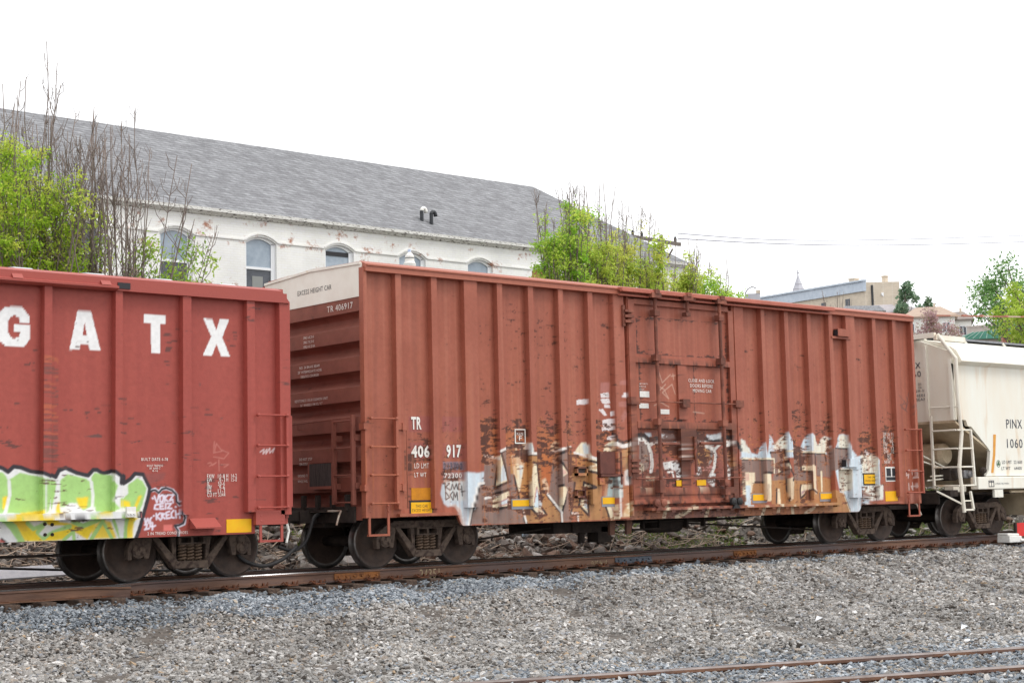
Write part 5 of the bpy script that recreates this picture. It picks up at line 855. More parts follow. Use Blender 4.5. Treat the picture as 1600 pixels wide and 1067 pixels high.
mb=MB(); c=(17.322,1.485); mb.box(c[0]-.2,c[0]+.12,.5,.8,c[1]-.16,c[1]+.16); mb.lathe([(0,-.12),(.12,-.12),(.14,0),(.1,.1),(0,.1)],(c[0]-.02,.5,c[1]),'Y',12); mb.build('brake_valve',M_under,hop,bevel=.03)
M_alu=mat('cast_aluminium',alb(190,190,192),alb(160,160,164),scale=12,rough=.45,metal=.5)
mb=MB(); c=(17.853,1.469); mb.box(c[0]-.12,c[0]+.12,.5,.75,c[1]-.1,c[1]+.1); mb.lathe([(0,-.08),(.09,-.08),(.09,0)],(c[0]+.05,.5,c[1]),'Y',12); mb.build('brake_cylinder',M_alu,hop,bevel=.03)
mb=MB()
for (a,b) in (((16.262,1.796),(17.301,1.578)),((16.378,1.909),(17.304,1.616)),((16.637,1.429),(17.29,1.45)),((16.5,1.329),(17.239,1.374)),((17.719,1.525),(18.261,1.535))): mb.tube([(a[0],.7,a[1]),(b[0],.7,b[1])],.02,6)
mb.build('brake_pipe',M_hop,hop)
mb=MB(); c=(17.823,1.542); mb.lathe([(0,-.08),(.06,-.06),(.08,0),(.06,.06),(0,.08)],(c[0],.05,c[1]),'Y',10); mb.box(c[0]-.02,c[0]+.02,.04,.08,c[1]-.25,c[1]); mb.build('release_handle',M_under,hop)
mb=MB(); c=(18.265,2.397); d=(18.156,1.489); q_=[(18.274,2.397),(18.379,2.398),(18.377,2.375),(18.31,1.911),(18.193,1.489),(18.102,1.489),(18.219,1.911),(18.272,2.374)]
mb.prism(q_,.012,.019); mb.build('orange_stripe',mat('orange_paint',alb(226,164,70),alb(214,146,60),scale=6,rough=.6),hop)
M_ink=mat('dark_lettering',alb(58,62,76),rough=.6)
HT=.014
text_mesh([('PINX',(18.853,2.767),(19.539,2.554),HT),('1060',(18.84,2.298),(19.515,2.08),HT),('LD LMT  221600',(18.586,1.778),(19.453,1.698),HT),('LT WT    64400',(18.549,1.628),(19.415,1.552),HT)],'lettering',M_ink,hs_)
text_mesh([('2-WEAR STEEL WHEELS',(18.088,1.247),(18.679,1.21),-.084)],'lettering',M_ink,hop)
mb=MB(); (a,b),(c,d)=(17.823,1.305),(18.043,1.155)
for r in ((a,c,b-.015,b),(a,c,d,d+.015),(a,a+.015,d,b),(c-.015,c,d,b),((a+c)/2,(a+c)/2+.012,d,b),(a,c,(b+d)/2+.03,(b+d)/2+.045)): mb.box(r[0],r[1],-.086,-.081,r[2],r[3])
mb.build('label_outline',M_ink,hop)
mb=MB(); c=(18.427,1.701); mb.lathe([(.07,0),(.085,0)],(c[0],.016,c[1]),'Y',20); 
for k in range(3): mb.lathe([(0,0),(.03,0)],(c[0]+.03*math.sin(k*2.1),.016,c[1]+.03*math.cos(k*2.1)),'Y',10)
mb.build('round_emblem',mat('emblem_green',alb(84,112,84),rough=.6),hs_)
ey=HX0-.01
def htext(s,u0,v0,u1,v1):
    return None
hx='X16.77'
text_mesh([(s,((1.001,4.1)[0]+w_,z),((0.916,4.094)[0],z-h),ey) for s,w_,z,h in (('PINX',.42,(0.999,4.139)[1],.14),('106060',.62,(1.011,3.933)[1],.14),('DS',0,(1.027,3.648)[1],.06),('D6',0,(1.031,3.571)[1],.06))]
 +[(s,((0.709,3.487)[0]+.8,z),((0.733,3.489)[0],z-.065),ey) for s,z in (('28-253, 28-354',(0.733,3.489)[1]),('1W WHEELS',(0.769,3.384)[1]),('BRAKE BEAMS',(0.775,3.287)[1]))],'lettering',M_ink,hend,'X')
th=dup(truck0,hop); th.location=(18.34,TY,0); th=dup(truck0,hop); th.location=(30.2,TY,0)
# ---------------------------------------------------------------- white brick building
def brick_mat(name,c1,c2,cm,ns=.7,nr=(.88,1.04),bw=.23,bh=.077,msize=.012,peel=None,pt=(.62,.68),bump=.4):
    m=bpy.data.materials.new(name); m.use_nodes=True; n=m.node_tree.nodes; l=m.node_tree.links; b=n['Principled BSDF']; b.inputs['Roughness'].default_value=.8
    tc=n.new('ShaderNodeTexCoord'); sp=n.new('ShaderNodeSeparateXYZ'); cb=n.new('ShaderNodeCombineXYZ'); ad=n.new('ShaderNodeMath'); l.new(tc.outputs['Object'],sp.inputs[0]); l.new(sp.outputs[0],ad.inputs[0]); l.new(sp.outputs[1],ad.inputs[1]); l.new(ad.outputs[0],cb.inputs[0]); l.new(sp.outputs[2],cb.inputs[1])
    bt=n.new('ShaderNodeTexBrick'); bt.inputs['Scale'].default_value=1; bt.inputs['Brick Width'].default_value=bw; bt.inputs['Row Height'].default_value=bh; bt.inputs['Mortar Size'].default_value=msize; bt.inputs['Mortar Smooth'].default_value=.4
    bt.inputs['Color1'].default_value=(*c1,1);bt.inputs['Color2'].default_value=(*c2,1);bt.inputs['Mortar'].default_value=(*cm,1); l.new(cb.outputs[0],bt.inputs['Vector']); src=bt.outputs['Color']
    nz=n.new('ShaderNodeTexNoise'); nz.inputs['Scale'].default_value=ns; nz.inputs['Detail'].default_value=9; nz.inputs['Roughness'].default_value=.72; l.new(tc.outputs['Object'],nz.inputs[0])
    dr=n.new('ShaderNodeMapRange'); dr.inputs[1].default_value=.35; dr.inputs[2].default_value=.65; dr.inputs[3].default_value=nr[0]; dr.inputs[4].default_value=nr[1]; l.new(nz.outputs[0],dr.inputs[0])
    sc=n.new('ShaderNodeVectorMath'); sc.operation='SCALE'; l.new(src,sc.inputs[0]); l.new(dr.outputs[0],sc.inputs['Scale']); src=sc.outputs[0]
    if peel:
        n2=n.new('ShaderNodeTexNoise'); n2.inputs['Scale'].default_value=1.1; n2.inputs['Detail'].default_value=10; n2.inputs['Roughness'].default_value=.75; l.new(cb.outputs[0],n2.inputs[0])
        rp=n.new('ShaderNodeValToRGB'); rp.color_ramp.elements[0].position=pt[0]; rp.color_ramp.elements[1].position=pt[1]; l.new(n2.outputs[0],rp.inputs[0])
        mm=n.new('ShaderNodeMix'); mm.data_type='RGBA'; mm.inputs[7].default_value=(*peel,1); l.new(rp.outputs[0],mm.inputs[0]); l.new(src,mm.inputs[6]); src=mm.outputs[2]
    l.new(src,b.inputs['Base Color']); bp=n.new('ShaderNodeBump'); bp.inputs['Strength'].default_value=bump; bp.inputs['Distance'].default_value=.01; bp.invert=True; l.new(bt.outputs['Fac'],bp.inputs['Height']); l.new(bp.outputs[0],b.inputs['Normal']); return m
M_wbrick=brick_mat('painted_brick',alb(245,244,238),alb(239,238,232),alb(232,231,226),peel=alb(170,122,100),pt=(.555,.63),bump=.16)
M_shingle=brick_mat('roof_shingle',alb(140,141,144),alb(113,113,116),alb(91,91,94),ns=7,nr=(.72,1.22),bw=.30,bh=.12,msize=.01,bump=.6)
M_fascia=mat('fascia_paint',alb(226,226,222),alb(196,194,188),scale=3,rough=.6,c3=alb(96,90,84),s3=4,t3=(.56,.64),stretch=(2.2,1,9))
M_glass=mat('window_glass',alb(132,146,160),alb(164,176,188),scale=1.5,rough=.12,spec=.6)
M_glassd=mat('window_glass_dark',alb(58,62,70),alb(86,90,98),scale=2,rough=.12,spec=.6)
M_frame=mat('window_frame',alb(232,234,238),rough=.5)
M_board2=mat('boarded_window',alb(172,128,84),alb(150,108,70),scale=5,rough=.8)
WY=21.0; EZ=10.22; WX0=-34.; WX1=30.2
bld=thing('brick_building',(0,0,0),'long white painted brick building with a grey shingle roof behind the train','building')
wins=[10.36+2.955*k for k in range(-14,7)]; WW=1.12; SPR=9.30; ARC=.19; SILL=7.35
mb=MB()
def archpts(x0,x1,z,rise,n=10): return [(x0+(x1-x0)*k/n,z+rise*(1-(2*k/n-1)**2)) for k in range(n+1)]
edges=[WX0]
for x in wins: edges+=[x,x+WW]
edges.append(WX1)
for i in range(0,len(edges)-1,2): mb.prism([(edges[i],SILL),(edges[i+1],SILL),(edges[i+1],EZ+.05),(edges[i],EZ+.05)],WY,WY+.3)
for x in wins:
    ap=archpts(x,x+WW,SPR,ARC); mb.prism(ap+[(x+WW,EZ+.05),(x,EZ+.05)],WY,WY+.3)
mb.box(WX0,WX1,WY,WY+.3,1.5,SILL); mb.box(WX1-.3,WX1,WY+.3,33,1.5,EZ+.05); mb.box(WX0,WX0+.3,WY+.3,33,1.5,EZ+.05); mb.box(WX0,WX1,33,33.3,1.5,EZ+.05)
mb.build('wall',M_wbrick,bld)
mb=MB(); 
for i in range(0,len(edges)-1,2): mb.box(edges[i]+.05,edges[i+1]-.05,WY-.035,WY,SPR+.02,SPR+.075)
for x in wins:
    a=archpts(x-.04,x+WW+.04,SPR+.03,ARC+.03); b=archpts(x-.04,x+WW+.04,SPR+.09,ARC+.03); mb.prism(a+b[::-1],WY-.035,WY)
mb.build('string_course',M_wbrick,bld)
hip=2.3
mb=MB(); e=.10; rz=14.0
A=(WX0,WY-e,EZ);B=(WX1+e,WY-e,EZ);C_=(WX1+e,33.3+e,EZ);D=(WX0,33.3+e,EZ);R0=(WX0,27.1,rz);R1=(27.7,27.1,rz)
t=.09
mb.add([A,B,C_,D,R0,R1],[(0,1,5,4),(1,2,5),(2,3,4,5),(0,4,3)]); mb.add([(x,y,z-t) for x,y,z in (A,B,C_,D)],[(0,1,2,3)])
mb.add([A,B,C_,D]+[(x,y,z-t) for x,y,z in (A,B,C_,D)],[(0,4,5,1),(1,5,6,2),(2,6,7,3),(3,7,4,0)]); rf=mb.build('roof',M_shingle,bld)
mb=MB(); mb.prism([(WY-e-.10,EZ-.03),(WY-.002,EZ-.03),(WY-.002,EZ-.24),(WY-.06,EZ-.22),(WY-e-.03,EZ-.15),(WY-e-.10,EZ-.13)],WX0,WX1+e,'X'); mb.box(WX1+.002,WX1+e,WY-e+.05,33.3,EZ-.36,EZ-.1); mb.build('fascia',M_fascia,bld)
for k,x in enumerate(wins):
    f=MB(); y0,y1=WY+.08,WY+.16
    ap=archpts(x,x+WW,SPR,ARC); inn=archpts(x+.07,x+WW-.15,SPR-.03,ARC-.04)
    f.prism(ap+inn[::-1],y0,y1); f.box(x,x+.07,y0,y1,SILL,SPR+.0); f.box(x+WW-.15,x+WW,y0,y1,SILL,SPR); f.box(x+.07,x+WW-.15,y0+.01,y1,8.46,8.54); f.box(x+.07,x+WW-.15,y0,y1,SILL,SILL+.07); f.box(x+WW-.10,x+WW-.085,y0-.012,y0,SILL+.07,SPR-.02)
    o=f.build('window',M_frame,bld)
    boarded=k>=18
    p=MB(); p.prism([(x+.07,8.54),(x+WW-.15,8.54)]+inn[::-1],WY+.12,WY+.14); p.build('pane',M_board2 if boarded else (M_glassd if k in(12,) else M_glass),o)
    p=MB(); p.box(x+.07,x+WW-.15,WY+.13,WY+.15,SILL+.07,8.46); p.build('pane',M_board2 if boarded else M_glassd,o)
    if k==15: p=MB(); p.box(x+.075,x+WW-.155,WY+.10,WY+.119,9.13,9.27); p.build('open_gap',M_black,o)
    if k==14: p=MB(); p.box(x+.3,x+.68,WY+.115,WY+.129,7.7,8.25); p.build('paper_notice',mat('old_paper',alb(140,142,140),rough=.8),o)
M_pipe=mat('black_pipe',alb(44,46,50),alb(60,62,66),scale=6,rough=.5)
for px,m2 in (((17.951,21.91,10.989),M_white),((18.206,21.696,10.959),M_pipe)):
    zr_=EZ+(px[1]-(WY-e))*(rz-EZ)/(27.1-WY+e); mb=MB(); x,y=px[0],px[1]
    mb.tube([(x,y,zr_-.05),(x,y,zr_+.34)],.065,10); o=mb.build('vent_pipe',M_pipe,rf)
    mb=MB(); mb.tube([(x,y,zr_+.34)]+[(x+.09-.09*math.cos(a),y,zr_+.34+.10*math.sin(a)) for a in np.linspace(.3,2.9,7)]+[(x+.19,y,zr_+.28)],.067,10); mb.build('vent_hood',m2,o,smooth=True)
# ---------------------------------------------------------------- lamp behind the train
lx,ly,lz=(13.54,16.771,8.384)
lamp=thing('street_lamp',(lx,ly,2.2),'white ribbed lamp head with a blue tip poking up behind the boxcar roof','street lamp')
mb=MB(); mb.lathe([(0,0),(.16,0),(.16,.3),(.07,.5),(.06,lz-2.2-.35),(.10,lz-2.2-.25),(0,lz-2.2-.25)],(0,0,0),'Z',14); mb.build('pole',M_pipe,lamp)
b=lz-2.2
mb=MB(); mb.lathe([(0,-.3),(.17,-.3),(.19,-.08),(.165,-.05),(.145,.0),(.142,.07)],(0,0,b),'Z',18); mb.lathe([(.142,.095),(.142,.12),(.135,.16),(.10,.21),(.06,.25),(.055,.27)],(0,0,b),'Z',18); mb.build('globe',M_white,lamp)
mb=MB(); mb.lathe([(.14,.07),(.14,.095)],(0,0,b),'Z',18); mb.build('band',M_pipe,lamp); mb=MB(); mb.lathe([(.052,.27),(.05,.36),(0,.37)],(0,0,b),'Z',14); mb.build('tip',mat('pale_blue',alb(150,176,226),alb(220,226,238),scale=14,rough=.5),lamp)
# ---------------------------------------------------------------- pole, crossarm and wires
M_wood=mat('pole_timber',alb(120,112,106),alb(150,140,132),scale=6,rough=.85,stretch=(4,4,.4)); M_wire=mat('cable',alb(170,170,182),rough=.6)
ux,uy,uz=(29.353,21.412,11.038)
pole=thing('utility_pole',(ux,uy,2.2),'grey timber utility pole with a crossarm, half hidden by the hornbeams','utility pole')
mb=MB(); mb.tube([(0,0,-.3),(0,0,uz-2.2+.12)],[.15,.10],12); mb.build('post',M_wood,pole,smooth=True)
(ax,ay,az),(bx,by,bz)=(28.443,19.603,10.604),(31.208,24.995,11.95)
mb=MB(); mb.bar((ax-ux,ay-uy,az-2.2),(bx-ux,by-uy,bz-2.2),.12,.14); mb.bar((0,0,uz-3.2),((ax-ux)*.6,(ay-uy)*.6,az-2.25),.05,.05); mb.build('crossarm',M_wood,pole)
for q in (.08,.35,.75,.95):
    mb=MB(); mb.lathe([(0,0),(.05,0),(.06,.1),(.03,.2),(0,.2)],(ax-ux+(bx-ax)*q,ay-uy+(by-ay)*q,az-2.2+(bz-az)*q+.07),'Z',8); mb.build('insulator',M_pipe,pole)
W_=[((28.387,19.596,11.016),[(38.65,23.873,12.315),(49.766,27.398,13.785),(66.585,32.536,16.18),(96.169,39.758,20.273)],.022,'upper of the thin wires crossing the sky at right'),((28.396,19.614,10.823),[(38.658,23.888,12.146),(49.779,27.421,13.527),(66.602,32.569,15.817),(86.925,34.709,18.231)],.025,'lower of the thin wires crossing the sky at right')]
for p0,pts,r,lb in W_:
    mb=MB(); Pp=[Vector(p0)]+[Vector(t) for t in pts]; Q2=[]
    for i in range(len(Pp)-1):
        a=Pp[max(i-1,0)];b_=Pp[i];c=Pp[i+1];d=Pp[min(i+2,len(Pp)-1)]
        for k in range(8): t=k/8; Q2.append(.5*((2*b_)+(c-a)*t+(2*a-5*b_+4*c-d)*t*t+(3*b_-a-3*c+d)*t**3))
    Q2.append(Pp[-1]); mb.tube(Q2,r,5); tag(mb.build('overhead_wire',M_wire),lb,'wire')
# ---------------------------------------------------------------- far buildings on the hill
AZ=math.radians(54)
def facing(name,p,label,cat,group=None,az=AZ): return thing(name,p,label,cat,group,rz=-az)
M_tan=brick_mat('tan_brick',alb(216,202,182),alb(206,192,172),alb(222,212,198),bw=.5,bh=.17,msize=.02,bump=.1)
M_corn=mat('cornice_blue',alb(204,214,226),alb(186,198,212),scale=1,rough=.6)
(cx,cy,cz),(dx_,dy_,dz_),(ex,ey_,ez_)=(229.305,161.229,40.808),(231.911,188.073,40.949),(234.172,157.264,39.336)
tb=thing('apartment_block',(cx,cy,18),'tan brick block with a pale blue cornice on the hill','building')
H=cz-18; wl=24
u=Vector((dx_-cx,dy_-cy,0)); v=Vector((ex-cx,ey_-cy,0)); u=u.normalized()*60; v=v.normalized()*6.6
mb=MB(); fp=[(0,0),(v.x,v.y),(v.x+u.x,v.y+u.y),(u.x,u.y)]; mb.prism(fp,-3,H,'Z'); mb.build('wall',M_tan,tb)
mb=MB(); un=u.normalized(); nn=-v.normalized(); o1=nn*.5
mb.prism([(o1.x-un.x*.3,o1.y-un.y*.3),(u.x+o1.x,u.y+o1.y),(u.x-nn.x*.01,u.y-nn.y*.01),(-nn.x*.01-un.x*.3,-nn.y*.01-un.y*.3)],H-1.7,H+.15,'Z'); o1=nn*.9; mb.prism([(o1.x-un.x*.5,o1.y-un.y*.5),(u.x+o1.x,u.y+o1.y),(u.x,u.y),(-un.x*.5,-un.y*.5)],H+.151,H+.45,'Z'); mb.build('cornice',M_corn,tb)
for k in range(9):
    for zz_ in (H-3.6,H-7):
        c0=u*((k+.7)/9.5)+nn*.02; mb=MB(); a=c0-un*.55; b_=c0+un*.55; mb.prism([(a.x,a.y),(b_.x,b_.y),(b_.x+nn.x*.1,b_.y+nn.y*.1),(a.x+nn.x*.1,a.y+nn.y*.1)],zz_-.9,zz_+.9,'Z'); mb.build('window',M_glassd,tb)
mb=MB(); c0=v*.18; mb.box(c0.x-.15,c0.x+.15,c0.y-.35,c0.y-.05,-2,H-.6); mb.build('downpipe',M_pipe,tb); mb=MB(); c0=v*.5; mb.lathe([(0,-.1),(.35,-.1),(.35,.1)],(c0.x,c0.y-.05,H-2.4),'Y',12); mb.build('wall_vent',M_frame,tb)
for q,hh,ww in ((u*.06+v*.1,.9,1.3),(v*.8+u*.03,1.1,.8)): mb=MB(); mb.box(q.x-ww/2,q.x+ww/2,q.y-ww/2,q.y+ww/2,H,H+hh); mb.box(q.x-ww/2-.1,q.x+ww/2+.1,q.y-ww/2-.1,q.y+ww/2+.1,H+hh,H+hh+.25); mb.build('chimney',M_tan,tb)
(sx,sy,sz),(_a,_b,sb)=(313.381,245.483,59.98),(313.656,246.01,54.237)
sp_=thing('church_steeple',(sx,sy,12),'slender stone church steeple with a cross, far away above the roofs','steeple')
M_stone=mat('spire_stone',alb(196,196,202),alb(178,178,186),scale=.5,rough=.8)
hh=sz-12; mb=MB(); mb.lathe([(2.6,0),(2.6,sb-12-4),(2.0,sb-12-4),(1.9,sb-12),(1.45,sb-12+.8),(1.5,sb-12+1),(1.0,sb-12+2.1),(1.05,sb-12+2.3),(.55,sb-12+3.4),(.4,hh-1.8),(.12,hh-.9),(0,hh-.9)],(0,0,0),'Z',8); mb.build('spire',M_stone,sp_)
mb=MB(); mb.box(-.12,.12,-.12,.12,hh-1,hh+.3); mb.box(-.5,.5,-.1,.1,hh-.5,hh-.28); mb.build('cross',M_stone,sp_)
(px,py,pz),(qx,qy,qz)=(113.705,90.566,22.653),(114.899,89.523,22.822)
st_=facing('stone_building',((px+qx)/2,(py+qy)/2,8),'low stone parapet of a distant building beside the last hornbeam','building',az=math.radians(50)); wd=math.hypot(qx-px,qy-py)
mb=MB(); mb.box(-wd/2,wd/2,0,5,-2,pz-8-.0); mb.build('wall',M_stone,st_); mb=MB(); mb.box(wd*.25,wd/2+.05,-.05,1.2,pz-8,pz-8+.35); mb.build('chimney',M_tan,st_)
mb=MB(); mb.tube([(-wd/2,0,pz-8),(-wd*.3,0,pz-8+.5),(0,0,pz-8+.75),(wd*.25,0,pz-8+.55)],.05,6); mb.build('roof_rail',M_pipe,st_)
M_hwall=mat('house_siding',alb(246,243,234),alb(238,234,224),scale=.8,rough=.7)
def house(p,w_,d_,he,hr,roofc,label,winx,az=AZ,hipx=.25):
    h=facing('row_house',p,label,'house','row houses on the hill',az); mb=MB(); mb.box(-w_/2,w_/2,0,d_,-6,he); mb.build('wall',M_hwall,h)
    mb=MB(); o=.5; mb.add([(-w_/2-o,-o,he),(w_/2+o,-o,he),(w_/2+o,d_+o,he),(-w_/2-o,d_+o,he),(-w_/2+w_*hipx,d_/2,hr),(w_/2-w_*hipx,d_/2,hr),(-w_/2-o,-o,he-.25),(w_/2+o,-o,he-.25),(w_/2+o,d_+o,he-.25),(-w_/2-o,d_+o,he-.25)],[(0,1,5,4),(1,2,5),(2,3,4,5),(3,0,4),(6,7,1,0),(7,8,2,1),(8,9,3,2),(9,6,0,3),(6,9,8,7)])
    r=mb.build('roof',roofc,h); mb=MB(); mb.box(w_*.1,w_*.1+.35,d_*.4,d_*.4+.35,he,hr+.5); mb.build('chimney',M_tan,r)
    for x in winx:
        for z in (he-1.9,he-4.8):
            mb=MB(); mb.box(x-.62,x+.62,-.08,.02,z-.85,z+.85); f=mb.build('window',M_frame,h)
            for s in (-.28,.28): mb=MB(); mb.box(x+s-.22,x+s+.22,-.1,-.081,z-.7,z+.7); mb.build('pane',M_glassd,f)
    return h
M_rtan=mat('roof_tan',alb(182,162,146),alb(168,148,132),scale=2,rough=.85); M_rgrey=mat('roof_grey',alb(176,170,172),alb(160,154,156),scale=2,rough=.85); M_rbr=mat('roof_brown_grey',alb(150,138,132),alb(136,126,120),scale=2,rough=.85)
def hp(q): return (q[0],q[1],20.)
a=(209.685,142.179,31.76); house(hp(a),11,8,a[2]-20,a[2]-20+1.9,M_rgrey,'white row house with a pale grey roof, leftmost of the row',[-3,0,3])
a=(203.387,129.35,29.504); house(hp(a),8,9,a[2]-20,a[2]-20+2.0,M_rtan,'white row house with a tan roof, above the pink blossom tree',[-.2,2.6,-3])
a=(210.428,128.645,29.308); house(hp(a),4.2,8,a[2]-20,a[2]-20+1.7,M_rbr,'narrow white row house with a brown roof, rightmost of the row',[.7])
for q,lb in (((180.391,125.235,29.296),'small silver roofed shed just above the boxcar roof'),):
    h=facing('shed',(q[0],q[1],19.),lb,'shed'); zt=q[2]-19; mb=MB(); mb.box(-3,3,0,4,-3,zt-.6); mb.build('wall',M_hwall,h); mb=MB(); mb.prism([(-3.4,zt-.65),(3.4,zt-.9),(2.4,zt-.1),(-2.6,zt+.1)],-.3,4.3); mb.build('roof',M_silver,h)
M_rw=mat('concrete_wall',alb(206,196,188),alb(190,180,172),scale=.6,rough=.85)
(a,b_,c),(d,e_,f_)=(158.049,92.46,21.633),(152.903,83.777,20.576)
rw=thing('retaining_wall',(a,b_,10),'beige concrete wall beyond the two small conifers','wall'); mb=MB(); mb.bar((0,0,(c-10)/2-.5),(d-a,e_-b_,(f_-10)/2-.5),.6,c-10+1); mb.build('wall_face',M_rw,rw); mb=MB(); mb.bar((0,0,c-10+.05),(d-a,e_-b_,f_-10+.05),.8,.15); mb.build('coping',M_rw,rw)
M_green=mat('green_metal',alb(92,158,138),alb(78,140,122),scale=3,rough=.45)
(a,b_,c)=(98.686,51.741,13.409); gr=facing('green_roofed_shelter',(a,b_,9),'shelter with a green standing seam roof behind the hopper','shelter'); z=c-9; mb=MB(); mb.prism([(-2.6,z),(2.0,z),(1.3,z+.75),(-1.2,z+.55)],-.5,4); r=mb.build('roof',M_green,gr)
mb=MB()
for k in range(8): x=-2.2+k*.55; mb.bar((x,-.52,z+.05),(x*.5+.1,-.5,z+.62),.05,.04)
mb.build('roof_seam',mat('green_seam',alb(190,216,206),rough=.5),r); mb=MB(); mb.box(-2,1.6,0,3.5,-3,z); mb.build('wall',M_rw,gr)
M_rbrick=brick_mat('red_brick',alb(176,106,84),alb(160,92,74),alb(190,160,140),bw=.4,bh=.14,msize=.015,bump=.1); M_teal=mat('teal_glass',alb(112,158,146),alb(90,138,128),scale=2,rough=.25)
(a,b_,c)=(83.637,40.76,13.749); rb_=facing('brick_shop',(a,b_,9),'red brick building with teal windows behind the big tree','building',az=math.radians(57)); z=c-9
mb=MB(); mb.box(0,12,0,8,-3,z); mb.build('wall',M_rbrick,rb_); mb=MB(); mb.box(-.1,12.1,-.1,8.1,z,z+.12); mb.build('parapet',M_rw,rb_)
for k in range(4): 
    mb=MB(); mb.box(.4+k*1.9,1.9+k*1.9,-.06,.02,z-1.75,z-.75); f=mb.build('window',M_teal,rb_)
# crossing gate
(a,b_,c),(d,e_,f_)=(52.977,25.166,9.913),(57.834,21.046,9.67)
gt=thing('crossing_gate',(d,e_,8.5),'lowered red and white striped crossing gate arm in front of the right hand trees','crossing gate')
M_redp=mat('gate_red',alb(186,124,106),rough=.6); M_gwhite=mat('gate_cream',alb(214,186,164),rough=.6); n=9; A3=Vector((a-d,b_-e_,c-8.5)); B3=Vector((0,0,f_-8.5))
for m_,par in ((M_redp,0),(M_gwhite,1)):
    mb=MB()
    for k in range(n):
        if k%2==par: mb.bar(A3.lerp(B3,k/n),A3.lerp(B3,(k+1)/n),.05,.075)
    mb.build('gate_arm_stripe',m_,gt)
mb=MB(); mb.tube([(0,0,-.5),(0,0,f_-8.5+.4)],.08,10); mb.box(-.2,.2,-.15,.15,f_-8.5-.25,f_-8.5+.2); mb.build('gate_mast',M_silver,gt)
for k in (.22,.36,.56):
    mb=MB(); q=A3.lerp(B3,k); mb.box(q.x-.14,q.x+.14,q.y-.06,q.y+.06,q.z-.04,q.z+.06); mb.build('gate_lamp',M_redp,gt)
# ---------------------------------------------------------------- trees
M_bark=mat('bark',alb(112,100,94),alb(140,128,120),scale=8,rough=.9,bump=.3,stretch=(3,3,.5)); M_leaf=attr_mat('leaf',.55,bump=0); 
lt_=M_leaf.node_tree; bs=lt_.nodes['Principled BSDF']; tr_=lt_.nodes.new('ShaderNodeBsdfTranslucent'); ms=lt_.nodes.new('ShaderNodeMixShader'); ms.inputs[0].default_value=.6
lt_.links.new(lt_.nodes['Attribute'].outputs['Color'],tr_.inputs[0]); lt_.links.new(bs.outputs[0],ms.inputs[1]); lt_.links.new(tr_.outputs[0],ms.inputs[2]); lt_.links.new(ms.outputs[0],lt_.nodes['Material Output'].inputs[0])
def leaves(pts,size,cols,rng,parent,name='crown'):
    n=len(pts); nv=rng.normal(size=(n,3)); nv[:,2]=np.abs(nv[:,2])*.9+.15; nv/=np.linalg.norm(nv,axis=1)[:,None]; t=rng.normal(size=(n,3)); t-=nv*(t*nv).sum(1)[:,None]; t/=np.linalg.norm(t,axis=1)[:,None]; b=np.cross(nv,t)
    s=size*rng.uniform(.6,1.35,(n,1)); V=np.stack([pts-t*s,pts-b*s*.42+nv*s*.12,pts+t*s,pts+b*s*.42+nv*s*.12],1).reshape(-1,3); Qd=np.arange(4*n).reshape(n,4)
    return raw_mesh(name,V,Qd,M_leaf,parent,np.repeat(cols,4,axis=0))
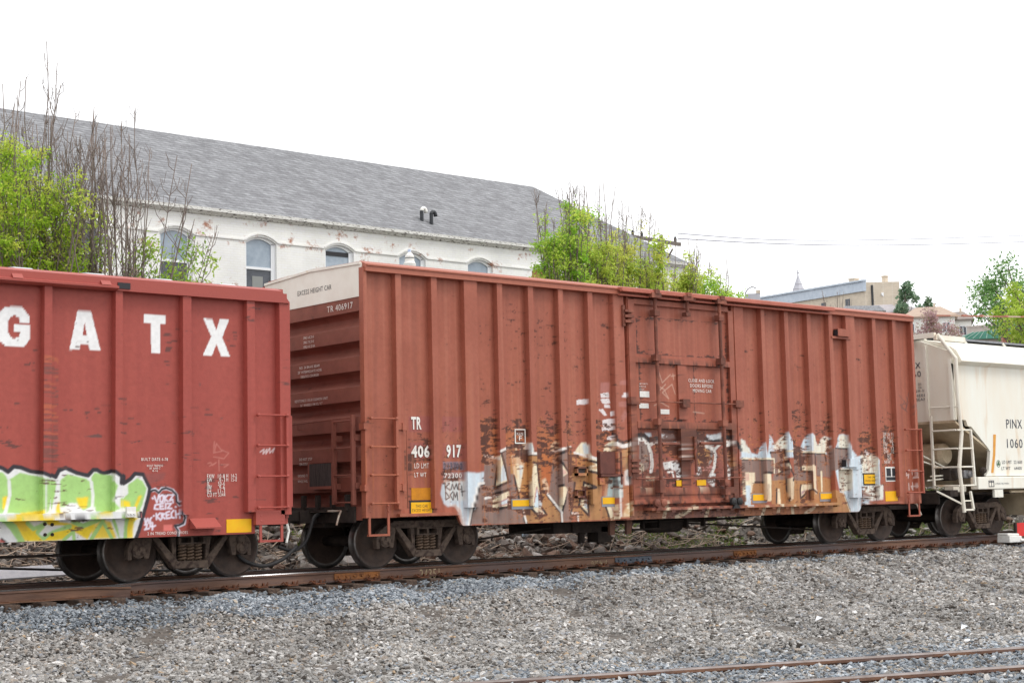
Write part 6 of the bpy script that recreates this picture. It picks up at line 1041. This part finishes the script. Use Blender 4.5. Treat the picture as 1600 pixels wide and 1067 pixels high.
def tree(name,base,label,cat,seed,H,limbs,lean=None,leafn=5000,lsize=.065,top=None,leaf0=.18,spread=1.2,cols=((132,170,52),(96,140,40),(176,186,74)),group=None,bare=.8,clump=.16,side=(-9,9),fan=1.,twigs=7,thick=.05,dead=0.,ncl=46):
    "upright limbs fanning from a short trunk; leaves sit in clumps on the twigs up to a height that follows top(x)"
    rng=np.random.default_rng(seed); T=thing(name,base,label,cat,group); mb=MB(); tips=[]; dk=[]
    mb.tube([(0,0,-.4),(.02,0,H*.06),(0,.02,H*.14),(0,0,H*.24)],[.16,.13,.11,.07],9)
    for k in range(limbs):
        a=rng.uniform(0,2*math.pi); r=spread*math.sqrt(rng.uniform(.02,1)); hx=r*math.cos(a)*fan; hy=r*math.sin(a)*.8; h=H*(rng.uniform(.72,1.0) if lean is None else lean(hx)*rng.uniform(.86,1.0)); z0=H*rng.uniform(.05,.24); pts=[]; wx=rng.normal(0,.05,8); wy=rng.normal(0,.05,8)
        for i in range(8):
            t=i/7; s=t**.62; pts.append((hx*s+wx[i]*t,hy*s+wy[i]*t,z0+(h-z0)*t))
        r0=thick*rng.uniform(.6,1.1); mb.tube(pts,[max(.009,r0*(1-.82*(i/7))) for i in range(8)],5); isdead=rng.random()<dead
        for j in range(twigs*2):
            t=rng.uniform(.12,.97); i=min(6,int(t*7)); f=t*7-i; p=Vector(pts[i]).lerp(Vector(pts[i+1]),f); aa=rng.uniform(0,2*math.pi); L_=(.25+.55*(1-t))*rng.uniform(.5,1.25)*spread*.7; q=p+Vector((math.cos(aa)*L_*.55,math.sin(aa)*L_*.55,L_*1.0)); m_=p.lerp(q,.5)+Vector((math.cos(aa)*.05,math.sin(aa)*.05,-.04))
            mb.tube([p,m_,q],[max(.008,r0*.32*(1-t*.6)),.008,.005],4,False)
            for s in range(2):
                aa2=rng.uniform(0,2*math.pi); m2=p.lerp(q,rng.uniform(.3,.95)); q2=m2+Vector((math.cos(aa2)*.12,math.sin(aa2)*.12,.22))*rng.uniform(.6,1.5); mb.tube([m2,q2],[.006,.004],3,False)
                if not isdead: tips.append(q2)
            if not isdead: tips+= [q,m_,p.lerp(q,.75)]
    mb.build('trunk',M_bark,T,smooth=True)
    tp=np.array([t[:] for t in tips]); lim=np.full(len(tp),bare*H) if top is None else np.array([top(x) for x in tp[:,0]])
    keep=(tp[:,2]<lim+rng.normal(0,.25,len(tp)))&(tp[:,2]>leaf0*H)&(tp[:,0]>side[0])&(tp[:,0]<side[1]); tp=tp[keep]
    if len(tp):
        nk=max(12,int(leafn/ncl)); ks=rng.choice(len(tp),min(nk,len(tp)),replace=False); tp=tp[ks]; w=.35+rng.random(len(tp))**2; w/=w.sum(); idx=rng.choice(len(tp),leafn,p=w); cl=rng.random(len(tp)); cr=clump*rng.uniform(.55,1.25,len(tp))[idx][:,None]; pts=tp[idx]+rng.normal(0,1,(leafn,3))*cr*np.array([1,1,.85]); A,B,C3=[np.array(alb(*c)) for c in cols]; c=cl[idx][:,None]; col=np.where(c<.5,B+(A-B)*c*2,A+(C3-A)*(c-.5)*2*.9)*rng.uniform(.75,1.2,(leafn,1))
        leaves(pts,lsize,col,rng,T)
    return T
G1=((196,222,84),(156,198,62),(226,226,116))
B0=2.1
def tx_(a): return (a[0],a[1])
HB='trees between the train and the white building'
q=(-0.926,6.145); tree('hornbeam_tree',(q[0],11,B0),'bright green tree with tall bare spires at the left edge','tree',7,9.3,44,lean=lambda x:(.98 if abs(x-.0)<.35 else .86-.05*abs(x)),leafn=36000,top=lambda x: 6.9-.9*abs(x+.2)**1.2,spread=1.9,fan=1.25,twigs=8,thick=.04,group=HB,cols=G1,lsize=.046,clump=.13)
q=(-1.878,6.259); tree('hornbeam_tree',(q[0],12.5,B0),'bright green tree cut by the left edge of the picture','tree',17,8.6,30,leafn=30000,bare=.74,spread=1.8,group=HB,cols=G1,lsize=.06)
q=(1.122,6.107); tree('bare_tree',(q[0],10.6,B0),'mostly bare tree with many dark upright branches and a few green shoots','tree',23,8.0,34,lean=lambda x:.98-.22*max(0,x)/1.6-.04*max(0,-x),leafn=2600,top=lambda x:4.9,spread=2.0,fan=1.3,twigs=6,group=HB,thick=.036,side=(.25,9),cols=((158,192,76),(126,166,60),(184,206,96)),clump=.17,lsize=.06)
q=(0.345,6.123); tree('bare_tree',(q[0],11.2,B0),'thin bare tree with pale vertical branches between the two left trees','tree',29,8.2,15,leafn=1300,top=lambda x:5.3,spread=.9,group=HB,thick=.05,cols=G1,lsize=.06)
specs=[(880,11.4,9.85,7.6,7.75,30,.95,9000,'green hornbeam with a pointed leafy top in front of the roof corner'),
 (930,11.8,10.3,6.8,7.0,36,1.25,11500,'yellow green hornbeam whose bare twigs stand tallest of the right hand row'),
 (985,12.4,9.95,6.8,6.6,36,1.35,13500,'yellow green hornbeam with bare twigs in front of the end of the roof'),
 (1040,12.8,9.2,6.3,6.2,36,1.35,13500,'green hornbeam in front of the utility pole crossarm'),
 (1085,13.0,8.7,6.4,6.4,30,1.25,12500,'leafy hornbeam right of the crossarm, second last of its row'),
 (1126,13.2,8.2,6.2,5.8,28,1.15,9000,'small bright green hornbeam ending the row at the right')]
GY=((204,220,104),(164,200,78),(230,222,128))
HX_=[(14.938,7.941)[0],(16.569,8.13)[0],(18.612,8.381)[0],(20.563,8.597)[0],(22.097,8.752)[0],(23.57,8.902)[0]]
for k,(px,Y,zt,lt2,_l,nl,sp2,ln2,lb) in enumerate(specs):
    X=HX_[k]
    tree('hornbeam_tree',(X,Y,B0),lb,'tree',50+k,zt-B0,nl,leafn=int(ln2*2.6),top=lambda x,l=lt2,s=sp2:l-1.45*abs(x/s)**1.6,spread=sp2,group=HB,cols=GY if k in(1,2,3) else ((186,220,90),(146,196,66),(216,224,112)),lsize=.05,twigs=8,clump=.125,thick=.045)
# distant trees on the hill
def blob_tree(name,base,label,seed,H,R,n,size,cols,flat=1.,conical=False,group=None,trunk_r=.2,nb=14):
    rng=np.random.default_rng(seed); T=thing(name,base,label,'tree',group); mb=MB(); mb.tube([(0,0,-2),(.05,0,H*.4),(0,0,H*.85)],[trunk_r,trunk_r*.7,trunk_r*.15],8); cs=[]
    for k in range(nb):
        a=rng.uniform(0,6.28); t=rng.uniform(.25,1); rr=R*(1.05-t)*1.0 if conical else R*math.sqrt(max(.05,1-((t-.62)/.42)**2)); r=rr*math.sqrt(rng.uniform(.1,1)); c=Vector((r*math.cos(a),r*math.sin(a)*.9,H*t)); z0=H*max(.15,t-.3); mb.tube([(0,0,z0),(c*.6+Vector((0,0,z0*.4)))[:],c[:]],[trunk_r*.4,trunk_r*.25,.03],5); cs.append((c,rng.uniform(.22,.42)*R,rng.random()))
    mb.build('trunk',M_bark,T); ii=rng.integers(0,nb,n); C0=np.array([c[0][:] for c in cs])[ii]; S=np.array([c[1] for c in cs])[ii][:,None]; K=np.array([c[2] for c in cs])[ii][:,None]
    d=rng.normal(size=(n,3)); d/=np.linalg.norm(d,axis=1)[:,None]; pts=C0+d*S*rng.uniform(.25,1.05,(n,1))*np.array([1,1,flat]); A,B,C3=[np.array(alb(*c)) for c in cols]; col=(B+(A-B)*K)*rng.uniform(.75,1.2,(n,1)); m=rng.random((n,1))<.25; col=np.where(m,C3,col); leaves(pts,size,col,rng,T); return T
a=(210.49,138.785,32.219); blob_tree('pine_tree',(a[0],a[1],20),'dark green pine rising behind the row house roofs',3,(210.308,138.436,36.02)[2]-20,2.6,2600,.42,((126,152,122),(98,128,102),(150,170,140)),nb=40)
a=(214.662,137.813,32.593); blob_tree('pine_tree',(a[0],a[1],20),'smaller ragged pine right of the dark one behind the roofs',5,(214.599,137.692,33.906)[2]-20,2.2,1200,.36,((104,130,96),(84,112,84),(130,150,120)),nb=24)
a=(146.563,89.273,20.004); blob_tree('cherry_tree',(a[0],a[1],14),'pink blossoming cherry tree in front of the white row houses',8,(146.457,89.07,22.22)[2]-14,2.9,5200,.17,((206,176,178),(182,150,150),(168,158,130)),nb=40,trunk_r=.15)
for px,k,lb in (((171.728,100.501,22.377),1,'left of the two dark slim conifers'),((172.093,100.192,22.366),2,'right of the two dark slim conifers')):
    zt=(171.679,100.406,23.415)[2]; rng=np.random.default_rng(k); T=thing('slim_conifer',(px[0],px[1],18),lb+' by the concrete wall','conifer','pair of slim conifers'); mb=MB(); mb.tube([(0,0,-1),(0,0,zt-18-.5)],[.12,.03],6); mb.build('trunk',M_bark,T); n=900; t=rng.random(n)**.8; r=.42*(1-t)**.6*rng.uniform(.5,1,n); a=rng.uniform(0,6.28,n); leaves(np.stack([r*np.cos(a),r*np.sin(a),(zt-18)*t],1),.16,np.array(alb(60,104,62))*rng.uniform(.7,1.2,(n,1)),rng,T)
a=(193.002,140.601,31.549); tree('bare_tree',(a[0],a[1],20),'bare winter tree in front of the tan block','tree',77,(192.862,140.332,34.478)[2]-20,20,leafn=10,bare=.3,spread=4.2,fan=1.,thick=.14,twigs=6)
a=(77.559,35.701,11.311); blob_tree('maple_tree',(a[0],a[1],8.6),'tall dark green tree at the right edge',13,(77.343,35.286,15.829)[2]-8.6,2.9,4600,.13,((126,166,98),(100,142,84),(150,186,110)),nb=30)
a=(70.852,30.962,10.511); blob_tree('maple_tree',(a[0],a[1],8.4),'light yellow green tree in front of the dark one at the right edge',19,(70.536,30.848,13.412)[2]-8.4,2.3,4600,.12,((186,210,84),(156,186,70),(206,216,116)),nb=26)
# ---------------------------------------------------------------- loose stones, rubble, twigs, grass
ROCKS=bpy.data.collections.new('stone_shapes')
def rock_mesh(seed):
    rng=np.random.default_rng(seed); bm=bmesh.new(); bmesh.ops.create_icosphere(bm,subdivisions=1,radius=1)
    pl=[(Vector(rng.normal(size=3)).normalized(),rng.uniform(.45,.85)) for _ in range(9)]
    for v in bm.verts:
        for nrm,d in pl:
            t=v.co.dot(nrm)
            if t>d: v.co-=nrm*(t-d)
        v.co=Vector((v.co.x*1.3,v.co.y*.95,v.co.z*.60))
    me=bpy.data.meshes.new('stone'); bm.to_mesh(me); bm.free(); return me
M_stone_i=attr_mat('stone',.9,instancer=True,bump=.5,bscale=3,mul=(.72,1.2))
for k in range(8):
    me=rock_mesh(k+3); me.materials.append(M_stone_i); o=bpy.data.objects.new('stone',me); ROCKS.objects.link(o)
def scatter(name,P_,scale,col,seed,label=None):
    n=len(P_); rng=np.random.default_rng(seed); me=bpy.data.meshes.new(name); me.vertices.add(n); me.vertices.foreach_set('co',P_.astype(np.float32).ravel())
    for nm,ty,data in (('srot','FLOAT_VECTOR',np.stack([rng.normal(0,.45,n),rng.normal(0,.45,n),rng.uniform(0,6.28,n)],1)),('sscale','FLOAT_VECTOR',scale[:,None]*rng.uniform(.75,1.25,(n,3)))):
        a=me.attributes.new(nm,ty,'POINT'); a.data.foreach_set('vector',data.astype(np.float32).ravel())
    a=me.attributes.new('Col','FLOAT_COLOR','POINT'); a.data.foreach_set('color',np.concatenate([col,np.ones((n,1))],1).astype(np.float32).ravel())
    o=link(bpy.data.objects.new(name,me)); tag(o,kind='stuff')
    if label: o['label']=label
    ng=bpy.data.node_groups.new(name,'GeometryNodeTree'); ng.interface.new_socket('Geometry',in_out='INPUT',socket_type='NodeSocketGeometry'); ng.interface.new_socket('Geometry',in_out='OUTPUT',socket_type='NodeSocketGeometry')
    N=ng.nodes; Lk=ng.links; gi=N.new('NodeGroupInput');go=N.new('NodeGroupOutput'); ci=N.new('GeometryNodeCollectionInfo'); ci.inputs[0].default_value=ROCKS; ci.inputs[1].default_value=True; ci.inputs[2].default_value=True
    ip=N.new('GeometryNodeInstanceOnPoints'); ip.inputs['Pick Instance'].default_value=True; rn=N.new('FunctionNodeRandomValue'); rn.data_type='INT'; rn.inputs[4].default_value=0; rn.inputs[5].default_value=7; rn.inputs[8].default_value=seed
    def na(nm,dt): q=N.new('GeometryNodeInputNamedAttribute'); q.data_type=dt; q.inputs[0].default_value=nm; return q.outputs[0]
    e2r=N.new('FunctionNodeEulerToRotation'); Lk.new(na('srot','FLOAT_VECTOR'),e2r.inputs[0]); Lk.new(e2r.outputs[0],ip.inputs['Rotation']); Lk.new(na('sscale','FLOAT_VECTOR'),ip.inputs['Scale']); Lk.new(gi.outputs[0],ip.inputs['Points']); Lk.new(ci.outputs[0],ip.inputs['Instance']); Lk.new(rn.outputs[2],ip.inputs['Instance Index']); Lk.new(ip.outputs[0],go.inputs[0])
    md=o.modifiers.new('stones','NODES'); md.node_group=ng; return o
rng=np.random.default_rng(99)
def region(n,x0,x1,y0,y1): return rng.uniform(x0,x1,n),rng.uniform(y0,y1,n)
az0=math.atan2(CAM_F[0],CAM_F[1])
def in_view(x,y,extra=.13):
    dx=x-CAM_LOC[0];dy=y-CAM_LOC[1]; f=dx*math.sin(az0)+dy*math.cos(az0); r=dx*math.cos(az0)-dy*math.sin(az0); return (f>9.5)&(np.abs(r/np.maximum(f,.1))<.3235+extra),f
def seg_d(x,y,p,q): dx,dy=q[0]-p[0],q[1]-p[1]; return (x-p[0])*dy/math.hypot(dx,dy)-(y-p[1])*dx/math.hypot(dx,dy)
SG=.88
def pal(cols,w,n): c=np.array([alb(*c) for c in cols]); return c[rng.choice(len(cols),n,p=np.array(w)/sum(w))]*rng.uniform(.70,1.16,(n,1))*SG
# foreground gravel
x,y=region(1100000,-16,46,-19,.3); ok,f=in_view(x,y); dens=np.clip(1.5*(16/f)**1.0,.25,1.); ok&=rng.random(len(x))<dens; d=np.abs(seg_d(x,y,SID[0],SID[1])); d2=np.abs(seg_d(x,y,SID[1],SID[2])) if False else np.abs(seg_d(x,y,SID[2],(SID[2][0]+SID[1][0]-SID[0][0],SID[2][1]+SID[1][1]-SID[0][1])))
ok&=(d>.06)&(d2>.06); x,y=x[ok],y[ok]; f=f[ok]; d=d[ok]
bl=sstep(-.12,.12,y-np.interp(x,[-8,-2,1,4,9],[-1.55,-1.7,-1.5,-1.0,-.1])+.12*np.sin(x*2.1)+rng.normal(0,.16,len(x)))     # blue-grey track ballast against brown yard gravel
bl=np.maximum(bl,.75*sstep(2.0,.4,np.minimum(d,np.abs(seg_d(x,y,SID[2],(SID[2][0]+1,SID[2][1]-.37))))+rng.normal(0,.2,len(x)))*sstep(-8,-2,x+.0))
bl=np.maximum(bl,.6*sstep(14,26,x)*sstep(-6,-1,y))
br=pal([(168,165,161),(150,146,141),(188,185,181),(131,127,122),(160,149,138),(214,211,208),(92,85,79),(182,158,130),(156,158,162)],[26,24,16,14,8,5,8,1,7],len(x)); bu=pal([(150,157,164),(170,176,182),(124,132,140),(190,194,198),(104,110,118),(176,164,148)],[28,22,20,10,12,4],len(x))
col=np.where((rng.random(len(x))<bl)[:,None],bu,br)*(1+.13*np.sin(x*.7+1.3*np.sin(y*.9))*np.sin(y*1.1+.8*np.sin(x*.5))+.08*np.sin(x*2.3-y*1.7))[:,None]; sz=np.where(bl>.5,.024,.029)*rng.lognormal(0,.27,len(x))*np.clip(f/22,1,1.7)
near_sid=np.minimum(d,np.abs(seg_d(x,y,SID[2],(SID[2][0]+SID[1][0]-SID[0][0],SID[2][1]+SID[1][1]-SID[0][1]))))
z=gz(x,y)-.0*sstep(-.9,-.1,y)+gbump(x,y)*1.6*sstep(.3,2.2,near_sid)+.002*(1-sstep(.2,.8,near_sid))+rng.uniform(-.012,.02,len(x))
scatter('gravel',np.stack([x,y,z],1),sz,col,5,'loose grey and brown gravel of the yard')
# track ballast between and around the ties
x,y=region(70000,-11,38,-.2,3.5); ok,f=in_view(x,y); x,y=x[ok],y[ok]; z=np.where((y>.95)&(y<2.95),-.25,np.where((y>.2)&(y<=.95),-.285,gz(x,y)))+rng.uniform(-.03,.035,len(x)); col=pal([(140,146,152),(160,164,168),(112,114,118),(120,104,92),(96,84,76)],[26,16,20,14,10],len(x)); scatter('track_ballast',np.stack([x,y,z],1),.03*rng.lognormal(0,.3,len(x)),col,6,'grey ballast between the ties')
# rubble bank behind
x,y=region(60000,-12,52,3.75,9.5); ok,f=in_view(x,y,.1); ok&=rng.random(len(x))<np.where(x<12,.95,.45); x,y=x[ok],y[ok]; sz=np.clip(.042*rng.lognormal(0,.72,len(x)),.018,.27)*np.where((x>2)&(x<10),1.2,.8); col=pal([(150,142,134),(176,172,166),(122,114,108),(134,110,96),(196,192,186),(90,84,80)],[26,18,20,12,6,10],len(x)); scatter('rubble',np.stack([x,y,gz(x,y)+sz*.25],1),sz,col,7,'broken stone rubble on the bank behind the track')
# twigs
n=5200; x,y=region(n,-12,40,4.0,8.5); ok,f=in_view(x,y,.1); ok&=rng.random(n)<np.where(x<6,.95,np.where(x<14,.5,.3)); x,y=x[ok],y[ok]; mb=MB()
for a,b in zip(x,y):
    L_=rng.uniform(.3,1.4); t=rng.uniform(0,6.28); z=float(gz(a,b))+rng.uniform(.03,.16); r=rng.uniform(.006,.017); p=(a,b,z); q2=(a+L_*math.cos(t)*.5,b+L_*math.sin(t)*.2,z+rng.normal(.04,.10)); q3=(a+L_*math.cos(t+.3),b+L_*math.sin(t+.3)*.4+.05,z+rng.normal(.05,.16)+.1*max(0,math.sin(t))); mb.tube([p,q2,q3],[r,r*.8,r*.5],4,False)
o=mb.build('twigs',mat('dead_twig',alb(150,132,116),alb(196,180,162),scale=2,rough=.9)); tag(o,'dead twigs strewn over the bank behind the track',kind='stuff')
# grass tufts and leaf shoots
n=120000; x,y=region(n,-12,50,3.9,9.0); ok,f=in_view(x,y,.1); g_=np.sin(x*1.7+y)*np.sin(y*2.1-x*.8)+.45*np.sin(x*.6); ok&=(g_>np.where(x>11,-.1,.95)); x,y=x[ok],y[ok]; n=len(x); h=rng.uniform(.03,.12,n); t=rng.uniform(0,6.28,n); z=gz(x,y)-.02; wv=.012*np.stack([np.cos(t),np.sin(t),0*t],1); ln=np.stack([rng.normal(0,.06,n),rng.normal(0,.06,n),h],1); Pb=np.stack([x,y,z],1)
V=np.stack([Pb-wv,Pb+wv,Pb+wv*.4+ln,Pb-wv*.4+ln],1).reshape(-1,3); c=pal([(132,158,72),(110,138,60),(160,172,96),(170,160,118)],[5,4,3,3],n); o=raw_mesh('grass',V,np.arange(4*n).reshape(n,4),M_leaf,None,np.repeat(c,4,axis=0)); tag(o,'grass growing on the bank behind the track',kind='stuff')
# litter and trackside bits
M_plastic=mat('litter_white',alb(232,234,238),alb(210,214,220),scale=9,rough=.5)
lit=[((2.259,-7.429),.11,'white scrap of plastic lying on the gravel in the middle'),((2.131,-9.791),.10,'white scrap of plastic near the right end of the gravel')]
for (gx,gy),s,lb in lit:
    mb=MB(); z=float(gz(gx,gy))+float(gbump(gx,gy))*1.6+.055; mb.add([(gx-s,gy,z),(gx-.2*s,gy-.5*s,z+.04),(gx+s,gy-.2*s,z-.01),(gx+.3*s,gy+.5*s,z+.05),(gx-.3*s,gy+.3*s,z+.06)],[(0,1,4),(1,2,3),(1,3,4)]); o=mb.build('litter',M_plastic); sol=o.modifiers.new('s','SOLIDIFY'); sol.thickness=.004; tag(o,lb,'litter','scraps of litter')
(gx,gz_)=(-4.358,-0.048); mb=MB()
for k in range(2): mb.bar((gx-1.5+.2*k,4.15+.1*k,.02+.05*k),(gx+1.2-.25*k,4.2+.12*k,.06+.06*k),.2,.03,(0,-.6,1))
o=mb.build('plastic_sheet',M_plastic); tag(o,'crumpled white plastic sheeting on the ground behind the left track','litter')
(gx,gz_)=(7.247,0.045); mb=MB(); mb.box(gx-.07,gx+.07,4.4,4.46,.32,.44); o=mb.build('litter',mat('litter_blue',alb(150,196,220),alb(220,230,236),scale=14,rough=.5),bevel=.01); tag(o,'pale blue carton lying on the rubble','litter','scraps of litter')
# white joint covers and the red flag at the far end
q=(19.142,-0.085); q1=(20.349,-0.151)
for (px,lb,s) in ((q,'white metal switch cover on the tie ends at the right',.28),(q1,'white switch machine lying by the rail at the right edge',.26)):
    T=thing('switch_cover',(px[0],.35,-.14),lb,'switch cover'); mb=MB(); mb.prism([(-s,-.05),(s,-.05),(s*.94,.1),(-s*.94,.12)],-.25,.1); mb.prism([(-s*.96,.121),(s*.9,.101),(s*.8,.16),(-s*.9,.18)],-.2,.1); mb.build('cover',M_white,T,bevel=.02); mb=MB(); mb.bar((s,-.2,.02),(s+.5,-.35,-.08),.07,.05); mb.tube([(s-.1,-.26,0),(s+.3,-.28,-.02)],.03,6); mb.build('rod',M_white,T)
fx,fz=(19.683,0.108); T=thing('marker_flag',(fx,.3,-.25),'small red square marker on a dark stake at the right edge','marker'); mb=MB(); mb.box(-.2,.16,-.015,.015,fz+.25-.16,fz+.25+.16); mb.build('flag',mat('flag_red',alb(214,44,40),rough=.5),T); mb=MB(); mb.box(-.26,-.2,-.03,.03,0,fz+.25+.17); mb.build('stake',M_under,T)
(p0,p1)=((-4.61,0.187),(-3.526,0.113))
mb=MB(); mb.tube([(p0[0]-8,3.9,p0[1]+.05),(p0[0],3.7,p0[1]),(p1[0],3.7,p1[1]),(p1[0]+4,3.8,p1[1]-.2)],.02,6); tag(mb.build('ground_cable',M_hose),'black cable running along the foot of the bank at left','cable')
